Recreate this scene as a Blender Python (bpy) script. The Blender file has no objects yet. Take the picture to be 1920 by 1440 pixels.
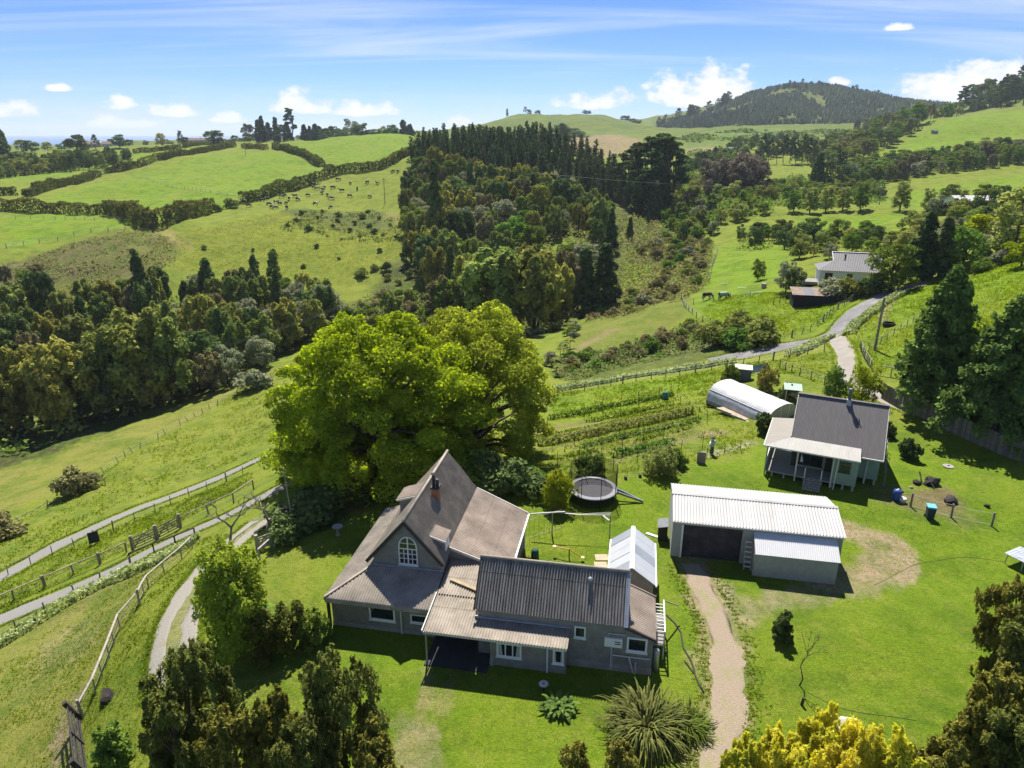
import bpy, bmesh, math, random
import numpy as np

random.seed(7)
RNG = np.random.default_rng(7)
SC = bpy.context.scene
COL = SC.collection

# ------------------------------------------------------------------ camera
CAM_H = 26.0
FPX = 1300.0                                   # focal length in photo pixels (1920 wide)
TILT = math.atan(470.0 / FPX)                  # horizon sits 470 px above the centre
cd = bpy.data.cameras.new('camera')
cd.sensor_fit = 'HORIZONTAL'
cd.sensor_width = 36.0
cd.lens = 36.0 * FPX / 1920.0
cd.clip_start = 0.5
cd.clip_end = 300000.0
cam = bpy.data.objects.new('camera', cd)
COL.objects.link(cam)
cam.location = (0, 0, CAM_H)
cam.rotation_euler = (math.pi / 2 - TILT, 0, 0)
SC.camera = cam

# ------------------------------------------------------------------ sun, sky, exposure
SUN_EL = math.radians(55.5)
SUN_AZ = math.radians(-2.0)                    # clockwise from +Y
sd = bpy.data.lights.new('sun', 'SUN')
sd.energy = 4.8
sd.angle = math.radians(0.53)
sd.color = (1.0, 0.95, 0.87)
sun = bpy.data.objects.new('sun', sd)
COL.objects.link(sun)
sun.rotation_euler = (math.pi / 2 - SUN_EL, 0, math.pi - SUN_AZ)
sun.location = (0, 60, 120)

SC.view_settings.view_transform = 'Standard'
SC.view_settings.look = 'None'
SC.view_settings.gamma = 1.0
SC.view_settings.exposure = 1.0
SC.cycles.use_denoising = True
SC.cycles.max_bounces = 7
SC.cycles.diffuse_bounces = 5
SC.cycles.transmission_bounces = 4
SC.cycles.transparent_max_bounces = 6
SC.cycles.volume_bounces = 0
SC.cycles.volume_max_steps = 64


def pix_dir(px, py):
    x = (px - 960.0) / FPX
    u = (720.0 - py) / FPX
    return np.array([x, math.cos(TILT) + u * math.sin(TILT), -math.sin(TILT) + u * math.cos(TILT)])


def make_world():
    w = bpy.data.worlds.new('World')
    SC.world = w
    w.use_nodes = True
    nt = w.node_tree
    nt.nodes.clear()
    N = nt.nodes.new
    LK = nt.links.new

    def math_(op, a, b=None, c=None, clamp=False):
        n = N('ShaderNodeMath')
        n.operation = op
        n.use_clamp = clamp
        for i, v in enumerate((a, b, c)):
            if v is None:
                continue
            if isinstance(v, (int, float)):
                n.inputs[i].default_value = v
            else:
                LK(v, n.inputs[i])
        return n.outputs[0]

    sky = N('ShaderNodeTexSky')
    sky.sky_type = 'NISHITA'
    sky.sun_disc = False
    sky.sun_elevation = SUN_EL
    sky.sun_rotation = SUN_AZ
    sky.altitude = 0.0
    sky.air_density = 0.6
    sky.dust_density = 0.0
    sky.ozone_density = 4.0
    hs = N('ShaderNodeVectorMath')                       # white balance of the sky light
    hs.operation = 'MULTIPLY'
    hs.inputs[1].default_value = (0.48, 0.68, 0.97)
    LK(sky.outputs[0], hs.inputs[0])

    tc = N('ShaderNodeTexCoord')
    sep = N('ShaderNodeSeparateXYZ')
    LK(tc.outputs['Generated'], sep.inputs[0])
    X, Y, Z = sep.outputs
    zc = math_('MAXIMUM', Z, 0.004)
    az = math_('ARCTAN2', X, Y)

    # ---- high thin cirrus on a flat layer far above (sheared streaks), all round the sky
    px_ = math_('DIVIDE', X, math_('ADD', zc, 0.06))
    py_ = math_('DIVIDE', Y, math_('ADD', zc, 0.06))
    cv = N('ShaderNodeCombineXYZ')
    LK(px_, cv.inputs[0])
    LK(py_, cv.inputs[1])
    mp = N('ShaderNodeMapping')
    mp.inputs['Rotation'].default_value = (0, 0, math.radians(24))
    mp.inputs['Scale'].default_value = (0.16, 0.62, 1)
    LK(cv.outputs[0], mp.inputs[0])
    n1 = N('ShaderNodeTexNoise')
    n1.inputs['Scale'].default_value = 1.15
    n1.inputs['Detail'].default_value = 7
    n1.inputs['Roughness'].default_value = 0.58
    n1.inputs['Distortion'].default_value = 1.1
    LK(mp.outputs[0], n1.inputs['Vector'])
    mr = N('ShaderNodeMapRange')
    mr.inputs['From Min'].default_value = 0.43
    mr.inputs['From Max'].default_value = 0.74
    mr.inputs['To Max'].default_value = 0.62
    mr.interpolation_type = 'SMOOTHSTEP'
    LK(n1.outputs['Fac'], mr.inputs['Value'])
    cirrus = math_('MULTIPLY', mr.outputs[0], math_('MULTIPLY', math_('SUBTRACT', Z, 0.02, clamp=True), 14.0, clamp=True))

    # ---- fair-weather cumulus: a band of separate heaps low over the horizon, all round
    def heap_noise(scale, detail, seed):
        c = N('ShaderNodeCombineXYZ')
        LK(az, c.inputs[0])
        LK(math_('MULTIPLY', Z, 1.7), c.inputs[1])
        c.inputs[2].default_value = seed
        n = N('ShaderNodeTexNoise')
        n.inputs['Scale'].default_value = scale
        n.inputs['Detail'].default_value = detail
        n.inputs['Roughness'].default_value = 0.55
        LK(c.outputs[0], n.inputs['Vector'])
        return n.outputs['Fac']
    edge = heap_noise(26.0, 6, 3.1)
    edge2 = heap_noise(70.0, 4, 1.7)
    billow = math_('ADD', math_('MULTIPLY', math_('SUBTRACT', edge, 0.5), 1.5), math_('MULTIPLY', math_('SUBTRACT', edge2, 0.5), 0.55))
    # cloud heaps in view (azimuth, base elevation, half width, height) as seen in the photograph
    heaps = []
    for (x0, x1, yb, yt) in [(1035, 1215, 197, 160), (1190, 1460, 186, 112), (1640, 1990, 182, 108), (1545, 1600, 157, 140), (1652, 1712, 55, 42), (480, 650, 205, 164), (600, 750, 212, 184),
                             (-25, 85, 216, 184), (185, 262, 200, 172), (262, 385, 214, 187), (385, 470, 226, 204), (80, 142, 168, 152), (820, 900, 240, 212), (120, 330, 236, 212)]:
        a0 = math.atan2(*pix_dir(x0, yb)[:2])
        a1 = math.atan2(*pix_dir(x1, yb)[:2])

        def el(px, py):
            d = pix_dir(px, py)
            return d[2] / np.linalg.norm(d)
        xm = (x0 + x1) / 2
        heaps.append(((a0 + a1) / 2, (a1 - a0) / 2, el(xm, yb), el(xm, yt)))
    dens = None
    for (a, hw, zb, zt) in heaps:
        dx = math_('DIVIDE', math_('SUBTRACT', az, a), hw)
        dz = math_('DIVIDE', math_('SUBTRACT', Z, zb), (zt - zb))
        # flat base: below the base the falloff is four times as quick
        dzz = math_('MAXIMUM', dz, math_('MULTIPLY', dz, -4.0))
        d = math_('SUBTRACT', 1.0, math_('ADD', math_('MULTIPLY', dx, dx), math_('MULTIPLY', dzz, dzz)))
        dens = d if dens is None else math_('MAXIMUM', dens, d)
    # outside the part of the sky in view the same kind of heaps go on round the horizon
    ring = math_('SUBTRACT', math_('MULTIPLY', heap_noise(4.0, 1, 8.0), 3.4), math_('ADD', 1.75, math_('MULTIPLY', math_('ABSOLUTE', math_('SUBTRACT', Z, 0.05)), 14.0)))
    beyond = math_('MULTIPLY', math_('SUBTRACT', math_('ABSOLUTE', az), 0.72), 30.0, clamp=True)
    dens = math_('MAXIMUM', dens, math_('SUBTRACT', ring, math_('MULTIPLY', math_('SUBTRACT', 1.0, beyond), 9.0)))
    field = math_('ADD', math_('MULTIPLY', dens, 1.25), math_('MULTIPLY', billow, 2.7))
    mr2 = N('ShaderNodeMapRange')
    mr2.interpolation_type = 'SMOOTHSTEP'
    mr2.inputs['From Min'].default_value = 0.02
    mr2.inputs['From Max'].default_value = 0.85
    mr2.inputs['To Max'].default_value = 0.97
    LK(field, mr2.inputs['Value'])
    cum = mr2.outputs[0]
    # soft broken cloud bank lying along the horizon, all round
    bank = math_('MULTIPLY', math_('MULTIPLY', math_('SUBTRACT', math_('ADD', heap_noise(9.0, 5, 5.5), math_('MULTIPLY', edge, 0.35)), 0.58, clamp=True), 3.6, clamp=True), math_('POWER', math_('SUBTRACT', 1.0, math_('MULTIPLY', math_('ABSOLUTE', math_('SUBTRACT', Z, 0.022)), 26.0), clamp=True), 1.5))
    cum = math_('MAXIMUM', cum, math_('MULTIPLY', bank, 0.72))
    # pale haze veil low over the horizon, even all round
    veil = math_('MULTIPLY', math_('POWER', math_('SUBTRACT', 1.0, math_('MULTIPLY', zc, 6.0), clamp=True), 2.2), 0.45)

    mix0 = N('ShaderNodeMix')
    mix0.data_type = 'RGBA'
    LK(veil, mix0.inputs['Factor'])
    LK(hs.outputs[0], mix0.inputs['A'])
    mix0.inputs['B'].default_value = (4.0, 5.1, 6.7, 1)
    mix1 = N('ShaderNodeMix')
    mix1.data_type = 'RGBA'
    LK(cirrus, mix1.inputs['Factor'])
    LK(mix0.outputs['Result'], mix1.inputs['A'])
    mix1.inputs['B'].default_value = (5.3, 6.0, 7.0, 1)
    # cumulus: bright billows, soft blue-grey hollows
    cr = N('ShaderNodeValToRGB')
    cr.color_ramp.elements[0].position = 0.25
    cr.color_ramp.elements[0].color = (5.0, 5.7, 6.7, 1)
    cr.color_ramp.elements[1].position = 0.95
    cr.color_ramp.elements[1].color = (7.8, 7.7, 7.6, 1)
    LK(math_('ADD', math_('MULTIPLY', field, 0.55), math_('MULTIPLY', edge, 0.35)), cr.inputs[0])
    mix2 = N('ShaderNodeMix')
    mix2.data_type = 'RGBA'
    LK(cum, mix2.inputs['Factor'])
    LK(mix1.outputs['Result'], mix2.inputs['A'])
    LK(cr.outputs[0], mix2.inputs['B'])
    bg = N('ShaderNodeBackground')
    bg.inputs['Strength'].default_value = 0.073
    LK(mix2.outputs['Result'], bg.inputs['Color'])
    w.cycles.sampling_method = 'MANUAL'
    w.cycles.sample_map_resolution = 256
    out = N('ShaderNodeOutputWorld')
    LK(bg.outputs[0], out.inputs['Surface'])


make_world()


# ------------------------------------------------------------------ small helpers
def tag(o, label=None, cat=None, group=None, kind=None):
    if label:
        o['label'] = label
    if cat:
        o['category'] = cat
    if group:
        o['group'] = group
    if kind:
        o['kind'] = kind
    return o


def empty(name, loc, rz=0.0, label=None, cat=None, group=None):
    o = bpy.data.objects.new(name, None)
    o.empty_display_size = 0.3
    COL.objects.link(o)
    o.location = loc
    o.rotation_euler = (0, 0, rz)
    return tag(o, label, cat, group)


def link(name, me, mat, parent=None):
    o = bpy.data.objects.new(name, me)
    COL.objects.link(o)
    if parent is not None:
        o.parent = parent
    if mat is not None and len(me.materials) == 0:
        me.materials.append(mat)
    return o


def np_mesh(name, verts, quads, smooth=False):
    """verts (n,3), quads (m,k) -> mesh, fast"""
    me = bpy.data.meshes.new(name)
    verts = np.asarray(verts, np.float32)
    quads = np.asarray(quads, np.int32)
    m, k = quads.shape
    me.vertices.add(len(verts))
    me.vertices.foreach_set('co', verts.ravel())
    me.loops.add(m * k)
    me.loops.foreach_set('vertex_index', quads.ravel())
    me.polygons.add(m)
    me.polygons.foreach_set('loop_start', np.arange(0, m * k, k, dtype=np.int32))
    me.polygons.foreach_set('use_smooth', np.full(m, smooth))
    me.update(calc_edges=True)
    return me


class MB:
    """collects boxes, bars, sheets; build() links them as ONE mesh object"""

    def __init__(s):
        s.v = []
        s.f = []

    def poly(s, pts):
        n = len(s.v)
        s.v += [tuple(p) for p in pts]
        s.f.append(tuple(range(n, n + len(pts))))
        return s

    def box(s, x0, x1, y0, y1, z0, z1):
        n = len(s.v)
        s.v += [(x0, y0, z0), (x1, y0, z0), (x1, y1, z0), (x0, y1, z0), (x0, y0, z1), (x1, y0, z1), (x1, y1, z1), (x0, y1, z1)]
        s.f += [tuple(n + i for i in q) for q in ((3, 2, 1, 0), (4, 5, 6, 7), (0, 1, 5, 4), (1, 2, 6, 5), (2, 3, 7, 6), (3, 0, 4, 7))]
        return s

    def prism(s, poly, off):
        """planar polygon (3D points) extruded by vector off"""
        n = len(s.v)
        k = len(poly)
        s.v += [tuple(p) for p in poly] + [tuple(np.array(p) + np.array(off)) for p in poly]
        s.f.append(tuple(range(n + k - 1, n - 1, -1)))
        s.f.append(tuple(range(n + k, n + 2 * k)))
        for i in range(k):
            j = (i + 1) % k
            s.f.append((n + i, n + j, n + k + j, n + k + i))
        return s

    def bar(s, p, q, w, h=None, up=(0, 0, 1)):
        """rectangular bar from p to q, w across, h along up"""
        h = h or w
        p = np.array(p, float)
        q = np.array(q, float)
        d = q - p
        d /= np.linalg.norm(d) + 1e-9
        up = np.array(up, float)
        if abs(d @ up) > 0.95:
            up = np.array((1.0, 0, 0))
        a = np.cross(d, up)
        a /= np.linalg.norm(a)
        b = np.cross(a, d)
        n = len(s.v)
        for e in (p, q):
            for (i, j) in ((-1, -1), (1, -1), (1, 1), (-1, 1)):
                s.v.append(tuple(e + a * i * w / 2 + b * j * h / 2))
        s.f += [tuple(n + i for i in qd) for qd in ((0, 1, 2, 3), (7, 6, 5, 4), (0, 4, 5, 1), (1, 5, 6, 2), (2, 6, 7, 3), (3, 7, 4, 0))]
        return s

    def tube(s, pts, rad, k=8, cap=True):
        pts = [np.array(p, float) for p in pts]
        if isinstance(rad, (int, float)):
            rad = [rad] * len(pts)
        n0 = len(s.v)
        ref = np.array((0.31, 0.17, 0.93))
        for i, p in enumerate(pts):
            d = pts[min(i + 1, len(pts) - 1)] - pts[max(i - 1, 0)]
            d /= np.linalg.norm(d) + 1e-9
            a = np.cross(d, ref)
            if np.linalg.norm(a) < 0.1:
                a = np.cross(d, (1, 0, 0))
            a /= np.linalg.norm(a)
            b = np.cross(d, a)
            for j in range(k):
                t = 2 * math.pi * j / k
                s.v.append(tuple(p + (a * math.cos(t) + b * math.sin(t)) * rad[i]))
        for i in range(len(pts) - 1):
            for j in range(k):
                j2 = (j + 1) % k
                s.f.append((n0 + i * k + j, n0 + i * k + j2, n0 + (i + 1) * k + j2, n0 + (i + 1) * k + j))
        if cap:
            s.f.append(tuple(n0 + j for j in range(k - 1, -1, -1)))
            e = n0 + (len(pts) - 1) * k
            s.f.append(tuple(e + j for j in range(k)))
        return s

    def lathe(s, c, prof, k=14):
        n0 = len(s.v)
        for (r, z) in prof:
            for j in range(k):
                t = 2 * math.pi * j / k
                s.v.append((c[0] + r * math.cos(t), c[1] + r * math.sin(t), c[2] + z))
        for i in range(len(prof) - 1):
            for j in range(k):
                j2 = (j + 1) % k
                s.f.append((n0 + i * k + j, n0 + i * k + j2, n0 + (i + 1) * k + j2, n0 + (i + 1) * k + j))
        s.f.append(tuple(n0 + j for j in range(k - 1, -1, -1)))
        e = n0 + (len(prof) - 1) * k
        s.f.append(tuple(e + j for j in range(k)))
        return s

    def mesh(s, name, smooth=False):
        me = bpy.data.meshes.new(name)
        me.from_pydata(s.v, [], s.f)
        if smooth:
            me.polygons.foreach_set('use_smooth', [True] * len(me.polygons))
        me.update()
        return me

    def build(s, name, mat, parent=None, smooth=False, bevel=0.0):
        o = link(name, s.mesh(name, smooth), mat, parent)
        if bevel:
            m = o.modifiers.new('bevel', 'BEVEL')
            m.width = bevel
            m.segments = 1
        return o


# ------------------------------------------------------------------ materials
MATS = {}


def material(name, col, rough=0.85, var=0.25, scale=3.0, bump=0.0, bscale=None, col2=None, metal=0.0, spec=0.3, wear=None, objvar=0.0, coords='Object', stretch=(1, 1, 1)):
    """base colour varied by two noises, fine relief, optional stain colour"""
    if name in MATS:
        return MATS[name]
    m = bpy.data.materials.new(name)
    m.use_nodes = True
    nt = m.node_tree
    b = nt.nodes['Principled BSDF']
    b.inputs['Roughness'].default_value = rough
    b.inputs['Metallic'].default_value = metal
    b.inputs['Specular IOR Level'].default_value = spec
    N = nt.nodes.new
    LK = nt.links.new
    tc = N('ShaderNodeTexCoord')
    mp = N('ShaderNodeMapping')
    mp.inputs['Scale'].default_value = stretch
    LK(tc.outputs[coords], mp.inputs[0])
    n1 = N('ShaderNodeTexNoise')
    n1.inputs['Scale'].default_value = scale
    n1.inputs['Detail'].default_value = 6
    n1.inputs['Roughness'].default_value = 0.65
    LK(mp.outputs[0], n1.inputs['Vector'])
    cr = N('ShaderNodeValToRGB')
    c = np.array(col[:3])
    c2 = np.array(col2[:3]) if col2 else c * (1 - var)
    c1 = c if col2 else c * (1 + var * 0.6)
    cr.color_ramp.elements[0].position = 0.32
    cr.color_ramp.elements[0].color = (*c2, 1)
    cr.color_ramp.elements[1].position = 0.68
    cr.color_ramp.elements[1].color = (*c1, 1)
    LK(n1.outputs['Fac'], cr.inputs[0])
    last = cr.outputs[0]
    if wear:
        n2 = N('ShaderNodeTexNoise')
        n2.inputs['Scale'].default_value = wear[1]
        n2.inputs['Detail'].default_value = 8
        n2.inputs['Roughness'].default_value = 0.7
        LK(mp.outputs[0], n2.inputs['Vector'])
        r2 = N('ShaderNodeMapRange')
        r2.inputs['From Min'].default_value = wear[2]
        r2.inputs['From Max'].default_value = wear[2] + 0.14
        r2.inputs['To Max'].default_value = wear[3]
        LK(n2.outputs['Fac'], r2.inputs['Value'])
        mx = N('ShaderNodeMix')
        mx.data_type = 'RGBA'
        LK(r2.outputs[0], mx.inputs['Factor'])
        LK(last, mx.inputs['A'])
        mx.inputs['B'].default_value = (*wear[0], 1)
        last = mx.outputs['Result']
    if objvar:
        oi = N('ShaderNodeObjectInfo')
        hv = N('ShaderNodeHueSaturation')
        mrr = N('ShaderNodeMapRange')
        mrr.inputs['To Min'].default_value = 1 - objvar
        mrr.inputs['To Max'].default_value = 1 + objvar
        LK(oi.outputs['Random'], mrr.inputs['Value'])
        LK(mrr.outputs[0], hv.inputs['Value'])
        LK(last, hv.inputs['Color'])
        last = hv.outputs[0]
    LK(last, b.inputs['Base Color'])
    if bump:
        n3 = N('ShaderNodeTexNoise')
        n3.inputs['Scale'].default_value = bscale or scale * 6
        n3.inputs['Detail'].default_value = 4
        LK(mp.outputs[0], n3.inputs['Vector'])
        bp = N('ShaderNodeBump')
        bp.inputs['Strength'].default_value = bump
        bp.inputs['Distance'].default_value = 0.05
        LK(n3.outputs['Fac'], bp.inputs['Height'])
        LK(bp.outputs[0], b.inputs['Normal'])
    MATS[name] = m
    return m


def glass_mat(name, col=(0.02, 0.025, 0.03), rough=0.08):
    if name in MATS:
        return MATS[name]
    m = material(name, col, rough=rough, var=0.3, scale=1.2, spec=0.6)
    return m


def leaf_mat(name, col, col2=None, trans=0.35, objvar=0.22, scale=0.5, huevar=0.02):
    """foliage: diffuse + light passing through the leaf, clump and tree-to-tree variation"""
    if name in MATS:
        return MATS[name]
    m = bpy.data.materials.new(name)
    m.use_nodes = True
    nt = m.node_tree
    nt.nodes.clear()
    N = nt.nodes.new
    LK = nt.links.new
    geo = N('ShaderNodeNewGeometry')
    tc = N('ShaderNodeTexCoord')
    n1 = N('ShaderNodeTexNoise')
    n1.inputs['Scale'].default_value = scale
    n1.inputs['Detail'].default_value = 3
    LK(tc.outputs['Object'], n1.inputs['Vector'])
    add = N('ShaderNodeMath')
    add.operation = 'MULTIPLY_ADD'
    LK(geo.outputs['Random Per Island'], add.inputs[0])
    add.inputs[1].default_value = 0.55
    sub = N('ShaderNodeMath')
    sub.operation = 'MULTIPLY_ADD'
    LK(n1.outputs['Fac'], sub.inputs[0])
    sub.inputs[1].default_value = 1.5
    sub.inputs[2].default_value = -0.52
    LK(sub.outputs[0], add.inputs[2])
    cr = N('ShaderNodeValToRGB')
    c = np.array(col)
    c2 = np.array(col2) if col2 else c * 0.6
    cr.color_ramp.elements[0].position = 0.12
    cr.color_ramp.elements[0].color = (*c2, 1)
    cr.color_ramp.elements[1].position = 0.88
    cr.color_ramp.elements[1].color = (*(c * 1.15), 1)
    LK(add.outputs[0], cr.inputs[0])
    oi = N('ShaderNodeObjectInfo')
    hv = N('ShaderNodeHueSaturation')
    mrr = N('ShaderNodeMapRange')
    mrr.inputs['To Min'].default_value = 1 - objvar
    mrr.inputs['To Max'].default_value = 1 + objvar
    LK(oi.outputs['Random'], mrr.inputs['Value'])
    LK(mrr.outputs[0], hv.inputs['Value'])
    wn = N('ShaderNodeTexWhiteNoise')
    wn.noise_dimensions = '1D'
    LK(oi.outputs['Random'], wn.inputs['W'])
    mh = N('ShaderNodeMapRange')
    mh.inputs['To Min'].default_value = 0.5 - huevar
    mh.inputs['To Max'].default_value = 0.5 + huevar
    LK(wn.outputs['Value'], mh.inputs['Value'])
    LK(mh.outputs[0], hv.inputs['Hue'])
    LK(cr.outputs[0], hv.inputs['Color'])
    df = N('ShaderNodeBsdfDiffuse')
    LK(hv.outputs[0], df.inputs['Color'])
    tr = N('ShaderNodeBsdfTranslucent')
    ht = N('ShaderNodeHueSaturation')
    ht.inputs['Hue'].default_value = 0.497
    ht.inputs['Saturation'].default_value = 1.1
    ht.inputs['Value'].default_value = 1.25
    LK(hv.outputs[0], ht.inputs['Color'])
    LK(ht.outputs[0], tr.inputs['Color'])
    mx = N('ShaderNodeMixShader')
    mx.inputs[0].default_value = trans
    LK(df.outputs[0], mx.inputs[1])
    LK(tr.outputs[0], mx.inputs[2])
    out = N('ShaderNodeOutputMaterial')
    LK(mx.outputs[0], out.inputs['Surface'])
    MATS[name] = m
    return m
# ------------------------------------------------------------------ terrain
# control points: (photo pixel x, y, ('z', height) or ('Y', distance ahead)); a pixel gives the direction only
YARD = [(700, 1230), (1220, 1250), (1000, 1430), (1500, 1430), (1900, 1430), (1260, 1046), (1575, 1090), (1440, 890), (1640, 905), (1900, 960), (1100, 930), (1900, 1100), (700, 1000), (560, 1200), (620, 1050), (1000, 1000)]
CTRL = [(x, y, 'z', 0.0) for x, y in YARD] + [
    (1800, 810, 'z', 1.0), (1900, 860, 'z', 1.0), (1900, 700, 'z', 4.5), (1690, 700, 'z', 1.0), (1900, 560, 'z', 6.5), (1900, 500, 'z', 8.0), (1760, 640, 'z', 3.0), (1700, 590, 'z', 2.5), (1780, 540, 'z', 4.0),
    (1560, 640, 'z', -0.6), (1600, 590, 'z', 0.3), (1660, 555, 'z', 1.2), (1450, 655, 'z', -3.0), (1380, 668, 'z', -4.0), (1280, 690, 'z', -5.5), (1060, 725, 'z', -8.0),
    (1400, 830, 'z', -0.3), (1300, 800, 'z', -1.0), (1050, 800, 'z', -3.0), (1040, 860, 'z', -1.5), (1200, 870, 'z', -0.3), (1420, 720, 'z', -1.2), (1500, 700, 'z', -0.6), (1330, 760, 'z', -1.5), (1480, 780, 'z', -0.2),
    (1180, 590, 'z', -10), (1100, 655, 'z', -10.5), (1280, 560, 'z', -9), (1250, 640, 'z', -8), (1350, 620, 'z', -5),
    (1300, 580, 'z', -6.5), (1420, 570, 'z', -3), (1330, 520, 'z', -8), (1400, 490, 'z', -5), (1470, 470, 'z', -4), (1340, 450, 'z', -9),
    (1560, 520, 'z', -1), (1520, 570, 'z', -2), (1650, 530, 'z', 0.5), (1400, 430, 'z', -6), (1570, 415, 'z', -3), (1700, 440, 'z', -0.5), (1480, 395, 'z', -3), (1640, 390, 'z', -0.5), (1840, 410, 'z', 2.0), (1780, 470, 'z', 1.0),
    (1700, 380, 'Y', 330), (1800, 360, 'Y', 380), (1910, 330, 'Y', 420), (1700, 320, 'Y', 470), (1850, 290, 'Y', 500),
    (1660, 290, 'Y', 560), (1850, 250, 'Y', 620), (1910, 225, 'Y', 680), (1850, 213, 'Y', 760), (1760, 230, 'Y', 700), (1700, 260, 'Y', 640), (1640, 300, 'Y', 540),
    (1900, 180, 'Y', 950), (1830, 203, 'Y', 950), (1905, 165, 'Y', 1000), (1760, 205, 'Y', 1000),
    (1560, 310, 'Y', 560), (1480, 300, 'Y', 600), (1300, 320, 'Y', 560), (1350, 300, 'Y', 650), (1250, 330, 'Y', 480), (1400, 330, 'Y', 480), (1400, 370, 'Y', 350), (1300, 380, 'Y', 330),
    (1340, 265, 'Y', 900), (1450, 255, 'Y', 950), (1560, 260, 'Y', 900), (1300, 245, 'Y', 1150), (1500, 240, 'Y', 1200), (1230, 262, 'Y', 900), (1650, 240, 'Y', 1050),
    (1215, 243, 'Y', 1700), (1260, 228, 'Y', 1750), (1320, 212, 'Y', 1800), (1380, 189, 'Y', 1800), (1420, 176, 'Y', 1800), (1480, 167, 'Y', 1800), (1540, 164, 'Y', 1800), (1590, 170, 'Y', 1800), (1640, 186, 'Y', 1800), (1700, 194, 'Y', 1800), (1780, 202, 'Y', 1800), (1880, 206, 'Y', 1700),
    (1450, 200, 'Y', 1500), (1560, 205, 'Y', 1500), (1350, 225, 'Y', 1450), (1650, 220, 'Y', 1400),
    (860, 245, 'Y', 1500), (905, 234, 'Y', 1500), (935, 222, 'Y', 1500), (965, 209, 'Y', 1500), (1000, 216, 'Y', 1500), (1060, 224, 'Y', 1500), (1100, 216, 'Y', 1500), (1140, 217, 'Y', 1500), (1180, 234, 'Y', 1500), (1205, 248, 'Y', 1500),
    (1000, 240, 'Y', 1200), (1120, 250, 'Y', 1100), (1090, 257, 'Y', 880), (1130, 285, 'Y', 760), (1180, 262, 'Y', 880),
    (800, 285, 'Y', 430), (900, 282, 'Y', 440), (1000, 280, 'Y', 440), (1060, 288, 'Y', 430), (1120, 320, 'Y', 400), (1200, 370, 'Y', 350), (1250, 400, 'Y', 310), (800, 340, 'Y', 330), (900, 350, 'Y', 330), (1000, 370, 'Y', 310), (1100, 400, 'Y', 290),
    (1100, 440, 'Y', 245), (1050, 462, 'Y', 225), (1190, 520, 'z', -13), (1080, 600, 'z', -17), (960, 610, 'z', -18), (850, 560, 'z', -17), (700, 560, 'z', -19), (1250, 480, 'z', -11), (950, 500, 'Y', 215),
    (300, 650, 'z', -25), (100, 700, 'z', -26), (550, 620, 'z', -22), (100, 850, 'z', -22), (300, 780, 'z', -21.5), (480, 700, 'z', -20.5), (0, 880, 'z', -22), (-120, 780, 'z', -25),
    (0, 560, 'Y', 190), (200, 470, 'Y', 225), (0, 490, 'Y', 215), (100, 460, 'Y', 235), (250, 420, 'Y', 262), (450, 470, 'Y', 240), (550, 520, 'Y', 215), (650, 480, 'Y', 240), (780, 450, 'Y', 250), (430, 410, 'Y', 275), (600, 400, 'Y', 290), (700, 400, 'Y', 300), (740, 360, 'Y', 330), (550, 375, 'Y', 320),
    (130, 400, 'Y', 300), (0, 400, 'Y', 290), (0, 350, 'Y', 380), (200, 350, 'Y', 390), (350, 390, 'Y', 315), (400, 340, 'Y', 400), (560, 330, 'Y', 420), (300, 300, 'Y', 520), (450, 275, 'Y', 640), (600, 315, 'Y', 460), (700, 300, 'Y', 480), (640, 265, 'Y', 700), (760, 252, 'Y', 650), (775, 280, 'Y', 500),
    (100, 322, 'Y', 500), (30, 318, 'Y', 560), (200, 290, 'Y', 640), (100, 278, 'Y', 1000), (300, 270, 'Y', 1100), (450, 264, 'Y', 1000), (600, 257, 'Y', 1000), (720, 252, 'Y', 1000), (200, 274, 'Y', 1000), (200, 275, 'Y', 1700), (500, 268, 'Y', 1700),
    (0, 1083, 'z', -13), (130, 1012, 'z', -13), (270, 950, 'z', -12.5), (400, 900, 'z', -12), (470, 868, 'z', -11.5), (100, 960, 'z', -17), (300, 870, 'z', -16.5), (450, 780, 'z', -17), (50, 900, 'z', -20.5), (250, 820, 'z', -20),
    (0, 1161, 'z', -11), (200, 1075, 'z', -9), (300, 1020, 'z', -7.8), (420, 970, 'z', -5.2), (500, 925, 'z', -3.5), (545, 905, 'z', -2.8),
    (100, 1200, 'z', -7.5), (0, 1300, 'z', -7), (250, 1110, 'z', -5.5), (100, 1400, 'z', -4.5), (200, 1200, 'z', -4.2), (150, 1330, 'z', -3.5), (480, 985, 'z', -1.8), (400, 1060, 'z', -1.5), (340, 1130, 'z', -1.2), (300, 1210, 'z', -1.0), (360, 1020, 'z', -4.4), (230, 1150, 'z', -3.6), (380, 1300, 'z', -0.5),
    (700, 905, 'z', -1.5), (850, 880, 'z', -1.8), (600, 920, 'z', -1.2), (640, 850, 'z', -4), (700, 700, 'z', -11), (900, 700, 'z', -9), (600, 760, 'z', -11.5),
]
WORLD_CTRL = [(0, 0, 0.5), (-40, 0, -4), (45, 0, 1), (0, -40, 0), (70, 20, 3), (-90, 20, -14), (90, 40, 8),
              (900 * 0 - 25, 560, 4), (30, 580, -4), (-60, 620, 8), (-120, 900, 10), (60, 1000, 0),
              (-1500, 2300, -40), (-800, 2500, -60), (-300, 2600, -60), (0, 2400, 0), (400, 2500, 60), (1000, 2500, 80), (1800, 2300, 100), (-1500, 1600, -4), (-900, 1800, -8), (-2500, 1500, 0), (1600, 1300, 140), (2500, 1500, 120),
              (-3000, 4500, -160), (-1000, 5000, -160), (500, 5500, -160), (2000, 5500, -160), (4500, 3500, -160), (-800, 300, 10), (-600, 100, 0), (-300, 60, -20), (500, 200, 30), (700, 500, 60), (300, 60, 20), (-300, 160, -24)]


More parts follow.
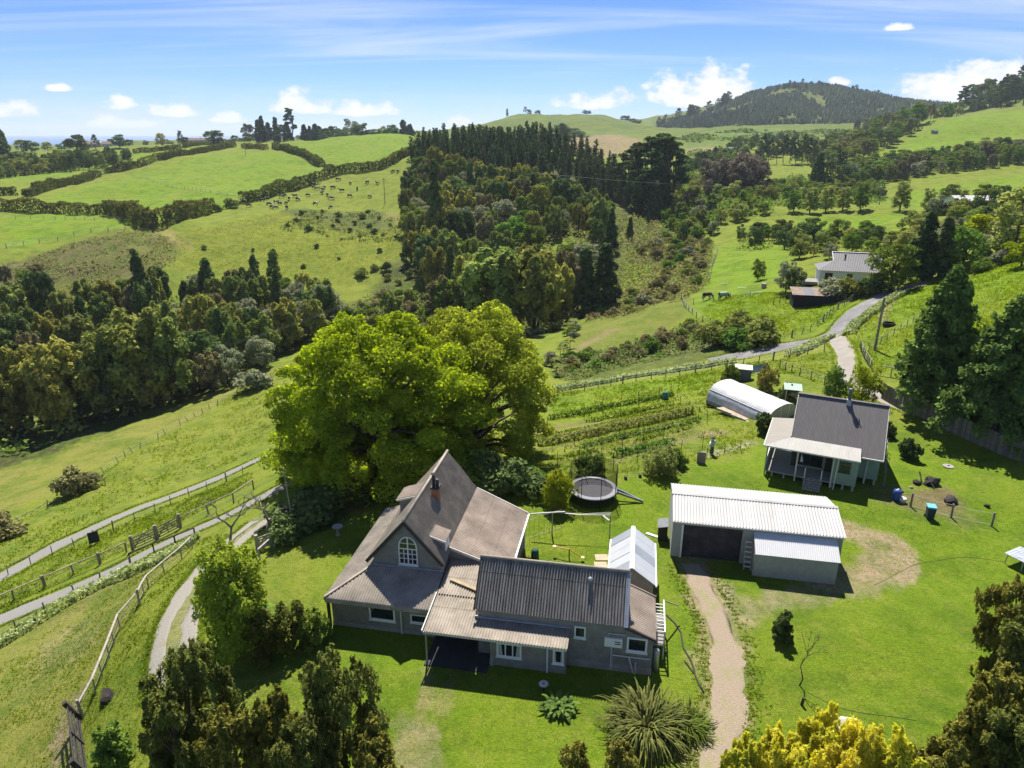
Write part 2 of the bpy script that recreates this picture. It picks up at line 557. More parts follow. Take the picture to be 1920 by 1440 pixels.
def unproject(px, py, z=None, Y=None):
    d = pix_dir(px, py)
    s = (z - CAM_H) / d[2] if z is not None else Y / d[1]
    return np.array([0, 0, CAM_H]) + d * s


def project(P):
    x, y, z = P[0], P[1], P[2] - CAM_H
    d = y * math.cos(TILT) - z * math.sin(TILT)
    u = y * math.sin(TILT) + z * math.cos(TILT)
    return 960 + FPX * x / d, 720 - FPX * u / d


APEX = -18.0


def uv_of(x, y):
    yy = np.asarray(y, float) - APEX
    x = np.asarray(x, float)
    r = np.sqrt(x * x + yy * yy) + 6.0
    return np.arctan2(x, yy) * 1.6, np.log(r)


def build_tps():
    P = [unproject(x, y, **{k: v}) for (x, y, k, v) in CTRL] + [np.array(p, float) for p in WORLD_CTRL]
    P = np.array(P)
    u, v = uv_of(P[:, 0], P[:, 1])
    n = len(P)

    def U(r2):
        return np.where(r2 > 1e-14, r2 * np.log(r2 + 1e-14), 0.0)
    A = np.zeros((n + 3, n + 3))
    r2 = (u[:, None] - u[None]) ** 2 + (v[:, None] - v[None]) ** 2
    A[:n, :n] = U(r2)
    A[np.arange(n), np.arange(n)] += 2e-4
    A[:n, n] = 1
    A[:n, n + 1] = u
    A[:n, n + 2] = v
    A[n:, :n] = A[:n, n:].T
    b = np.zeros(n + 3)
    # heights are interpolated relative to distance, so that far hills do not disturb the yard
    w = np.exp(v)
    b[:n] = P[:, 2] / w
    s = np.linalg.solve(A, b)
    return u, v, s, U


TPS = build_tps()
_h = np.random.default_rng(3).random((256, 256))


def vnoise(x, y):
    xi = np.floor(x).astype(int)
    yi = np.floor(y).astype(int)
    fx = x - xi
    fy = y - yi
    fx = fx * fx * (3 - 2 * fx)
    fy = fy * fy * (3 - 2 * fy)
    a = _h[xi & 255, yi & 255]
    b = _h[(xi + 1) & 255, yi & 255]
    c = _h[xi & 255, (yi + 1) & 255]
    d = _h[(xi + 1) & 255, (yi + 1) & 255]
    return (a * (1 - fx) + b * fx) * (1 - fy) + (c * (1 - fx) + d * fx) * fy - 0.5


def fbm(x, y, o=4):
    t = 0
    a = 1.0
    for i in range(o):
        t = t + a * vnoise(x * 2 ** i + 17.3 * i, y * 2 ** i + 9.1 * i)
        a *= 0.5
    return t


def sstep(a, b, x):
    t = np.clip((x - a) / (b - a), 0, 1)
    return t * t * (3 - 2 * t)


def tps_raw(u, v):
    cu, cv, s, U = TPS
    n = len(cu)
    out = np.empty(u.shape)
    for a in range(0, u.size, 20000):
        sl = slice(a, a + 20000)
        r2 = (u[sl, None] - cu[None]) ** 2 + (v[sl, None] - cv[None]) ** 2
        out[sl] = U(r2) @ s[:n] + s[n] + s[n + 1] * u[sl] + s[n + 2] * v[sl]
    return out


# the smooth land form is tabulated once, then read off by interpolation
GU = np.linspace(-2.6, 2.6, 300)
GV = np.linspace(2.0, 9.3, 330)
_gu, _gv = np.meshgrid(GU, GV, indexing='ij')
TAB = tps_raw(_gu.ravel(), _gv.ravel()).reshape(_gu.shape)


def Z(x, y):
    x = np.atleast_1d(np.asarray(x, float))
    y = np.atleast_1d(np.asarray(y, float))
    u, v = uv_of(x, y)
    fu = np.clip((u - GU[0]) / (GU[1] - GU[0]), 0, len(GU) - 1.001)
    fv = np.clip((v - GV[0]) / (GV[1] - GV[0]), 0, len(GV) - 1.001)
    iu = fu.astype(int)
    iv = fv.astype(int)
    fu = fu - iu
    fv = fv - iv
    out = (TAB[iu, iv] * (1 - fu) + TAB[iu + 1, iv] * fu) * (1 - fv) + (TAB[iu, iv + 1] * (1 - fu) + TAB[iu + 1, iv + 1] * fu) * fv
    out = out * np.exp(v)
    # the levelled yard round house, garage and cottage
    wx = sstep(-12.5, -9.5, x + 0.12 * (y - 30)) * (1 - sstep(30, 37, x))
    wy = sstep(16, 22, y) * (1 - sstep(49, 56, y - 0.12 * x))
    flat = wx * wy
    r = np.hypot(x, y + 10)
    amp = np.clip((r - 40) / 260, 0.04, 1.0)
    nz = fbm(x * 0.02, y * 0.02, 4) * 4.0 * amp + fbm(x * 0.13 + 5, y * 0.13, 3) * 0.8 * np.clip((r - 40) / 120, 0.03, 1)
    far = np.clip((r - 700) / 800, 0, 1)
    nz = nz + far * (fbm(x * 0.006, y * 0.006, 4) * 14)
    out = (out + nz) * (1 - flat) + flat * fbm(x * 0.2, y * 0.2, 2) * 0.05
    return out


def z1(x, y):
    return float(Z(x, y)[0])


def hit(px, py, tmax=3000.0):
    """first terrain point seen through photo pixel (px,py)"""
    d = pix_dir(px, py)
    t = np.concatenate([np.arange(12, 60, 0.5), 60 * np.exp(np.arange(0, math.log(tmax / 60), 0.006))])
    P = np.array([0, 0, CAM_H])[None] + d[None] * t[:, None]
    below = P[:, 2] < Z(P[:, 0], P[:, 1])
    if not below.any():
        i = len(t) - 1
        return np.array([P[i, 0], P[i, 1], z1(P[i, 0], P[i, 1])])
    i = int(np.argmax(below))
    lo, hi = t[max(i - 1, 0)], t[i]
    for _ in range(18):
        m = (lo + hi) / 2
        p = np.array([0, 0, CAM_H]) + d * m
        if p[2] < z1(p[0], p[1]):
            hi = m
        else:
            lo = m
    p = np.array([0, 0, CAM_H]) + d * hi
    return np.array([p[0], p[1], z1(p[0], p[1])])


_hc = {}


def G(px, py):
    k = (round(px, 1), round(py, 1))
    if k not in _hc:
        _hc[k] = hit(px, py)
    return _hc[k]


def onY(px, Y):
    """ground point at distance Y ahead, in the direction of photo column px"""
    z = 0.0
    x = 0.0
    for _ in range(6):
        d = Y * math.cos(TILT) - (z - CAM_H) * math.sin(TILT)
        x = (px - 960) / FPX * d
        z = z1(x, Y)
    return np.array([x, Y, z])


def height_at(P, py_top):
    """height that brings the top of a thing at P up to photo row py_top"""
    px, _ = project(P)
    d = pix_dir(px, py_top)
    s = P[1] / d[1]
    return CAM_H + d[2] * s - P[2]


def inpoly(x, y, poly):
    poly = np.asarray(poly)
    res = np.zeros(x.shape, bool)
    b = (x >= poly[:, 0].min()) & (x <= poly[:, 0].max()) & (y >= poly[:, 1].min()) & (y <= poly[:, 1].max())
    xs, ys = x[b], y[b]
    r = np.zeros(xs.shape, bool)
    j = len(poly) - 1
    for i in range(len(poly)):
        xi, yi = poly[i]
        xj, yj = poly[j]
        c = ((yi > ys) != (yj > ys)) & (xs < (xj - xi) * (ys - yi) / (yj - yi + 1e-12) + xi)
        r ^= c
        j = i
    res[b] = r
    return res


def polydist(x, y, line):
    d = np.full(x.shape, 1e9)
    for (a, b) in zip(line[:-1], line[1:]):
        ax, ay = a[0], a[1]
        bx, by = b[0] - ax, b[1] - ay
        t = np.clip(((x - ax) * bx + (y - ay) * by) / (bx * bx + by * by + 1e-9), 0, 1)
        d = np.minimum(d, np.hypot(x - ax - t * bx, y - ay - t * by))
    return d


def outline(pix):
    """world outline from (px, py) on the ground or ('Y', px, distance)"""
    return [onY(p[1], p[2])[:2] if p[0] == 'Y' else G(*p)[:2] for p in pix]


def gpts(pix):
    return [G(*p) for p in pix]


def smooth_line(pts, step=1.0):
    """Catmull-Rom through world points, evenly stepped in xy"""
    P = [np.array(p[:2], float) for p in pts]
    P = [2 * P[0] - P[1]] + P + [2 * P[-1] - P[-2]]
    out = []
    for i in range(1, len(P) - 2):
        n = max(2, int(np.linalg.norm(P[i + 1] - P[i]) / step))
        for k in range(n):
            t = k / n
            out.append(0.5 * (2 * P[i] + (P[i + 1] - P[i - 1]) * t + (2 * P[i - 1] - 5 * P[i] + 4 * P[i + 1] - P[i + 2]) * t * t + (3 * P[i] - P[i - 1] - 3 * P[i + 1] + P[i + 2]) * t ** 3))
    out.append(P[-2])
    return out


# pixel outlines of the land cover -> world outlines; colour, strength of rough hummocks
LUSH = (0.130, 0.212, 0.010)
LAWN = (0.122, 0.186, 0.011)
PAST = (0.155, 0.190, 0.021)
OLIVE = (0.180, 0.180, 0.040)
DRY = (0.165, 0.150, 0.050)
BROWN = (0.085, 0.075, 0.032)
SCRUB = (0.060, 0.075, 0.022)
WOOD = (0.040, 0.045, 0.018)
CLAY = (0.26, 0.17, 0.12)
COVER = [
    ([(0, 400), (130, 398), (235, 405), (262, 412), (240, 428), (120, 448), (0, 470)], LUSH, 0.1),
    ([(60, 380), (200, 338), (440, 283), (530, 288), (612, 320), (540, 350), (450, 384), (390, 402), (300, 414), (262, 410), (180, 396)], LUSH, 0.15),
    ([(500, 272), (700, 250), (782, 248), (772, 290), (700, 315), (620, 310), (560, 288)], LUSH, 0.1),
    ([(0, 345), (180, 318), (300, 296), (440, 278), (430, 272), (250, 290), (0, 335)], LUSH, 0.1),
    ([(-60, 520), (60, 480), (160, 452), (270, 428), (330, 450), (330, 490), (230, 530), (100, 570), (-60, 620)], BROWN, 1.0),
    ([(520, 395), (700, 395), (780, 430), (700, 440), (560, 420)], SCRUB, 0.8),
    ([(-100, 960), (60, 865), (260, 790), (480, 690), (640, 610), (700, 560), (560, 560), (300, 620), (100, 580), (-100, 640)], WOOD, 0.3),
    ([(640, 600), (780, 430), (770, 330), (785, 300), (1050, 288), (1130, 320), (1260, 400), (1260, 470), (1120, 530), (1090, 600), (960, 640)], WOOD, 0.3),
    ([(1120, 540), (1180, 470), (1250, 430), (1340, 450), (1330, 530), (1290, 560), (1180, 590), (1100, 600)], SCRUB, 0.6),
    ([(1160, 545), (1170, 500), (1200, 490), (1225, 510), (1200, 545)], LUSH, 0.2),
    ([(1015, 470), (1050, 452), (1100, 455), (1085, 475), (1040, 478)], LUSH, 0.2),
    ([(1085, 605), (1200, 580), (1290, 556), (1300, 580), (1270, 610), (1180, 640), (1090, 672), (1060, 670)], (0.135, 0.150, 0.030), 0.3),
    ([(1030, 690), (1080, 670), (1200, 640), (1300, 605), (1400, 640), (1400, 660), (1240, 690), (1040, 715)], SCRUB, 0.7),
    ([(1336, 462), (1420, 455), (1500, 465), (1490, 520), (1440, 552), (1320, 530)], LUSH, 0.15),
    ([(1280, 575), (1340, 545), (1470, 545), (1600, 560), (1560, 610), (1450, 640), (1330, 620)], LUSH, 0.3),
    ([(1270, 440), (1330, 425), (1450, 402), (1480, 412), (1400, 440), (1330, 460)], PAST, 0.15),
    ([(1480, 410), (1700, 402), (1700, 440), (1560, 450), (1500, 440)], LUSH, 0.15),
    ([(1630, 380), (1700, 360), (1800, 345), (1960, 318), (1960, 350), (1800, 382), (1700, 392)], LUSH, 0.1),
    ([(1640, 300), (1700, 262), (1760, 232), (1850, 212), (1960, 205), (1960, 250), (1830, 268), (1740, 290)], LUSH, 0.1),
    ([(1270, 252), (1350, 244), (1450, 240), (1500, 250), (1460, 268), (1380, 280), (1280, 278)], (0.09, 0.14, 0.03), 0.2),
    ([('Y', 1225, 1500), ('Y', 1290, 1330), ('Y', 1400, 1240), ('Y', 1560, 1240), ('Y', 1660, 1330), ('Y', 1830, 1400), ('Y', 1830, 1950), ('Y', 1540, 2000), ('Y', 1225, 1900)], (0.055, 0.075, 0.03), 0.5),
    ([(1060, 268), (1090, 256), (1150, 252), (1200, 262), (1190, 290), (1130, 296), (1080, 284)], CLAY, 0.6),
    ([(1280, 285), (1300, 276), (1390, 278), (1380, 290), (1300, 294)], CLAY, 0.3),
    ([(1600, 640), (1700, 540), (1960, 480), (1960, 800), (1720, 720), (1640, 690)], LUSH, 0.4),
    ([(-80, 1010), (80, 930), (260, 840), (420, 760), (560, 690), (640, 660), (480, 700), (300, 780), (120, 850), (-80, 900)], OLIVE, 0.25),
    ([(-80, 1060), (0, 990), (260, 850), (470, 720), (600, 690), (600, 760), (470, 850), (250, 950), (0, 1070)], PAST, 0.9),
    ([(-100, 1500), (-100, 1230), (100, 1150), (330, 1010), (390, 1000), (250, 1140), (160, 1320), (150, 1500)], OLIVE, 0.35),
    ([(150, 1330), (260, 1120), (380, 1010), (460, 1000), (330, 1110), (290, 1230), (270, 1500), (150, 1500)], PAST, 0.3),
    ([(990, 800), (1180, 770), (1330, 745), (1440, 800), (1400, 860), (1200, 900), (1020, 900)], PAST, 0.5),
    ([(1030, 745), (1200, 715), (1320, 700), (1330, 735), (1180, 765), (1030, 785)], LUSH, 0.4),
    ([(1690, 910), (1740, 905), (1790, 935), (1830, 975), (1760, 975), (1700, 950)], (0.16, 0.115, 0.07), 0.3),
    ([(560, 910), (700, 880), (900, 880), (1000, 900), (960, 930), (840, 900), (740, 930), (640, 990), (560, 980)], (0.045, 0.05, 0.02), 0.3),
]


def build_terrain():
    rr = [9.0]
    while rr[-1] < 6500:
        rr.append(rr[-1] + max(0.34, 0.0105 * rr[-1]))
    rr = np.array(rr)
    th = np.radians(np.concatenate([np.linspace(-75, -44, 80)[:-1], np.linspace(-44, 44, 760), np.linspace(44, 75, 80)[1:]]))
    R, T = np.meshgrid(rr, th, indexing='ij')
    X = R * np.sin(T)
    Yv = R * np.cos(T) + APEX
    zz = Z(X.ravel(), Yv.ravel())
    x = X.ravel()
    y = Yv.ravel()
    n = len(x)
    # land cover, edges frayed by noise
    jx = x + fbm(x * 0.25, y * 0.25, 3) * np.clip(np.hypot(x, y) * 0.03, 1.0, 8)
    jy = y + fbm(x * 0.25 + 40, y * 0.25, 3) * np.clip(np.hypot(x, y) * 0.03, 1.0, 8)
    soft = np.clip(np.hypot(x, y) * 0.006, 0.3, 4)
    col = np.tile(np.array(PAST), (n, 1))
    rough = np.full(n, 0.35)
    ff = sstep(650, 1300, np.hypot(x, y))[:, None]            # upland turf of the far hills
    col = col * (1 - ff) + np.array((0.078, 0.115, 0.026))[None] * ff
    # yard lawn
    yard = (sstep(-13, -9, x + 0.12 * (y - 30)) * sstep(12, 16, y) * (1 - sstep(52, 60, y - 0.12 * x))) 
    yard = np.clip(yard + 0.5 * fbm(x * 0.4, y * 0.4, 3) * (yard > 0.02) * (yard < 0.98), 0, 1)
    col += (np.array(LAWN)[None] - col) * yard[:, None]
    rough += (0.05 - rough) * yard
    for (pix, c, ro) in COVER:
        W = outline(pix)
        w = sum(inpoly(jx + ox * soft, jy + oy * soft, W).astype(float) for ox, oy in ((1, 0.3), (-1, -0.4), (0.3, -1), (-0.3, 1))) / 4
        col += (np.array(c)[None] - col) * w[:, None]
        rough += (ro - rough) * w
    # worn earth beside the wheel tracks and at gates
    for (line, hw, sw, c, k) in WORN:
        L = smooth_line(gpts(line), 1.5)
        la = np.array(L)
        mg = hw + 2.5 * sw
        b = (x > la[:, 0].min() - mg) & (x < la[:, 0].max() + mg) & (y > la[:, 1].min() - mg) & (y < la[:, 1].max() + mg)
        xb, yb = x[b], y[b]
        dd = polydist(xb, yb, L) + fbm(xb * 1.1, yb * 1.1, 3) * sw * 1.3
        w = (1 - sstep(hw, hw + sw, dd)) * k
        col[b] = col[b] * (1 - w[:, None]) + np.array(c)[None] * w[:, None]
        rough[b] = rough[b] * (1 - w * 0.7)
    for (nm, line, wd) in ROADS:
        L = np.array(smooth_line(gpts(line), 1.5))
        b = (x > L[:, 0].min() - 5) & (x < L[:, 0].max() + 5) & (y > L[:, 1].min() - 5) & (y < L[:, 1].max() + 5)
        rough[b] *= sstep(wd / 2 + 0.3, wd / 2 + 1.8, polydist(x[b], y[b], L))
    # hummocks and stock tracks on rough ground
    dz = rough * (fbm(x * 0.9, y * 0.9, 3) * 0.22 + fbm(x * 0.3, y * 0.3, 2) * 0.35) * (1 - yard)
    zz = zz + dz
    nr, nt = R.shape
    idx = np.arange(nr * nt).reshape(nr, nt)
    q = np.stack([idx[:-1, :-1], idx[:-1, 1:], idx[1:, 1:], idx[1:, :-1]], -1).reshape(-1, 4)[:, ::-1]
    me = np_mesh('ground', np.stack([x, y, zz], 1), q, smooth=True)
    at = me.color_attributes.new('cover', 'FLOAT_COLOR', 'POINT')
    at.data.foreach_set('color', np.concatenate([col, rough[:, None]], 1).astype(np.float32).ravel())
    o = link('ground', me, ground_mat())
    tag(o, kind='structure')
    return o


def ground_mat():
    m = bpy.data.materials.new('grassland')
    m.use_nodes = True
    nt = m.node_tree
    b = nt.nodes['Principled BSDF']
    b.inputs['Roughness'].default_value = 0.95
    b.inputs['Specular IOR Level'].default_value = 0.08
    N = nt.nodes.new
    LK = nt.links.new
    at = N('ShaderNodeAttribute')
    at.attribute_name = 'cover'
    geo = N('ShaderNodeNewGeometry')
    last = at.outputs['Color']

    def noise(scale, detail, rough=0.6, dist=0.0):
        n = N('ShaderNodeTexNoise')
        n.inputs['Scale'].default_value = scale
        n.inputs['Detail'].default_value = detail
        n.inputs['Roughness'].default_value = rough
        n.inputs['Distortion'].default_value = dist
        LK(geo.outputs['Position'], n.inputs['Vector'])
        return n.outputs['Fac']

    def ramp(f, lo, hi, a, b_):
        r = N('ShaderNodeMapRange')
        r.inputs['From Min'].default_value = lo
        r.inputs['From Max'].default_value = hi
        r.inputs['To Min'].default_value = a
        r.inputs['To Max'].default_value = b_
        LK(f, r.inputs['Value'])
        return r.outputs[0]

    def tint(prev, fac, colr, blend='MIX'):
        mx = N('ShaderNodeMix')
        mx.data_type = 'RGBA'
        mx.blend_type = blend
        if isinstance(fac, float):
            mx.inputs['Factor'].default_value = fac
        else:
            LK(fac, mx.inputs['Factor'])
        LK(prev, mx.inputs['A'])
        mx.inputs['B'].default_value = (*colr, 1)
        return mx.outputs['Result']
    # broad patches of yellower and of deeper grass, then clumps, then blades
    last = tint(last, ramp(noise(0.035, 5, 0.65, 0.6), 0.45, 0.62, 0, 0.5), (0.180, 0.190, 0.026))
    last = tint(last, ramp(noise(0.22, 6, 0.7, 0.4), 0.46, 0.62, 0, 0.65), (0.052, 0.108, 0.008))
    last = tint(last, ramp(noise(0.8, 6, 0.7), 0.50, 0.70, 0, 0.5), (0.215, 0.215, 0.040))
    last = tint(last, ramp(noise(2.6, 5, 0.7), 0.48, 0.66, 0, 0.5), (0.055, 0.100, 0.009))
    # dead straw on rough ground
    mu = N('ShaderNodeMath')
    mu.operation = 'MULTIPLY'
    LK(ramp(noise(1.3, 6, 0.75, 0.5), 0.50, 0.66, 0, 0.75), mu.inputs[0])
    LK(at.outputs['Alpha'], mu.inputs[1])
    last = tint(last, mu.outputs[0], (0.22, 0.19, 0.075))
    hv = N('ShaderNodeHueSaturation')
    LK(ramp(noise(11, 4, 0.75), 0.3, 0.7, 0.62, 1.38), hv.inputs['Value'])
    LK(last, hv.inputs['Color'])
    LK(hv.outputs[0], b.inputs['Base Color'])
    bp = N('ShaderNodeBump')
    bp.inputs['Strength'].default_value = 0.85
    bp.inputs['Distance'].default_value = 0.12
    LK(noise(5.5, 6, 0.75), bp.inputs['Height'])
    bp2 = N('ShaderNodeBump')
    bp2.inputs['Distance'].default_value = 0.5
    LK(ramp(at.outputs['Alpha'], 0, 1, 0.05, 0.4), bp2.inputs['Strength'])
    LK(noise(0.9, 5, 0.65), bp2.inputs['Height'])
    LK(bp.outputs[0], bp2.inputs['Normal'])
    LK(bp2.outputs[0], b.inputs['Normal'])
    return m


GRAVEL = (0.30, 0.26, 0.21)
# wheel tracks and worn ground: (pixel line, half width m, soft edge m, colour, strength)
WORN = [
    ([(1340, 1445), (1348, 1380), (1362, 1300), (1355, 1220), (1330, 1130), (1300, 1060)], 0.95, 0.75, (0.27, 0.215, 0.125), 0.92),
    ([(1380, 1160), (1450, 1128), (1560, 1108), (1650, 1088), (1690, 1060), (1670, 1020), (1640, 1005)], 0.6, 0.6, (0.31, 0.245, 0.155), 0.97),
    ([(1560, 1092), (1640, 1075), (1672, 1050), (1655, 1020), (1610, 1000)], 0.95, 0.75, (0.30, 0.225, 0.145), 0.97),
    ([(1362, 1215), (1374, 1165), (1364, 1120), (1356, 1098)], 0.2, 0.3, (0.30, 0.25, 0.16), 0.8),
    ([(1390, 1150), (1480, 1133), (1560, 1122)], 0.15, 0.4, (0.30, 0.25, 0.14), 0.6),
    ([(490, 975), (440, 1015), (400, 1054), (362, 1105), (338, 1155), (325, 1215), (322, 1290)], 0.9, 0.5, (0.25, 0.225, 0.15), 0.7),
    ([(806, 1262), (795, 1310), (775, 1380), (770, 1440)], 0.22, 0.35, (0.27, 0.22, 0.11), 0.8),
    ([(848, 1262), (840, 1300), (828, 1330)], 0.2, 0.35, (0.25, 0.21, 0.10), 0.6),
    ([(770, 1370), (780, 1400), (785, 1440)], 0.7, 0.7, (0.27, 0.22, 0.13), 0.8),
    ([(140, 1310), (125, 1370), (118, 1440)], 0.45, 0.5, (0.27, 0.20, 0.13), 0.9),
    ([(1000, 812), (1060, 800), (1100, 792)], 0.5, 0.5, (0.17, 0.12, 0.07), 0.9),
    ([(1020, 832), (1150, 806), (1290, 772)], 0.35, 0.5, (0.16, 0.12, 0.06), 0.5),
    ([(1270, 828), (1320, 815), (1350, 812)], 0.6, 0.4, (0.24, 0.18, 0.11), 0.9),
    ([(1320, 852), (1370, 842), (1410, 828)], 0.35, 0.3, (0.33, 0.30, 0.22), 0.9),
    ([(1655, 605), (1662, 580), (1680, 555)], 0.35, 0.5, (0.26, 0.21, 0.14), 0.9),
    ([(730, 400), (760, 420), (800, 442)], 1.2, 2.0, (0.25, 0.18, 0.09), 0.7),
    ([(310, 432), (335, 446), (350, 462)], 1.5, 2.0, (0.27, 0.19, 0.10), 0.7),
    ([(340, 450), (420, 432), (520, 410)], 0.5, 1.2, (0.10, 0.09, 0.04), 0.7),
    ([(90, 555), (160, 535), (250, 512)], 0.5, 1.2, (0.08, 0.07, 0.03), 0.8),
    ([(700, 330), (640, 340), (560, 372)], 0.5, 1.2, (0.20, 0.16, 0.06), 0.5),
    ([(1065, 672), (1110, 640), (1150, 618)], 0.7, 1.0, (0.22, 0.16, 0.09), 0.8),
    ([(60, 1180), (160, 1130), (250, 1085)], 0.5, 1.6, (0.21, 0.17, 0.07), 0.5),
    ([(110, 1240), (140, 1220), (120, 1200)], 1.0, 1.5, (0.25, 0.21, 0.11), 0.6),
    ([(0, 900), (150, 840), (320, 770), (420, 720)], 0.4, 1.0, (0.19, 0.17, 0.06), 0.4),
    ([(1660, 930), (1720, 935), (1800, 970)], 1.0, 1.0, (0.18, 0.13, 0.08), 0.5),
    ([(995, 835), (1100, 813), (1280, 772)], 0.25, 0.3, (0.17, 0.13, 0.075), 0.85),
    ([(1015, 845), (1100, 826), (1300, 782)], 0.25, 0.3, (0.17, 0.13, 0.075), 0.85),
    ([(1050, 858), (1160, 832), (1310, 797)], 0.25, 0.3, (0.17, 0.13, 0.075), 0.85),
    ([(1040, 870), (1140, 848), (1300, 810)], 0.25, 0.3, (0.17, 0.13, 0.075), 0.85),
    ([(1100, 798), (1180, 782), (1262, 764)], 0.25, 0.3, (0.17, 0.13, 0.075), 0.85),
    ([(1150, 866), (1260, 840)], 0.25, 0.3, (0.17, 0.13, 0.075), 0.85),
]
# roads and drives: (name, pixel line, width m, material key)
ROADS = [
    ('road', [(1740, 530), (1700, 540), (1660, 553), (1620, 572), (1592, 598), (1570, 622), (1520, 640), (1450, 655), (1390, 667), (1330, 677)], 3.7),
    ('lower_road', [(500, 855), (470, 868), (400, 900), (270, 950), (130, 1012), (0, 1083), (-100, 1130)], 2.6),
    ('farm_drive', [(560, 900), (545, 905), (500, 927), (420, 970), (300, 1024), (200, 1077), (100, 1120), (0, 1163), (-80, 1200)], 2.6),
    ('cottage_drive', [(1560, 632), (1580, 650), (1586, 680), (1586, 705), (1610, 726), (1660, 745), (1720, 768), (1800, 798), (1940, 836)], 2.3),
    ('gravel_track', [(490, 975), (470, 992), (440, 1015), (400, 1054), (362, 1105), (338, 1155), (325, 1215), (322, 1290)], 2.4),
    ('gravel_drive', [(1345, 1460), (1352, 1390), (1366, 1310), (1362, 1240), (1350, 1175), (1322, 1112), (1296, 1058)], 1.6),
]
ground = build_terrain()

# the sea beyond the coast, under everything
SEA_Z = -45.0
sea_m = material('sea_water', (0.015, 0.11, 0.24), rough=0.25, var=0.25, scale=0.002, bump=0.2, bscale=0.02, coords='Object')
mb = MB()
mb.poly([(-20000, -60, SEA_Z), (20000, -60, SEA_Z), (20000, 24000, SEA_Z), (-20000, 24000, SEA_Z)])
tag(mb.build('sea', sea_m), kind='structure')
# ------------------------------------------------------------------ buildings
M_ROOF = material('old_fibre_cement_roof', (0.330, 0.285, 0.228), rough=0.92, var=0.30, scale=1.1, bump=0.3, bscale=30, wear=((0.40, 0.37, 0.31), 2.3, 0.56, 0.65))
M_ROOFD = material('dark_fibre_cement_roof', (0.235, 0.215, 0.19), rough=0.95, var=0.4, scale=1.4, bump=0.3, bscale=30, stretch=(2.5, 0.4, 0.4), wear=((0.10, 0.095, 0.09), 1.2, 0.50, 0.7))  # darker, streaked version of the roof colour for the wing
M_ROOFB = material('old_fibre_cement_roof_rusty', (0.350, 0.285, 0.228), rough=0.92, var=0.35, scale=0.7, bump=0.3, bscale=30, wear=((0.20, 0.12, 0.085), 0.9, 0.58, 0.7))
M_ROOFS = material('steep_fibre_cement_roof', (0.240, 0.208, 0.162), rough=0.95, var=0.35, scale=1.2, bump=0.3, bscale=30, wear=((0.17, 0.15, 0.115), 0.8, 0.50, 0.7))  # darker version of the roof colour for the steep faces
M_STUCCO = material('grey_stucco', (0.25, 0.235, 0.205), rough=0.95, var=0.22, scale=2.2, bump=0.5, bscale=45, wear=((0.15, 0.14, 0.12), 0.9, 0.56, 0.6))
M_WHITE = material('white_paint', (0.74, 0.74, 0.71), rough=0.6, var=0.08, scale=6)
M_CREAM = material('cream_paint', (0.56, 0.55, 0.50), rough=0.7, var=0.1, scale=4)
M_GLASS = glass_mat('window_glass')
M_CURTAIN = material('net_curtain', (0.42, 0.42, 0.40), rough=0.9, var=0.3, scale=4, stretch=(6, 6, 0.5))
M_DARK = material('dark_timber', (0.055, 0.048, 0.042), rough=0.9, var=0.4, scale=5)
M_TIMBER = material('weathered_timber', (0.25, 0.215, 0.17), rough=0.95, var=0.35, scale=4, stretch=(1, 1, 0.3), bump=0.2)
M_GREYWOOD = material('grey_timber', (0.33, 0.30, 0.26), rough=0.95, var=0.3, scale=5, bump=0.2)
M_CONC = material('concrete', (0.30, 0.285, 0.26), rough=0.95, var=0.25, scale=1.5, wear=((0.16, 0.15, 0.13), 0.7, 0.55, 0.6))
M_BRICK = material('chimney_brick', (0.33, 0.15, 0.085), rough=0.9, var=0.3, scale=9, bump=0.4)
M_BLACK = material('black_metal', (0.025, 0.025, 0.027), rough=0.6, var=0.3, scale=4)
M_GALV = material('galvanised_steel', (0.42, 0.44, 0.46), rough=0.45, var=0.15, scale=5, metal=0.6)
M_LEAD = material('lead_flashing', (0.30, 0.33, 0.37), rough=0.6, var=0.2, scale=3, metal=0.2)
M_WROOF = material('white_steel_roof', (0.41, 0.40, 0.38), rough=0.5, var=0.14, scale=1.0, stretch=(1, 0.25, 1), wear=((0.29, 0.275, 0.25), 1.1, 0.54, 0.7))
M_GWALL = material('pale_green_grey_boards', (0.33, 0.345, 0.32), rough=0.8, var=0.12, scale=3)
M_CROOF = material('brown_grey_tin_roof', (0.120, 0.110, 0.108), rough=0.75, var=0.14, scale=1.6, stretch=(3.0, 0.35, 1), wear=((0.22, 0.20, 0.18), 3.0, 0.58, 0.5))
M_VROOF = material('beige_tin_roof', (0.34, 0.33, 0.30), rough=0.65, var=0.12, scale=1.2, stretch=(3, 0.4, 1))
M_GREEN = material('sage_green_boards', (0.235, 0.315, 0.245), rough=0.85, var=0.12, scale=3)
M_DECK = material('deck_boards', (0.26, 0.245, 0.225), rough=0.9, var=0.25, scale=5, stretch=(0.5, 9, 1))


def clip_col(poly, u):
    """v-range of a polygon along the line at u"""
    vs = []
    n = len(poly)
    for i in range(n):
        (u0, v0), (u1, v1) = poly[i], poly[(i + 1) % n]
        if (u0 - u) * (u1 - u) <= 0 and abs(u1 - u0) > 1e-9:
            vs.append(v0 + (v1 - v0) * (u - u0) / (u1 - u0))
    if len(vs) < 2:
        return None
    return min(vs), max(vs)


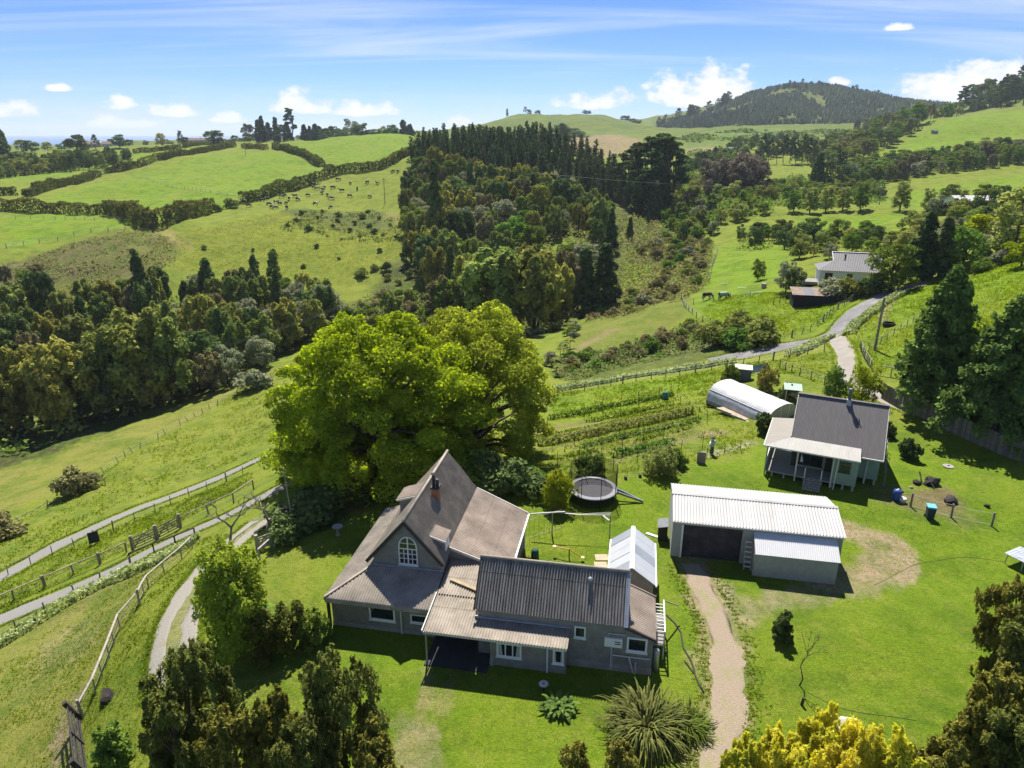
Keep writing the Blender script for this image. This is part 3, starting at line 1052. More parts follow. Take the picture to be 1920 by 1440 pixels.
def corrugated(name, pts, run, mat, parent, pitch=0.146, amp=0.026, laps=(), per=6, drop=0.0, flat=False):
    """corrugated sheets over the planar polygon pts (3D); ribs run along `run` (points down the slope);
    laps: fractions of the fall where one course of sheets steps over the next; drop: edge turned down at the eave"""
    P = [np.array(p, float) for p in pts]
    n = np.cross(P[1] - P[0], P[2] - P[0])
    n /= np.linalg.norm(n)
    if n[2] < 0:
        n = -n
    v = np.array(run, float)
    v -= n * (v @ n)
    v /= np.linalg.norm(v)
    u = np.cross(v, n)
    o = P[0]
    q = [((p - o) @ u, (p - o) @ v) for p in P]
    us = [a for a, _ in q]
    vs = [b for _, b in q]
    u0, u1 = min(us), max(us)
    v0, v1 = min(vs), max(vs)
    cuts = [v0] + [v0 + (v1 - v0) * f for f in laps] + [v1]
    cols = np.arange(u0 + 1e-4, u1 - 1e-4, pitch / per)
    objs = []
    for c in range(len(cuts) - 1):
        a, b = cuts[c], cuts[c + 1] + (0.06 if c < len(cuts) - 2 else 0)
        lift = 0.014 * (len(cuts) - 2 - c)
        V = []
        F = []
        prev = None
        for k, uu in enumerate(cols):
            r = clip_col(q, uu)
            if r is None:
                prev = None
                continue
            lo, hi = max(r[0], a), min(r[1], b)
            if hi - lo < 0.01:
                prev = None
                continue
            w = amp * math.cos(2 * math.pi * (uu - u0) / pitch) + lift
            i = len(V)
            V.append(o + u * uu + v * lo + n * w)
            V.append(o + u * uu + v * hi + n * w)
            m = 2
            if drop and c == len(cuts) - 2:
                w2 = w - lift
                down = np.array((0, 0, -1.0))
                V.append(o + u * uu + v * (hi + 0.05) + n * w2 * 0.7 + down * 0.05)
                V.append(o + u * uu + v * (hi + 0.07) + (v * 0.8 + n * 0.6) * w2 * 0.9 + down * drop)
                m = 4
            if prev is not None and prev[1] == m:
                j = prev[0]
                for s in range(m - 1):
                    F.append((j + s, j + s + 1, i + s + 1, i + s))
            prev = (i, m)
        if F:
            objs.append(link(name, np_mesh(name, np.array(V), np.array(F), smooth=True), mat, parent))
    return objs


def window(parent, x0, x1, z0, z1, y, bars=(1, 0), frame=None, fw=0.07, sill=True, curtain=False, face=-1, pane_mat=None):
    """window in a wall in the plane y=const, seen from -y: frame, panes, sill"""
    frame = frame or M_WHITE
    f = face
    fr = MB()
    fr.box(x0 - fw, x0, y + min(0, f * 0.06), y + max(0, f * 0.06), z0 - fw, z1 + fw)
    fr.box(x1, x1 + fw, y + min(0, f * 0.06), y + max(0, f * 0.06), z0 - fw, z1 + fw)
    fr.box(x0, x1, y + min(0, f * 0.06), y + max(0, f * 0.06), z1, z1 + fw)
    fr.box(x0, x1, y + min(0, f * 0.06), y + max(0, f * 0.06), z0 - fw, z0)
    nx, nz = bars
    for i in range(1, nx):
        x = x0 + (x1 - x0) * i / nx
        fr.box(x - 0.03, x + 0.03, y + min(0, f * 0.05), y + max(0, f * 0.05), z0, z1)
    for i in range(1, nz):
        z = z0 + (z1 - z0) * i / nz
        fr.box(x0, x1, y + min(0, f * 0.045), y + max(0, f * 0.045), z - 0.02, z + 0.02)
    w = fr.build('window', frame, parent)
    for i in range(nx):
        a, b = x0 + (x1 - x0) * i / nx, x0 + (x1 - x0) * (i + 1) / nx
        MB().poly([(a, y + f * 0.015, z0), (b, y + f * 0.015, z0), (b, y + f * 0.015, z1), (a, y + f * 0.015, z1)]).build('pane', pane_mat or M_GLASS, w)
    if curtain:
        MB().poly([(x0, y + f * 0.018, z0), (x0 + (x1 - x0) * 0.2, y + f * 0.018, z0), (x0 + (x1 - x0) * 0.14, y + f * 0.018, z1), (x0, y + f * 0.018, z1)]).build('curtain', M_CURTAIN, w)
        MB().poly([(x1 - (x1 - x0) * 0.2, y + f * 0.018, z0), (x1, y + f * 0.018, z0), (x1, y + f * 0.018, z1), (x1 - (x1 - x0) * 0.14, y + f * 0.018, z1)]).build('curtain', M_CURTAIN, w)
    if sill:
        MB().box(x0 - fw - 0.04, x1 + fw + 0.04, y + min(0, f * 0.11), y + max(0, f * 0.11), z0 - fw - 0.05, z0 - fw + 0.002).build('sill', frame, w)
    return w


def bargeboard(parent, p, q, mat, w=0.05, h=0.2):
    return MB().bar(p, q, w, h).build('bargeboard', mat, parent)


HOUSE_O = (-1.79, 30.35)
HOUSE_YAW = -0.18


def farmhouse():
    R = empty('farmhouse', (*HOUSE_O, 0.0), HOUSE_YAW, 'grey stucco farmhouse with steep gable, corrugated brown roofs and arched window', 'house')
    # --- main body
    b = MB()
    b.prism([(-8.45, 0.30, -0.3), (-2.55, 0.30, -0.3), (-2.55, 0.30, 2.0), (-8.45, 0.30, 2.0)], (0, 9.0, 0))
    b.build('ground_floor_wall', M_STUCCO, R)
    g = MB()
    g.prism([(-6.62, 2.3, 2.0), (-2.58, 2.3, 2.0), (-2.58, 2.3, 3.5), (-4.6, 2.3, 5.88), (-6.62, 2.3, 3.5)], (0, 8.6, 0))
    g.build('gable_wall', M_STUCCO, R)
    # catslide side wall (right) and its dark front wall
    c = MB()
    c.prism([(-2.55, 3.75, -0.3), (0.85, 3.75, -0.3), (0.85, 3.75, 2.36), (-2.55, 3.75, 3.5)], (0, 6.3, 0))
    c.build('side_wing_wall', M_STUCCO, R)
    # --- steep roof, left and right faces
    S = 1.17
    xl, zl = -6.95, 6.0 - S * 2.35
    corrugated('roof_sheet', [(-4.6, 2.05, 6.0), (-4.6, 11.1, 6.0), (xl, 11.1, zl), (xl, 2.05, zl)], (-1, 0, -S), M_ROOFS, R, laps=(0.5,))
    xr, zr = -2.55, 6.0 - S * 2.05
    corrugated('roof_sheet', [(-4.6, 2.05, 6.0), (-4.6, 11.1, 6.0), (xr, 10.85, zr), (xr, 3.72, zr), (xr + 0.15, 3.72, zr - 0.17), (xr + 0.15, 2.05, zr - 0.17)], (1, 0, -S), M_ROOFS, R, laps=(0.42, 0.75))
    corrugated('roof_sheet', [(xr - 0.03, 3.68, zr - 0.02), (xr - 0.03, 10.8, zr - 0.02), (1.05, 10.15, 2.4), (1.05, 3.68, 2.4)], (3.6, 0, -1.2), M_ROOFB, R, laps=(0.34, 0.67))
    MB().tube([(-4.6, 2.0, 6.04), (-4.6, 11.15, 6.04)], 0.085, 8).build('ridge_cap', M_ROOF, R, True)
    bargeboard(R, (-4.6, 2.03, 5.90), (xl, 2.03, zl - 0.10), M_DARK)
    bargeboard(R, (-4.6, 2.03, 5.90), (xr + 0.1, 2.03, zr - 0.22), M_DARK)
    bargeboard(R, (xr, 3.64, zr - 0.08), (1.02, 3.64, 2.32), M_CREAM, 0.05, 0.16)
    bargeboard(R, (xr, 10.86, zr - 0.06), (1.05, 10.2, 2.36), M_CREAM, 0.06, 0.16)
    MB().box(1.04, 1.16, 3.66, 10.2, 2.24, 2.36).build('gutter', M_WHITE, R)
    MB().tube([(1.0, 9.6, 2.25), (0.92, 9.6, 2.1), (0.92, 9.6, 0.0)], 0.045).build('downpipe', M_WHITE, R)
    MB().tube([(1.0, 6.2, 2.25), (0.92, 6.2, 2.1), (0.92, 6.2, 0.0)], 0.045).build('downpipe', M_WHITE, R)
    # --- skirt roof in front and on the left, turned down at the eave
    e0, zt, ze = -0.15, 2.84, 2.12
    corrugated('skirt_roof_sheet', [(-6.62, 2.3, zt), (-2.5, 2.3, zt), (-2.5, e0, ze), (-8.6, e0, ze)], (0, -1, -0.3), M_ROOF, R, drop=0.27)
    corrugated('skirt_roof_sheet', [(-6.62, 2.3, zt), (-8.6, e0, ze), (-8.6, 9.5, ze), (-6.62, 9.5, zt)], (-1, 0, -0.36), M_ROOF, R, drop=0.22)
    MB().bar((-6.62, 2.3, zt + 0.04), (-8.6, e0, ze + 0.04), 0.14, 0.05).build('hip_cap', M_ROOF, R)
    MB().box(-8.5, -2.6, 0.18, 0.27, 1.74, 1.86).build('fascia', M_WHITE, R)
    MB().box(-6.64, -2.56, 2.22, 2.28, 2.84, 2.95).build('flashing', M_LEAD, R)
    # corner post and trellis panel under the left end of the skirt
    MB().box(-8.6, -8.46, 0.0, 0.14, 0, 1.95).build('corner_post', M_DARK, R)
    for k in range(2):
        t = MB()
        for i in range(14):
            x = -8.3 + i * 0.13
            a, bb = (x, x + 0.75) if k == 0 else (x + 0.75, x)
            y = 0.255 - 0.02 * k
            z0, z1 = 0.35, 1.65
            t.bar((a, y, z0), (bb, y, z1), 0.03, 0.012, up=(0, 1, 0))
        t.build('trellis_lattice', M_GREYWOOD, R)
    window(R, -6.16, -4.85, 0.78, 1.55, 0.30, (1, 1), fw=0.09)
    window(R, -3.8, -2.66, 0.88, 1.28, 0.30, (1, 1), fw=0.07)
    MB().tube([(-4.4, 0.22, 1.8), (-4.4, 0.22, 0.0)], 0.05).build('downpipe', M_CREAM, R)
    # arched gable window
    fr = MB()
    cx, hw, z0, zs, ztp = -4.53, 0.49, 3.14, 4.10, 4.86
    y = 2.3
    fr.box(cx - hw - 0.06, cx - hw, y - 0.07, y, z0, zs)
    fr.box(cx + hw, cx + hw + 0.06, y - 0.07, y, z0, zs)
    fr.box(cx - hw, cx + hw, y - 0.07, y, z0 - 0.06, z0)
    fr.box(cx - hw, cx + hw, y - 0.06, y, zs - 0.03, zs + 0.03)
    fr.box(cx - 0.035, cx + 0.035, y - 0.062, y, z0, ztp)
    arc = []
    for i in range(13):
        t = math.pi * i / 12
        sx = math.cos(t)
        arc.append((cx + (hw + 0.03) * sx, y - 0.035, zs + (ztp - zs) * (abs(math.sin(t)) ** 0.85)))
    for a, q in zip(arc[:-1], arc[1:]):
        fr.bar(a, q, 0.07, 0.06, up=(0, 1, 0))
    for i in (1, 2):
        zz = z0 + (zs - z0) * i / 3
        fr.box(cx - hw, cx + hw, y - 0.05, y, zz - 0.018, zz + 0.018)
    for s in (-1, 1):
        fr.box(cx + s * hw / 2 - 0.018, cx + s * hw / 2 + 0.018, y - 0.05, y, z0, zs)
    fr.box(cx - hw * 0.93, cx + hw * 0.93, y - 0.05, y, zs + 0.33, zs + 0.365)
    w = fr.build('arched_window', M_WHITE, R)
    for s in (-1, 1):
        xs = sorted((cx, cx + s * hw))
        MB().poly([(xs[0], y - 0.015, z0), (xs[1], y - 0.015, z0), (xs[1], y - 0.015, zs), (xs[0], y - 0.015, zs)]).build('pane', M_GLASS, w)
    MB().poly([(p[0], y - 0.015, p[2]) for p in arc]).build('fanlight_pane', glass_mat('green_glass', (0.05, 0.06, 0.025)), w)
    MB().box(cx - hw - 0.1, cx + hw + 0.1, y - 0.12, y, z0 - 0.12, z0 - 0.058).build('sill', M_WHITE, w)
    # --- dormers
    d = MB()
    d.prism([(-4.35, 3.05, 4.9), (-2.62, 3.05, 4.35), (-2.62, 3.05, 2.7), (-4.35, 3.05, 2.7)], (0, 0.95, 0))
    d.build('dormer_cheek', M_STUCCO, R)
    corrugated('dormer_roof_sheet', [(-4.45, 2.95, 4.98), (-4.45, 4.15, 4.98), (-2.52, 4.15, 4.37), (-2.52, 2.95, 4.37)], (1, 0, -0.31), M_ROOFB, R)
    bargeboard(R, (-4.4, 2.92, 4.92), (-2.5, 2.92, 4.31), M_CREAM, 0.04, 0.12)
    MB().box(-2.61, -2.57, 3.1, 3.9, 3.3, 4.2).build('dormer_window', M_WHITE, R)
    d = MB()
    d.prism([(-5.0, 6.3, 5.2), (-6.35, 6.3, 4.86), (-6.35, 6.3, 3.4), (-5.0, 6.3, 3.4)], (0, 1.3, 0))
    d.build('dormer_cheek', M_STUCCO, R)
    corrugated('dormer_roof_sheet', [(-4.95, 6.2, 5.36), (-4.95, 8.0, 5.36), (-6.5, 7.7, 4.92), (-6.5, 6.15, 4.92)], (-1, 0, -0.28), M_ROOFB, R)
    bargeboard(R, (-4.95, 6.16, 5.28), (-6.5, 6.1, 4.85), M_CREAM, 0.04, 0.12)
    # --- chimney: brick stack with flashing, black cowl and two pots
    cxx, cyy = -3.98, 6.2
    MB().box(cxx - 0.21, cxx + 0.21, cyy - 0.24, cyy + 0.24, 4.6, 5.95).build('chimney_stack', M_BRICK, R)
    for r in range(8):                                   # courses of bricks on the two sides in view
        z = 5.24 + r * 0.085
        for i in range(2):
            off = 0.0 if r % 2 else 0.1
            MB().box(cxx - 0.2 + i * 0.2 + off * 0.5, cxx - 0.02 + i * 0.2 + off * 0.5, cyy - 0.252, cyy - 0.235, z, z + 0.07).build('brick', M_BRICK, R)
    MB().box(cxx - 0.26, cxx + 0.26, cyy - 0.3, cyy + 0.3, 5.95, 6.06).build('chimney_cap', M_BLACK, R)
    for dx in (-0.11, 0.11):
        MB().lathe((cxx + dx, cyy, 6.06), [(0.11, 0), (0.09, 0.35), (0.12, 0.38), (0.12, 0.45)], 10).build('chimney_pot', M_BLACK, R)
    MB().lathe((cxx - 0.11, cyy, 6.5), [(0.10, 0), (0.10, 0.28), (0.17, 0.33), (0.02, 0.42)], 10).build('chimney_cowl', M_BLACK, R)
    MB().prism([(cxx - 0.24, cyy - 0.5, 5.37), (cxx - 0.24, cyy + 0.3, 5.37), (cxx - 0.58, cyy + 0.3, 5.75)], (0, 0, 0.05)).build('flashing', M_LEAD, R)
    MB().prism([(cxx + 0.24, cyy - 0.35, 4.80), (cxx + 0.24, cyy + 0.3, 4.80), (cxx + 0.5, cyy + 0.3, 4.5), (cxx + 0.5, cyy - 0.35, 4.5)], (0, 0, 0.05)).build('flashing', M_LEAD, R)
    # --- wing on the right with its own ridge
    wl = MB()
    ry, rz = 1.21, 4.86
    wl.prism([(0.12, -0.5, -0.4), (0.12, 3.2, -0.4), (0.12, 3.2, 3.0), (0.12, ry, 4.7), (0.12, -0.5, 2.9)], (7.5, 0, 0))
    wl.build('wing_wall', M_STUCCO, R)
    MB().box(4.84, 9.12, -0.53, -0.5, -0.3, 0.42).build('foundation', M_CONC, R)
    MB().box(-8.47, -2.5, 0.27, 0.3, -0.3, 0.22).build('foundation', M_CONC, R)
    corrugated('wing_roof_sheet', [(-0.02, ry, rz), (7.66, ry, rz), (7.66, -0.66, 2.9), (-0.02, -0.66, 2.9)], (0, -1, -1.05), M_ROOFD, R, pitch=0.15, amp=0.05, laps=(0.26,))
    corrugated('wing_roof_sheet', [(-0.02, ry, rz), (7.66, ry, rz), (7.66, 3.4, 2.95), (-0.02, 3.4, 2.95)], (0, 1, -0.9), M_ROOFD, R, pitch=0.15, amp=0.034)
    MB().tube([(-0.1, ry, rz + 0.03), (7.75, ry, rz + 0.03)], 0.09, 8).build('ridge_cap', M_ROOF, R, True)
    bargeboard(R, (-0.06, ry, rz - 0.06), (-0.06, -0.66, 2.84), M_DARK, 0.06, 0.22)
    bargeboard(R, (7.70, ry, rz - 0.04), (7.70, -0.66, 2.86), M_LEAD, 0.22, 0.14)
    MB().box(-0.05, 4.95, -0.56, -0.505, 2.30, 2.42).build('flashing', M_LEAD, R)
    MB().lathe((5.77, 0.7, 4.05), [(0.10, -0.15), (0.10, 0.42), (0.14, 0.44), (0.14, 0.5), (0.02, 0.6)], 12).build('flue', M_GALV, R, True)
    # lean-to at the right end
    lt = MB()
    lt.prism([(7.62, -0.5, -0.4), (9.1, -0.5, -0.4), (9.1, -0.5, 2.2), (7.62, -0.5, 2.85)], (0, 3.2, 0))
    lt.build('lean_to_wall', M_STUCCO, R)
    corrugated('lean_to_roof_sheet', [(7.72, -0.64, 2.95), (7.72, 2.85, 2.95), (9.22, 2.75, 2.32), (9.22, -0.6, 2.32)], (1, 0, -0.42), M_ROOFB, R)
    MB().tube([(7.7, 2.86, 2.97), (9.25, 2.78, 2.36)], 0.06, 8).build('verge_cap', M_ROOFB, R)
    bargeboard(R, (7.66, -0.68, 2.86), (9.22, -0.64, 2.24), M_DARK, 0.04, 0.14)
    window(R, 5.22, 5.64, 1.88, 2.42, -0.5, (1, 1), fw=0.08)
    window(R, 7.9, 8.72, 1.45, 2.12, -0.5, (1, 1), fw=0.10)
    mbx = MB().box(6.68, 7.58, -0.6, -0.5, 1.52, 2.05).build('meter_cupboard', M_WHITE, R)
    for z in (1.72, 1.84):
        MB().box(7.2, 7.5, -0.615, -0.6, z, z + 0.045).build('slot', M_BLACK, mbx)
    MB().tube([(6.85, -0.56, 2.06), (6.85, -0.56, 2.32), (7.75, -0.56, 2.32)], 0.025).build('waste_pipe', M_CREAM, R)
    MB().tube([(7.05, -0.56, 1.52), (7.05, -0.56, 0.1)], 0.03).build('waste_pipe', M_CREAM, R)
    MB().tube([(7.12, -0.57, 0.3), (7.12, -0.57, 1.02), (9.0, -0.57, 1.02)], 0.035).build('waste_pipe', M_CREAM, R)
    MB().tube([(7.95, -0.58, 1.0), (8.2, -0.62, 0.1)], 0.04).build('waste_pipe', M_CREAM, R)
    MB().tube([(8.3, -0.58, 0.0), (8.3, -0.58, 0.75)], 0.035).build('waste_pipe', M_CREAM, R)
    # little side deck with rail, steps and a heater cylinder
    MB().box(9.12, 9.75, 0.7, 3.3, 0.85, 0.95).build('side_deck', M_DECK, R)
    for i in range(9):
        y = 0.75 + i * 0.28
        MB().bar((9.7, y, 1.75), (9.28, y, 1.75), 0.05, 0.05).build('rail_bar', M_CREAM, R)
    for y in (0.7, 2.0, 3.3):
        MB().box(9.68, 9.76, y, y + 0.08, 0.0, 1.75).build('rail_post', M_CREAM, R)
    MB().bar((9.72, 0.7, 1.78), (9.72, 3.38, 1.78), 0.08, 0.05).build('handrail', M_CREAM, R)
    MB().bar((9.72, 3.3, 1.8), (10.6, 4.2, 0.9), 0.06, 0.06).build('handrail', M_GREYWOOD, R)
    MB().lathe((9.32, -0.05, 0.0), [(0.17, 0), (0.17, 1.2), (0.1, 1.28)], 12).build('gas_cylinder', M_GALV, R, True)
    # --- carport and front room under one low roof
    cz, ct = 2.12, 2.26
    sl = 0.105
    e = -1.85
    corrugated('carport_roof_sheet', [(-2.46, e, cz), (4.93, e, cz), (4.93, -0.52, cz + sl * (-0.52 - e)), (-0.08, -0.52, cz + sl * (-0.52 - e)), (-0.08, 0.9, cz + sl * (0.9 - e)), (-2.46, 0.9, cz + sl * (0.9 - e))], (0, -1, -sl), M_ROOF, R, pitch=0.15, amp=0.034, laps=(0.33,))
    corrugated('carport_roof_sheet', [(-2.46, 0.82, cz + sl * 2.75 + 0.06), (-0.08, 0.82, cz + sl * 2.75 + 0.06), (-0.08, 3.70, cz + sl * 5.6 + 0.02), (-2.46, 3.70, cz + sl * 5.6 + 0.02)], (0, -1, -sl), M_ROOF, R, pitch=0.15, amp=0.034, laps=(0.5,))
    MB().bar((-2.52, e - 0.02, cz + 0.02), (-2.52, 0.9, cz + sl * 2.75 + 0.05), 0.06, 0.1).build('bargeboard', M_CREAM, R)
    MB().box(-2.5, 4.9, e + 0.02, e + 0.07, cz - 0.16, cz - 0.05).build('fascia', M_CREAM, R)
    MB().bar((-2.0, 1.95, 2.66), (-0.2, 1.25, 2.62), 0.22, 0.05).build('flashing_board', material('pale_board', (0.36, 0.29, 0.17), var=0.3), R)
    MB().box(-2.42, -2.34, -1.7, -1.62, 0, 2.1).build('carport_post', M_GREYWOOD, R)
    MB().box(0.9, 1.0, -1.27, -1.17, 0, 2.15).build('carport_post', M_STUCCO, R)
    fr = MB()
    fr.prism([(1.0, -1.22, -0.2), (4.82, -1.22, -0.2), (4.82, -1.22, 2.15), (1.0, -1.22, 2.15)], (0, 0.8, 0))
    fr.build('front_room_wall', M_STUCCO, R)
    MB().box(-2.5, 0.85, -1.9, 2.2, 0.0, 0.05).build('carport_slab', material('shadow_dark_slab', (0.045, 0.045, 0.048), var=0.3, scale=1.2), R)  # the shadow under the carport roof is put into the slab colour
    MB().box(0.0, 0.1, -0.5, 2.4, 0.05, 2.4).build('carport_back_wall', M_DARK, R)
    window(R, 1.32, 2.46, 0.72, 1.42, -1.22, (3, 1), fw=0.08, curtain=True)
    window(R, 4.24, 4.62, 0.72, 1.42, -1.22, (1, 1), fw=0.09, curtain=True)
    MB().tube([(3.87, -1.27, 2.0), (3.87, -1.27, 0.0)], 0.045).build('downpipe', M_WHITE, R)
    return R


farmhouse()


def glasshouse():
    R = empty('lean_to_glasshouse', (*HOUSE_O, 0), HOUSE_YAW, 'small outbuilding with white corrugated plastic gable roof behind the farmhouse wing', 'outbuilding')
    x0, x1, y0, y1, e, r = 6.72, 9.15, 4.3, 8.4, 2.1, 3.1
    xm = 7.9
    w = MB()
    w.prism([(x0, y0, 0), (x1, y0, 0), (x1, y0, e), (xm, y0, r - 0.06), (x0, y0, e)], (0, y1 - y0, 0))
    w.build('wall', material('tan_fibre_board', (0.30, 0.26, 0.21), var=0.15), R)
    m = material('white_plastic_roofing', (0.46, 0.48, 0.50), rough=0.4, var=0.10, scale=0.5)
    m2 = material('grey_plastic_roofing', (0.31, 0.335, 0.37), rough=0.4, var=0.12, scale=0.6)
    n = 5
    for i in range(n):
        a = y0 - 0.15 + (y1 - y0 + 0.3) * i / n
        b_ = y0 - 0.15 + (y1 - y0 + 0.3) * (i + 1) / n
        for s, xe in ((0, x0 - 0.12), (1, x1 + 0.12)):
            mm = m2 if (i + s * 2) % 4 == 0 else m
            dz = 0.0 if i % 2 else 0.012
            corrugated('roof_sheet', [(xm, a, r + dz), (xm, b_, r + dz), (xe, b_, e - 0.02 + dz), (xe, a, e - 0.02 + dz)], (xe - xm, 0, e - r), mm, R, pitch=0.076, amp=0.008, per=4)
    MB().prism([(xm - 0.13, y0 - 0.2, r - 0.02), (xm, y0 - 0.2, r + 0.06), (xm + 0.13, y0 - 0.2, r - 0.02)], (0, y1 - y0 + 0.4, 0)).build('ridge_cap', M_WHITE, R)
    for xe in (x0 - 0.15, x1 + 0.15):
        MB().box(xe - 0.05, xe + 0.05, y0 - 0.15, y1 + 0.15, e - 0.12, e - 0.03).build('gutter', M_WHITE, R)
    return R


glasshouse()


def garage():
    R = empty('garage', (10.37, 38.84, 0.0), -0.19, 'white roofed garage with open dark bay and a lean-to shed on its front', 'garage')
    W, D, h, rh = 10.23, 4.93, 2.66, 3.34
    w = MB()
    # walls with the open bay left out
    w.box(0.0, 0.12, 0.0, D, 0, h)
    w.box(W - 0.12, W, 0.0, D, 0, h)
    w.box(0.12, W - 0.12, D - 0.1, D, 0, h)
    w.box(4.38, W - 0.12, 0.0, 0.12, 0, h)
    w.box(0.12, 4.38, 0.002, 0.12, 2.42, h)
    w.box(0.12, 0.55, 0.004, 0.12, 0, 2.42)
    w.prism([(0.01, 0, h), (0.01, D, h), (0.01, D / 2, rh - 0.05)], (0.1, 0, 0))
    w.prism([(W - 0.11, 0, h), (W - 0.11, D, h), (W - 0.11, D / 2, rh - 0.05)], (0.1, 0, 0))
    w.build('wall', M_GWALL, R)
    for i in range(13):                                   # weatherboards left of the bay and on the end wall
        z = 0.05 + i * 0.2
        MB().prism([(0.02, -0.004, z + 0.195), (0.02, -0.03, z), (0.02, -0.004, z)], (0.52, 0, 0)).build('weatherboard', M_GWALL, R)
        MB().prism([(-0.004, 0.0, z + 0.195), (-0.03, 0.0, z), (-0.004, 0.0, z)], (0, D, 0)).build('weatherboard', M_GWALL, R)
    MB().box(0.55, 0.66, -0.05, 0.1, 0, 2.44).build('door_jamb', M_WHITE, R)
    MB().box(4.30, 4.40, -0.03, 0.1, 0, 2.42).build('door_jamb', M_GWALL, R)
    MB().box(0.15, 4.2, 0.6, D - 0.3, 0.0, 0.05).build('floor', M_CONC, R)
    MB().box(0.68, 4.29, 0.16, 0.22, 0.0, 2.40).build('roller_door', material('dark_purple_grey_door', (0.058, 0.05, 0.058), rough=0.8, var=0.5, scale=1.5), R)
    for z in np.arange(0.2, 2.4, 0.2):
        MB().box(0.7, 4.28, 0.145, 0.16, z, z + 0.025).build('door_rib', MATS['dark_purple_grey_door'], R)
    corrugated('roof_sheet', [(-0.08, D / 2, rh), (W + 0.1, D / 2, rh), (W + 0.1, -0.12, h + 0.04), (-0.08, -0.12, h + 0.04)], (0, -1, -0.26), M_WROOF, R, pitch=0.19, amp=0.022)
    corrugated('roof_sheet', [(-0.08, D / 2, rh), (W + 0.1, D / 2, rh), (W + 0.1, D + 0.12, h + 0.04), (-0.08, D + 0.12, h + 0.04)], (0, 1, -0.26), M_WROOF, R, pitch=0.19, amp=0.022)
    MB().prism([(-0.1, D / 2 - 0.16, rh), (-0.1, D / 2, rh + 0.06), (-0.1, D / 2 + 0.16, rh)], (W + 0.22, 0, 0)).build('ridge_cap', M_WROOF, R)
    MB().box(-0.05, W + 0.05, -0.17, -0.11, h - 0.08, h + 0.02).build('gutter', M_CREAM, R)
    # lean-to shed
    x0, x1, d = 4.92, 9.86, 1.25
    s = MB()
    s.prism([(x0 + 0.05, -0.02, 0), (x0 + 0.05, -d, 0), (x0 + 0.05, -d, 1.66), (x0 + 0.05, -0.02, 2.38)], (x1 - x0 - 0.1, 0, 0))
    s.build('shed_wall', M_GWALL, R)
    corrugated('shed_roof_sheet', [(x0, -0.02, 2.46), (x1, -0.02, 2.46), (x1, -d - 0.18, 1.68), (x0, -d - 0.18, 1.68)], (0, -1, -0.54), material('new_white_steel', (0.60, 0.60, 0.59), rough=0.45, var=0.05, scale=2), R, pitch=0.12, amp=0.018)
    for k in range(1, 3):
        x = x0 + (x1 - x0) * k / 3
        MB().box(x - 0.02, x + 0.02, -d - 0.015, -d, 0.02, 1.5).build('shed_cover_strip', M_GWALL, R)
    MB().box(x0 + 0.02, x0 + 0.1, -d - 0.02, -d + 0.06, 0, 1.57).build('shed_corner_post', M_GREYWOOD, R)
    return R


garage()


def ladder():
    P = (10.37 + 4.55 * math.cos(-0.19), 38.84 + 4.55 * math.sin(-0.19))
    R = empty('ladder', (P[0] + 0.05, P[1] - 0.55, 0), -0.19, 'grey ladder leaning on the garage front between bay and shed', 'ladder')
    for x in (-0.2, 0.2):
        MB().bar((x, -0.15, 0), (x, 0.40, 2.0), 0.05, 0.08).build('stile', M_GREYWOOD, R)
    for i in range(6):
        t = (i + 0.7) / 6.5
        MB().bar((-0.2, -0.15 + 0.55 * t, 2.0 * t), (0.2, -0.15 + 0.55 * t, 2.0 * t), 0.09, 0.05).build('rung', M_WHITE, R)


ladder()


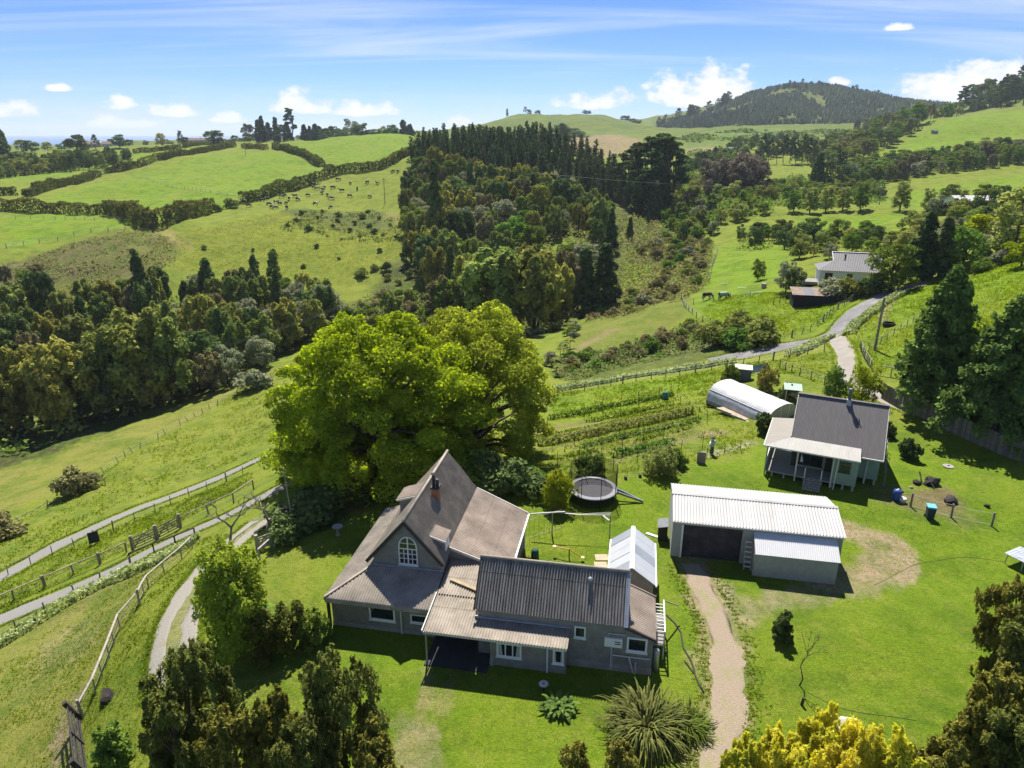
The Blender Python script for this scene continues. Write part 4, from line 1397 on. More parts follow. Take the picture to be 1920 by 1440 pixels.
def cottage():
    R = empty('cottage', (20.32, 50.23, 0.0), -0.45, 'sage green weatherboard cottage with brown tin roof and wrap-around verandah', 'cottage')
    W, D1, D2, Wv = 8.28, 1.58, 1.74, 6.70
    zr, yr, ze, zv = 5.59, 5.21, 3.0, 2.76
    s = (zr - ze) / (yr - D2)
    dk = 0.52
    ym = 1.13
    zm = zr - s * (yr - ym)
    b = MB()
    b.prism([(D1 + 0.15, D2 + 0.1, dk), (D1 + 0.15, 2 * yr - ym - 0.3, dk), (D1 + 0.15, 2 * yr - ym - 0.3, zm), (D1 + 0.15, yr, zr - 0.12), (D1 + 0.15, D2 + 0.1, ze - 0.06)], (4.7, 0, 0))
    b.prism([(6.43, D2 + 0.1, dk), (6.43, 2 * yr - ym - 0.3, dk), (6.43, 2 * yr - ym - 0.3, zm), (6.43, yr, zr - 0.12), (6.43, D2 + 0.1, ze - 0.06)], (W - 6.43 - 0.15, 0, 0))
    b.build('wall', M_GREEN, R)
    # front room that fills the right end of the verandah
    MB().box(4.9, 6.62, 0.05, D2 + 0.08, dk - 0.08, zv + 0.02).build('front_room_wall', M_GREEN, R)
    for i in range(9):
        x = 4.95 + i * 0.208
        MB().box(x, x + 0.035, 0.03, 0.05, dk - 0.06, zv - 0.02).build('batten', M_GREEN, R)
    for i in range(8):
        x = 6.72 + i * 0.2
        MB().box(x, x + 0.035, D2 + 0.07, D2 + 0.1, dk, zm).build('batten', M_GREEN, R)
    for (x, y) in ((5.0, 0.15), (5.8, 0.15), (6.5, 0.15), (6.5, 1.5), (7.3, 2.0), (8.0, 2.0), (8.05, 5.0), (8.05, 8.5)):
        MB().box(x - 0.08, x + 0.08, y - 0.08, y + 0.08, 0, dk).build('pile', M_GREYWOOD, R)
    # roofs
    corrugated('roof_sheet', [(D1, yr, zr), (W, yr, zr), (W, ym, zm), (Wv, ym, zm), (Wv, D2, ze), (D1, D2, ze)], (0, -1, -s), M_CROOF, R, pitch=0.10, amp=0.012, per=4)
    corrugated('roof_sheet', [(D1, yr, zr), (W, yr, zr), (W, 2 * yr - ym, zm), (D1, 2 * yr - ym, zm)], (0, 1, -s), M_CROOF, R, pitch=0.10, amp=0.012, per=4)
    MB().bar((D1 - 0.05, yr, zr + 0.02), (W + 0.05, yr, zr + 0.02), 0.28, 0.04).build('ridge_cap', M_CROOF, R)
    bargeboard(R, (W + 0.03, yr, zr - 0.06), (W + 0.03, ym, zm - 0.06), M_CREAM, 0.04, 0.16)
    bargeboard(R, (D1 - 0.02, yr, zr - 0.03), (D1 - 0.02, D2, ze + 0.0), M_CREAM, 0.05, 0.14)
    corrugated('verandah_roof_sheet', [(D1, D2 + 0.05, ze - 0.01), (Wv, D2 + 0.05, ze - 0.01), (Wv, -0.22, zv), (-0.22, -0.22, zv)], (0, -1, -0.13), M_VROOF, R, pitch=0.10, amp=0.010, per=4)
    corrugated('verandah_roof_sheet', [(D1 + 0.02, D2, ze - 0.01), (-0.22, -0.22, zv), (-0.22, 6.0, zv), (D1 + 0.02, 6.0, ze - 0.01)], (-1, 0, -0.13), material('beige_brown_tin_roof', (0.27, 0.245, 0.21), rough=0.7, var=0.15, scale=1.5, stretch=(0.4, 3, 1)), R, pitch=0.10, amp=0.010, per=4)
    MB().box(-0.26, Wv + 0.03, -0.28, -0.2, zv - 0.12, zv - 0.01).build('gutter', M_CREAM, R)
    MB().box(-0.28, -0.2, -0.2, 6.0, zv - 0.12, zv - 0.01).build('gutter', M_CREAM, R)
    MB().box(Wv + 0.02, W + 0.05, ym - 0.08, ym, zm - 0.1, zm).build('gutter', M_CREAM, R)
    # verandah floor, posts, steps, windbreak
    MB().box(0, 4.9, 0, D2 + 0.1, dk - 0.12, dk).build('verandah_floor', M_DECK, R)
    MB().box(0, D1 + 0.15, D2 + 0.1, 6.0, dk - 0.12, dk).build('verandah_floor', M_DECK, R)
    for (x, y) in ((0.05, 0.05), (2.32, 0.05), (0.05, 2.9), (0.05, 5.8)):
        MB().box(x - 0.05, x + 0.05, y - 0.05, y + 0.05, 0.0, zv - 0.05).build('verandah_post', M_CREAM if x > 1 else M_GREEN, R)
    MB().box(4.86, 4.96, -0.02, 0.06, 0, zv - 0.05).build('verandah_post', M_CREAM, R)
    MB().tube([(5.25, -0.1, 2.7), (5.15, -0.4, 0.1)], 0.045).build('downpipe', M_CREAM, R)
    MB().tube([(7.35, 1.15, 2.4), (7.3, 1.75, 2.1), (7.25, 1.75, 0.1)], 0.045).build('downpipe', M_CREAM, R)
    for x in (0.6, 1.5, 3.4, 4.3):
        MB().box(x - 0.07, x + 0.07, 0.1, 0.24, 0, dk - 0.1).build('pile', M_GREYWOOD, R)
    MB().box(0.02, 0.06, 0.1, 1.7, dk + 0.02, 1.35).build('windbreak_panel', material('white_plastic_sheet', (0.66, 0.63, 0.66), var=0.05), R)
    MB().box(0.0, 0.06, 1.7, 5.8, dk + 0.02, 1.35).build('windbreak_panel', M_WHITE, R)
    for i in range(5):
        y = -0.05 - i * 0.24
        z = dk - 0.02 - i * 0.1
        MB().box(3.05, 4.2, y - 0.25, y, z - 0.05, z).build('step_tread', M_GREYWOOD, R)
    for x in (3.02, 4.22):
        MB().bar((x, 0.05, dk - 0.05), (x, -1.25, 0.02), 0.05, 0.18).build('step_stringer', M_GREYWOOD, R)
        MB().box(x - 0.04, x + 0.04, -0.1, -0.02, 0, 1.35).build('newel_post', M_CREAM, R)
    # windows and door behind the verandah
    window(R, 2.42, 4.1, 0.85, 1.75, D2 + 0.1, (2, 1), frame=M_DARK, fw=0.06, curtain=False)
    MB().prism([(2.5, D2 + 0.07, 0.95), (2.75, D2 + 0.07, 0.95), (2.68, D2 + 0.07, 1.3), (2.55, D2 + 0.07, 1.65)], (0, 0.01, 0)).build('curtain', M_WHITE, R)
    d = MB().box(4.35, 4.85, D2 + 0.04, D2 + 0.1, dk, 2.3).build('door', M_DARK, R)
    MB().lathe((4.42, D2 + 0.02, 1.35), [(0.03, -0.03), (0.03, 0.03)], 8).build('handle', M_GALV, d)
    MB().box(1.8, 2.3, D2 + 0.05, D2 + 0.1, dk, 2.4).build('door', M_DARK, R)
    window(R, 5.42, 6.05, 1.58, 2.30, 0.03, (1, 2), frame=material('dark_green_joinery', (0.045, 0.065, 0.055), var=0.2), fw=0.07, sill=True)
    # stove chimney on the back slope, standing above the ridge
    MB().box(5.2, 5.55, 4.75, 5.1, 5.1, 5.75).build('chimney_base', M_LEAD, R)
    MB().lathe((5.38, 4.92, 5.7), [(0.13, 0), (0.13, 0.75), (0.2, 0.8), (0.2, 0.95), (0.05, 1.02)], 12).build('chimney_flue', material('dull_teal_flue', (0.12, 0.17, 0.17), rough=0.5, metal=0.3), R, True)
    MB().lathe((6.3, 3.6, 4.35), [(0.04, 0), (0.04, 0.35)], 8).build('vent_pipe', M_DARK, R)
    # meter box
    MB().box(6.62, 6.68, 0.9, 1.2, 1.2, 1.7).build('meter_box', M_CREAM, R)
    return R


cottage()


def polytunnel():
    a = np.array((20.9, 69.5))
    b = np.array((24.75, 62.2))
    ax = (a - b) / np.linalg.norm(a - b)
    Lg = np.linalg.norm(a - b)
    yaw = math.atan2(ax[1], ax[0]) - math.pi / 2
    z0 = z1(*(0.5 * (a + b))) - 0.05
    R = empty('polytunnel', (b[0], b[1], z0), yaw, 'arched polytunnel greenhouse with opaque white plastic cover beside the garden', 'greenhouse')
    wd, h = 4.7, 2.15

    def arch(t, y, sc=1.0, nz=0.0):
        th = math.pi * (1 - t)
        x = wd / 2 + wd / 2 * math.cos(th) * sc
        z = h * (abs(math.sin(th)) ** 0.72) * sc + nz
        return (x, y, z)
    # cover over the crown; clear side strips below
    nt, ny = 26, 44

    def skin(t0, t1, name, mat, wob):
        V = []
        for i in range(ny + 1):
            y = Lg * i / ny
            for j in range(nt + 1):
                t = t0 + (t1 - t0) * j / nt
                sag = -0.025 * abs(math.sin(math.pi * y / 1.35)) * wob + 0.10 * wob * float(fbm(np.array([y * 0.9 + t * 2]), np.array([t * 5.0]), 3)[0])
                V.append(arch(t, y, 1.0 + sag * 0.35, 0))
        F = [(i * (nt + 1) + j, i * (nt + 1) + j + 1, (i + 1) * (nt + 1) + j + 1, (i + 1) * (nt + 1) + j) for i in range(ny) for j in range(nt)]
        return link(name, np_mesh(name, np.array(V), np.array(F), True), mat, R)
    skin(0.20, 0.82, 'white_cover', material('white_tunnel_plastic', (0.52, 0.52, 0.52), rough=0.45, var=0.06, scale=2), 1.0)
    clear = material('cloudy_clear_plastic', (0.50, 0.50, 0.53), rough=0.5, var=0.25, scale=1.5)
    skin(0.01, 0.195, 'side_curtain', clear, 0.3)
    skin(0.825, 0.99, 'side_curtain', clear, 0.3)
    for y in np.linspace(0, Lg, 7):
        MB().tube([arch(t, y, 0.975) for t in np.linspace(0, 1, 21)], 0.025, 6).build('hoop', M_GALV, R)
    pts = [arch(t, -0.02, 0.99) for t in np.linspace(0, 1, 25)]
    MB().poly(pts).build('end_panel', material('tan_end_film', (0.40, 0.37, 0.33), rough=0.6, var=0.15, scale=1.5), R)
    MB().poly([arch(t, Lg + 0.02, 0.99) for t in np.linspace(0, 1, 25)][::-1]).build('end_panel', clear, R)
    for x in (1.8, 2.9):
        MB().box(x - 0.03, x + 0.03, -0.07, -0.03, 0, h * 0.95).build('end_stud', M_WHITE, R)
    for t in (0.18, 0.82):
        MB().tube([arch(t, -0.05, 1.01), arch(t, Lg + 0.05, 1.01)], 0.035, 6).build('rail', M_WHITE, R)
    MB().box(-0.06, 0.02, 0, Lg, -0.1, 0.22).build('base_board', M_TIMBER, R)
    return R


polytunnel()
# ------------------------------------------------------------------ plants: prototypes
def unit(v):
    return v / (np.linalg.norm(v, axis=-1, keepdims=True) + 1e-9)


def leaf_quads(C, Nn, size, aspect, rng, droop=None):
    """one quad per leaf (or leaf spray) centred on C with normal about Nn"""
    n = len(C)
    t = rng.normal(size=(n, 3))
    if droop is not None:
        t = t * 0.35 + droop
    a = unit(np.cross(Nn, t))
    b = unit(np.cross(a, Nn))
    size = np.broadcast_to(size, (n,)) * rng.uniform(0.6, 1.35, n)
    hw = (a * (size * 0.5)[:, None])
    hl = (b * (size * 0.5 * aspect)[:, None])
    # kite outline: narrow tips read as leaf sprays rather than squares
    V = np.stack([C - hl, C + hw - hl * 0.05, C + hl, C - hw + hl * 0.1], 1).reshape(-1, 3)
    F = np.arange(4 * n).reshape(n, 4)
    return V, F


def blob_points(blobs, n, rng, shell=0.5, under=0.35):
    """n points in the outer shells of ellipsoids (cx,cy,cz,rx,ry,rz); few on their undersides"""
    B = np.array(blobs, float)
    w = (B[:, 3] * B[:, 4] + B[:, 3] * B[:, 5] + B[:, 4] * B[:, 5])
    k = rng.choice(len(B), size=n, p=w / w.sum())
    d = unit(rng.normal(size=(n, 3)))
    flip = (d[:, 2] < -0.2) & (rng.random(n) > under)
    d[flip, 2] *= -1
    r = shell + (1 - shell) * rng.random(n) ** 0.6
    r *= rng.uniform(0.9, 1.12, n)
    P = B[k, :3] + d * B[k, 3:6] * r[:, None]
    Nn = unit(d / B[k, 3:6] * B[k, 3:6].mean(1, keepdims=True))
    return P, Nn


def crown_mesh(name, blobs, n, size, rng, aspect=1.5, shell=0.5, rnd=0.75, up=0.25, under=0.35, droop=None):
    P, Nn = blob_points(blobs, n, rng, shell, under)
    Nn = unit(Nn + rng.normal(size=P.shape) * rnd + np.array([0, 0, up]))
    V, F = leaf_quads(P, Nn, size, aspect, rng, droop)
    return np_mesh(name, V, F)


def trunk_mesh(name, h, r, limbs, rng, lean=0.0, k=7):
    """tapered stem with limbs to the points in `limbs`"""
    m = MB()
    a = rng.uniform(0, 6.28)
    top = np.array((math.cos(a) * lean, math.sin(a) * lean, h))
    mid = top * 0.5 + np.array((rng.normal() * 0.04 * h, rng.normal() * 0.04 * h, 0))
    m.tube([(0, 0, -0.4), (0, 0, 0.05), mid * 0.6, mid, top], [r * 1.25, r, r * 0.8, r * 0.62, r * 0.18], k)
    for q in limbs:
        q = np.array(q, float)
        f = np.clip(q[2] / h * rng.uniform(0.35, 0.62), 0.12, 0.85)
        s = mid * (f * 2) if f < 0.5 else mid + (top - mid) * (f * 2 - 1)
        md = (s + q) / 2 + np.array((0, 0, 0.08 * np.linalg.norm(q - s)))
        m.tube([s, md, q], [r * 0.38, r * 0.24, r * 0.07], 5)
    return m.mesh(name, True)


PROTO = {}


def proto(kind, trunk, crowns):
    PROTO.setdefault(kind, []).append((trunk, crowns))


def make_protos():
    # --- upright feathery native trees (olive), clumped into plumes
    for v in range(5):
        r = np.random.default_rng(100 + v)
        bl = []
        R = 2.5 + 0.3 * v % 0.9
        for i in range(26):
            t = i / 26
            z = 2.4 + 6.4 * t ** 0.8 + r.normal() * 0.3
            ph = i * 2.4 + r.normal() * 0.3
            rad = R * math.sqrt(max(0.05, 1 - ((z - 4.4) / 5.4) ** 2)) * r.uniform(0.45, 0.95)
            bl.append((math.cos(ph) * rad, math.sin(ph) * rad, z, r.uniform(0.55, 0.85), r.uniform(0.55, 0.85), r.uniform(0.9, 1.6)))
        proto('native', trunk_mesh('trunk', 7.6, 0.22, [b[:3] for b in bl[::3]], r, 0.4), crown_mesh('crown', bl, 4200, 0.30, r, 1.9, 0.45, 0.6, 0.35, 0.4, droop=np.array((0, 0, 0.9))))
    # --- broad rounded trees
    for v in range(4):
        r = np.random.default_rng(200 + v)
        bl = []
        for i in range(30):
            ph = i * 2.4
            z = 1.5 + 6.7 * r.random()
            rad = 3.3 * math.sqrt(max(0.04, 1 - ((z - 4.2) / 4.8) ** 2)) * r.uniform(0.5, 0.98)
            q = r.uniform(0.9, 1.4)
            bl.append((math.cos(ph) * rad, math.sin(ph) * rad, z, q, q, q * 0.8))
        proto('round', trunk_mesh('trunk', 6.6, 0.25, [b[:3] for b in bl[::3]], r, 0.3), crown_mesh('crown', bl, 4200, 0.32, r, 1.35, 0.5, 0.8, 0.3, 0.3))
    # --- dense dark columns
    for v in range(3):
        r = np.random.default_rng(300 + v)
        bl = []
        for i in range(30):
            z = 0.9 + 11.2 * (i / 30)
            rad = (1.55 + 0.2 * v) * (1 - (z / 13.2) ** 1.7) * r.uniform(0.5, 0.9)
            ph = i * 2.4
            q = r.uniform(0.5, 0.8) * (1.15 - 0.5 * z / 13)
            bl.append((math.cos(ph) * rad, math.sin(ph) * rad, z, q, q, q * 1.7))
        proto('column', trunk_mesh('trunk', 12.0, 0.25, [], r), crown_mesh('crown', bl, 4200, 0.30, r, 1.8, 0.5, 0.6, 0.3, 0.5, droop=np.array((0, 0, 0.9))))
    # --- plantation pines: tight cones of whorled branches
    for v in range(4):
        r = np.random.default_rng(400 + v)
        C = []
        Nn = []
        for w in range(17):
            z = 1.6 + 11.2 * (w / 17) ** 0.95
            L = 2.1 * max(0.0, 1 - z / 13.6) ** 0.75 + 0.12
            nb = 7 if z < 9 else 5
            for bnum in range(nb):
                ph = r.uniform(0, 6.28)
                m = max(3, int(L * 9))
                s = r.uniform(0.12, 1.0, m)
                rise = r.uniform(0.1, 0.55)
                p = np.stack([np.cos(ph) * L * s, np.sin(ph) * L * s, z + rise * L * s + r.normal(size=m) * 0.12], 1)
                C.append(p + r.normal(size=p.shape) * 0.08)
                Nn.append(unit(r.normal(size=p.shape) * 0.7 + np.array((np.cos(ph) * 0.5, np.sin(ph) * 0.5, 0.6))))
        C = np.concatenate(C)
        Nn = np.concatenate(Nn)
        V, F = leaf_quads(C, Nn, 0.34, 1.9, r)
        proto('pine', trunk_mesh('trunk', 12.6, 0.18, [], r), np_mesh('crown', V, F))
    # --- old pines: bare stem, layered flat clumps
    for v in range(3):
        r = np.random.default_rng(500 + v)
        bl = []
        for i in range(18):
            z = 6.0 + 9.0 * (i / 18) + r.normal() * 0.2
            rad = (2.9 * (1 - (max(0.0, z - 6) / 10.5) ** 1.6) + 0.3) * r.uniform(0.4, 1.0)
            ph = i * 2.4 + r.normal() * 0.4
            bl.append((math.cos(ph) * rad, math.sin(ph) * rad, z, r.uniform(0.8, 1.3), r.uniform(0.8, 1.3), r.uniform(0.45, 0.75)))
        proto('old_pine', trunk_mesh('trunk', 14.6, 0.28, [b[:3] for b in bl[::2]], r, 0.5), crown_mesh('crown', bl, 3000, 0.36, r, 1.7, 0.4, 0.7, 0.35, 0.5))
    # --- light airy broadleaves: poplars and willows
    for v in range(3):
        r = np.random.default_rng(600 + v)
        bl = []
        for i in range(26):
            z = 1.6 + 8.2 * (i / 26)
            rad = 2.1 * math.sqrt(max(0.03, 1 - ((z - 4.6) / 5.6) ** 2)) * r.uniform(0.4, 0.95)
            ph = i * 2.4
            q = r.uniform(0.5, 0.85)
            bl.append((math.cos(ph) * rad, math.sin(ph) * rad, z, q, q, q * 1.3))
        proto('poplar', trunk_mesh('trunk', 9.4, 0.18, [b[:3] for b in bl[::3]], r), crown_mesh('crown', bl, 3000, 0.28, r, 1.3, 0.3, 0.9, 0.2, 0.5))
    # --- twiggy half-leafed trees
    for v in range(2):
        r = np.random.default_rng(650 + v)
        bl = []
        for i in range(26):
            z = 2.2 + 6.4 * (i / 26)
            rad = 2.9 * math.sqrt(max(0.03, 1 - ((z - 4.8) / 4.4) ** 2)) * r.uniform(0.4, 0.98)
            ph = i * 2.4
            q = r.uniform(0.6, 0.95)
            bl.append((math.cos(ph) * rad, math.sin(ph) * rad, z, q, q, q * 1.2))
        proto('twiggy', trunk_mesh('trunk', 7.4, 0.22, [b[:3] for b in bl], r, 0.3), crown_mesh('crown', bl, 2600, 0.22, r, 2.6, 0.2, 0.9, 0.2, 0.5, droop=np.array((0, 0, 1.2))))
    # --- shrubs
    for v in range(4):
        r = np.random.default_rng(700 + v)
        bl = []
        for i in range(11):
            ph = i * 2.4
            rad = r.uniform(0.1, 0.85)
            q = r.uniform(0.38, 0.6)
            bl.append((math.cos(ph) * rad, math.sin(ph) * rad, r.uniform(0.4, 1.3) * (1.15 - 0.5 * rad), q, q, q * 1.05))
        proto('shrub', trunk_mesh('trunk', 1.1, 0.07, [b[:3] for b in bl[::2]], r), crown_mesh('crown', bl, 1500, 0.15, r, 1.5, 0.45, 0.8, 0.3, 0.3))
    # --- tree ferns: slim trunk, arching fronds
    for v in range(2):
        r = np.random.default_rng(800 + v)
        V = []
        F = []
        n0 = 0
        for f in range(17):
            ph = f * 2.4 + r.normal() * 0.2
            el = r.uniform(0.15, 0.8)
            L = r.uniform(1.8, 2.5)
            pts = []
            for s in np.linspace(0, 1, 9):
                rr = L * s * math.cos(el * (1 - 0.3 * s))
                zz = 3.6 + L * (math.sin(el) * s - 0.62 * s * s)
                pts.append((rr, zz, s))
            for (a, b) in zip(pts[:-1], pts[1:]):
                for side in (-1, 1):
                    wa = 0.42 * math.sin(math.pi * min(1, a[2] * 0.9 + 0.12)) * side
                    wb = 0.42 * math.sin(math.pi * min(1, b[2] * 0.9 + 0.12)) * side
                    q = [(a[0], 0, a[1]), (b[0], 0, b[1]), (b[0] + 0.08, wb, b[1] - abs(wb) * 0.35), (a[0] + 0.08, wa, a[1] - abs(wa) * 0.35)]
                    for (x, y, z) in q:
                        V.append((x * math.cos(ph) - y * math.sin(ph), x * math.sin(ph) + y * math.cos(ph), z))
                    F.append((n0, n0 + 1, n0 + 2, n0 + 3))
                    n0 += 4
        proto('fern', trunk_mesh('trunk', 3.7, 0.13, [], r), np_mesh('fronds', np.array(V), np.array(F)))


make_protos()
M_BARK = material('bark', (0.11, 0.085, 0.062), rough=0.95, var=0.35, scale=4, objvar=0.2)
M_PBARK = material('pale_bark', (0.22, 0.19, 0.15), rough=0.95, var=0.3, scale=4, objvar=0.2)
LM = {
    'olive': leaf_mat('olive_native_leaves', (0.27, 0.315, 0.078), (0.122, 0.146, 0.038), 0.30, 0.25, 0.45, 0.02),
    'gold': leaf_mat('golden_olive_leaves', (0.38, 0.375, 0.085), (0.185, 0.185, 0.046), 0.32, 0.2, 0.45, 0.015),
    'brown': leaf_mat('brown_olive_leaves', (0.27, 0.25, 0.105), (0.135, 0.125, 0.056), 0.25, 0.2, 0.45, 0.015),
    'deep': leaf_mat('deep_green_leaves', (0.14, 0.195, 0.058), (0.066, 0.096, 0.032), 0.20, 0.2, 0.5, 0.02),
    'mid': leaf_mat('mid_green_leaves', (0.185, 0.27, 0.05), (0.088, 0.138, 0.026), 0.32, 0.22, 0.5, 0.025),
    'grey': leaf_mat('silver_grey_leaves', (0.32, 0.34, 0.19), (0.155, 0.17, 0.095), 0.25, 0.18, 0.5, 0.02),
    'lime': leaf_mat('lime_leaves', (0.310, 0.357, 0.031), (0.155, 0.202, 0.019), 0.42, 0.12, 0.4, 0.012),
    'pale': leaf_mat('pale_spring_leaves', (0.36, 0.39, 0.12), (0.19, 0.215, 0.06), 0.40, 0.15, 0.5, 0.015),
    'pine': leaf_mat('pine_needles', (0.105, 0.152, 0.055), (0.044, 0.068, 0.028), 0.15, 0.22, 0.6, 0.02),
    'spruce': leaf_mat('spruce_needles', (0.165, 0.24, 0.056), (0.068, 0.105, 0.028), 0.22, 0.1, 0.5, 0.01),
    'yellow': leaf_mat('yellow_foliage', (0.72, 0.66, 0.075), (0.34, 0.34, 0.048), 0.5, 0.12, 0.6, 0.01),
    'fern': leaf_mat('fern_fronds', (0.232, 0.256, 0.062), (0.124, 0.147, 0.039), 0.35, 0.2, 0.8, 0.02),
    'twig': leaf_mat('grey_brown_twigs', (0.26, 0.225, 0.165), (0.15, 0.128, 0.095), 0.15, 0.15, 0.6, 0.015),
    'hedge': leaf_mat('hedge_leaves', (0.14, 0.15, 0.038), (0.072, 0.08, 0.022), 0.25, 0.12, 0.25, 0.015),
    'hero': leaf_mat('spring_maple_leaves', (0.375, 0.455, 0.045), (0.17, 0.22, 0.024), 0.58, 0.0, 0.35, 0.0),
    'hero2': leaf_mat('bronze_spring_leaves', (0.38, 0.43, 0.06), (0.18, 0.21, 0.032), 0.58, 0.0, 0.4, 0.0),
}
KIND_H = {'native': 9.8, 'round': 8.9, 'column': 13.0, 'pine': 13.4, 'old_pine': 15.8, 'poplar': 10.2, 'twiggy': 9.0, 'shrub': 1.75, 'fern': 4.5}
KIND_NAME = {'native': 'native_tree', 'round': 'broadleaf_tree', 'column': 'columnar_tree', 'pine': 'pine_tree', 'old_pine': 'pine_tree', 'poplar': 'poplar_tree', 'twiggy': 'bare_tree', 'shrub': 'shrub', 'fern': 'tree_fern'}
TR = random.Random(5)
ORD = ['first', 'second', 'third', 'fourth', 'fifth', 'sixth', 'seventh', 'eighth', 'ninth', 'tenth', 'eleventh', 'twelfth', 'thirteenth']


def crown_override(o, mat):
    o.material_slots[0].link = 'OBJECT'
    o.material_slots[0].material = mat


def tree(kind, P, h, mat, label, group=None, wide=1.0, name=None, cat=None, var=None):
    """a copy of a prototype tree (stem and crown) at ground point P"""
    t, c = PROTO[kind][TR.randrange(len(PROTO[kind])) if var is None else var]
    s = h / KIND_H[kind]
    nm = KIND_NAME[kind]
    if kind == 'round':
        nm = {'grey': 'silver_tree', 'deep': 'evergreen_tree', 'olive': 'bush_tree', 'brown': 'bush_tree', 'lime': 'spring_tree', 'pale': 'spring_tree'}.get(mat, nm)
    R = empty(name or nm, (P[0], P[1], P[2] - 0.08 * s), TR.uniform(0, 6.28), label, cat or ('shrub' if kind == 'shrub' else 'tree'), group)
    w = s * wide * TR.uniform(0.92, 1.1)
    R.scale = (w, w, s)
    link('trunk', t, M_BARK, R)
    o = link('fronds' if kind == 'fern' else 'crown', c, LM['mid'], R)
    crown_override(o, LM[mat])
    return R


def tpix(kind, px, by, ty, mat, label, group=None, wide=1.0, **k):
    """tree whose foot is seen at pixel (px,by) and whose top reaches row ty"""
    P = G(px, by)
    return tree(kind, P, max(0.6, height_at(P, ty)), mat, label, group, wide, **k)


def scatter(pix, spacing, seed, maxn=400, keep=None, tries=18):
    """points in the world outline of a pixel polygon, no two nearer than spacing"""
    W = np.array([G(*p)[:2] for p in pix])
    r = np.random.default_rng(seed)
    lo, hi = W.min(0), W.max(0)
    n = int((hi - lo).prod() / spacing ** 2 * tries / 8) + 50
    n = min(n, 60000)
    c = r.uniform(lo, hi, (n, 2))
    c = c[inpoly(c[:, 0], c[:, 1], W)]
    out = []
    grid = {}
    for p in c:
        g = (int(p[0] // spacing), int(p[1] // spacing))
        ok = True
        for i in (-1, 0, 1):
            for j in (-1, 0, 1):
                for q in grid.get((g[0] + i, g[1] + j), ()):
                    if (q[0] - p[0]) ** 2 + (q[1] - p[1]) ** 2 < spacing ** 2:
                        ok = False
        if ok:
            grid.setdefault(g, []).append(p)
            out.append(p)
    if len(out) > maxn:
        out.sort(key=lambda p: p[1])
        out = out[:maxn]
    zz = Z(np.array([p[0] for p in out]), np.array([p[1] for p in out])) if out else []
    pts = [np.array((p[0], p[1], z)) for p, z in zip(out, zz)]
    if keep:
        pts = [p for p in pts if keep(p)]
    return pts
# ------------------------------------------------------------------ woods and single trees
def pick(opts, r):
    t = r.random()
    for o, w in opts:
        if t < w:
            return o
        t -= w
    return opts[-1][0]


LBL = {
    ('native', 'olive'): 'feathery olive green native tree', ('native', 'gold'): 'feathery golden olive native tree', ('native', 'brown'): 'brownish olive feathery native tree', ('native', 'deep'): 'dark green feathery native tree',
    ('round', 'mid'): 'rounded mid green bush tree', ('round', 'grey'): 'rounded silver grey tree', ('round', 'deep'): 'rounded dark evergreen tree', ('round', 'lime'): 'rounded lime green tree', ('round', 'pale'): 'rounded pale spring green tree', ('round', 'olive'): 'rounded olive tree', ('round', 'brown'): 'rounded brownish tree',
    ('column', 'deep'): 'tall dark columnar conifer', ('column', 'mid'): 'tall green columnar conifer', ('column', 'olive'): 'tall olive columnar conifer', ('column', 'pine'): 'tall blackish columnar conifer',
    ('fern', 'fern'): 'tree fern with arching fronds', ('shrub', 'olive'): 'low olive bush', ('shrub', 'mid'): 'low green bush', ('shrub', 'grey'): 'low grey green bush', ('shrub', 'brown'): 'low brownish bush', ('shrub', 'deep'): 'low dark bush',
    ('poplar', 'pale'): 'slender pale green poplar', ('poplar', 'mid'): 'slender green poplar', ('poplar', 'lime'): 'lime green young poplar', ('twiggy', 'twig'): 'grey brown half bare tree', ('old_pine', 'pine'): 'tall old pine with bare trunk', ('pine', 'pine'): 'narrow plantation pine',
}


def wood(pix, spacing, seed, mix, hrange, where, group, maxn=400, keep=None, wide=1.0, marks=()):
    """many trees of mixed kinds; a label tells kind, stature and the landmark it stands nearest to"""
    r = random.Random(seed)
    MK = [(ph, G(*q)[:2]) for ph, q in marks]
    for p in scatter(pix, spacing, seed, maxn, keep):
        kind, mat, k = pick(mix, r)
        t = r.random()
        h = (hrange[0] + (hrange[1] - hrange[0]) * t) * k
        size = 'low ' if t < 0.3 else ('high ' if t > 0.7 else '')
        lb = LBL[(kind, mat)].replace('tall ', '').replace('low ', '')
        at_ = min(MK, key=lambda m: np.hypot(*(m[1] - p[:2])))[0] if MK else where
        tree(kind, p, h, mat, size + lb + ' ' + at_, group + ': ' + size + lb + ', ' + at_, wide * r.uniform(0.9, 1.2))


NAT = [(('native', 'olive', 1.0), 0.30), (('native', 'gold', 1.05), 0.17), (('native', 'brown', 0.95), 0.12), (('native', 'deep', 1.05), 0.12), (('round', 'mid', 0.85), 0.09), (('round', 'grey', 0.8), 0.12), (('column', 'deep', 1.2), 0.05), (('round', 'deep', 0.85), 0.03)]
# gully wood below the left paddock
wood([(-70, 872), (60, 848), (200, 795), (330, 752), (420, 722), (470, 690), (560, 650), (620, 610), (600, 570), (430, 560), (300, 565), (200, 580), (100, 572), (0, 600), (-90, 640)], 5.6, 21, NAT, (9.0, 13.5), 'in the gully wood below the left paddock', 'gully wood', 240, marks=[('in the gully wood at the paddock corner', (40, 840)), ('in the gully wood above the lower paddock', (300, 760)), ('in the gully wood under the tall conifer', (275, 610)), ('in the gully wood by the brown hillside', (60, 600)), ('in the gully wood behind the lime maple', (590, 610)), ('in the gully wood below the grazed hill', (470, 580))])
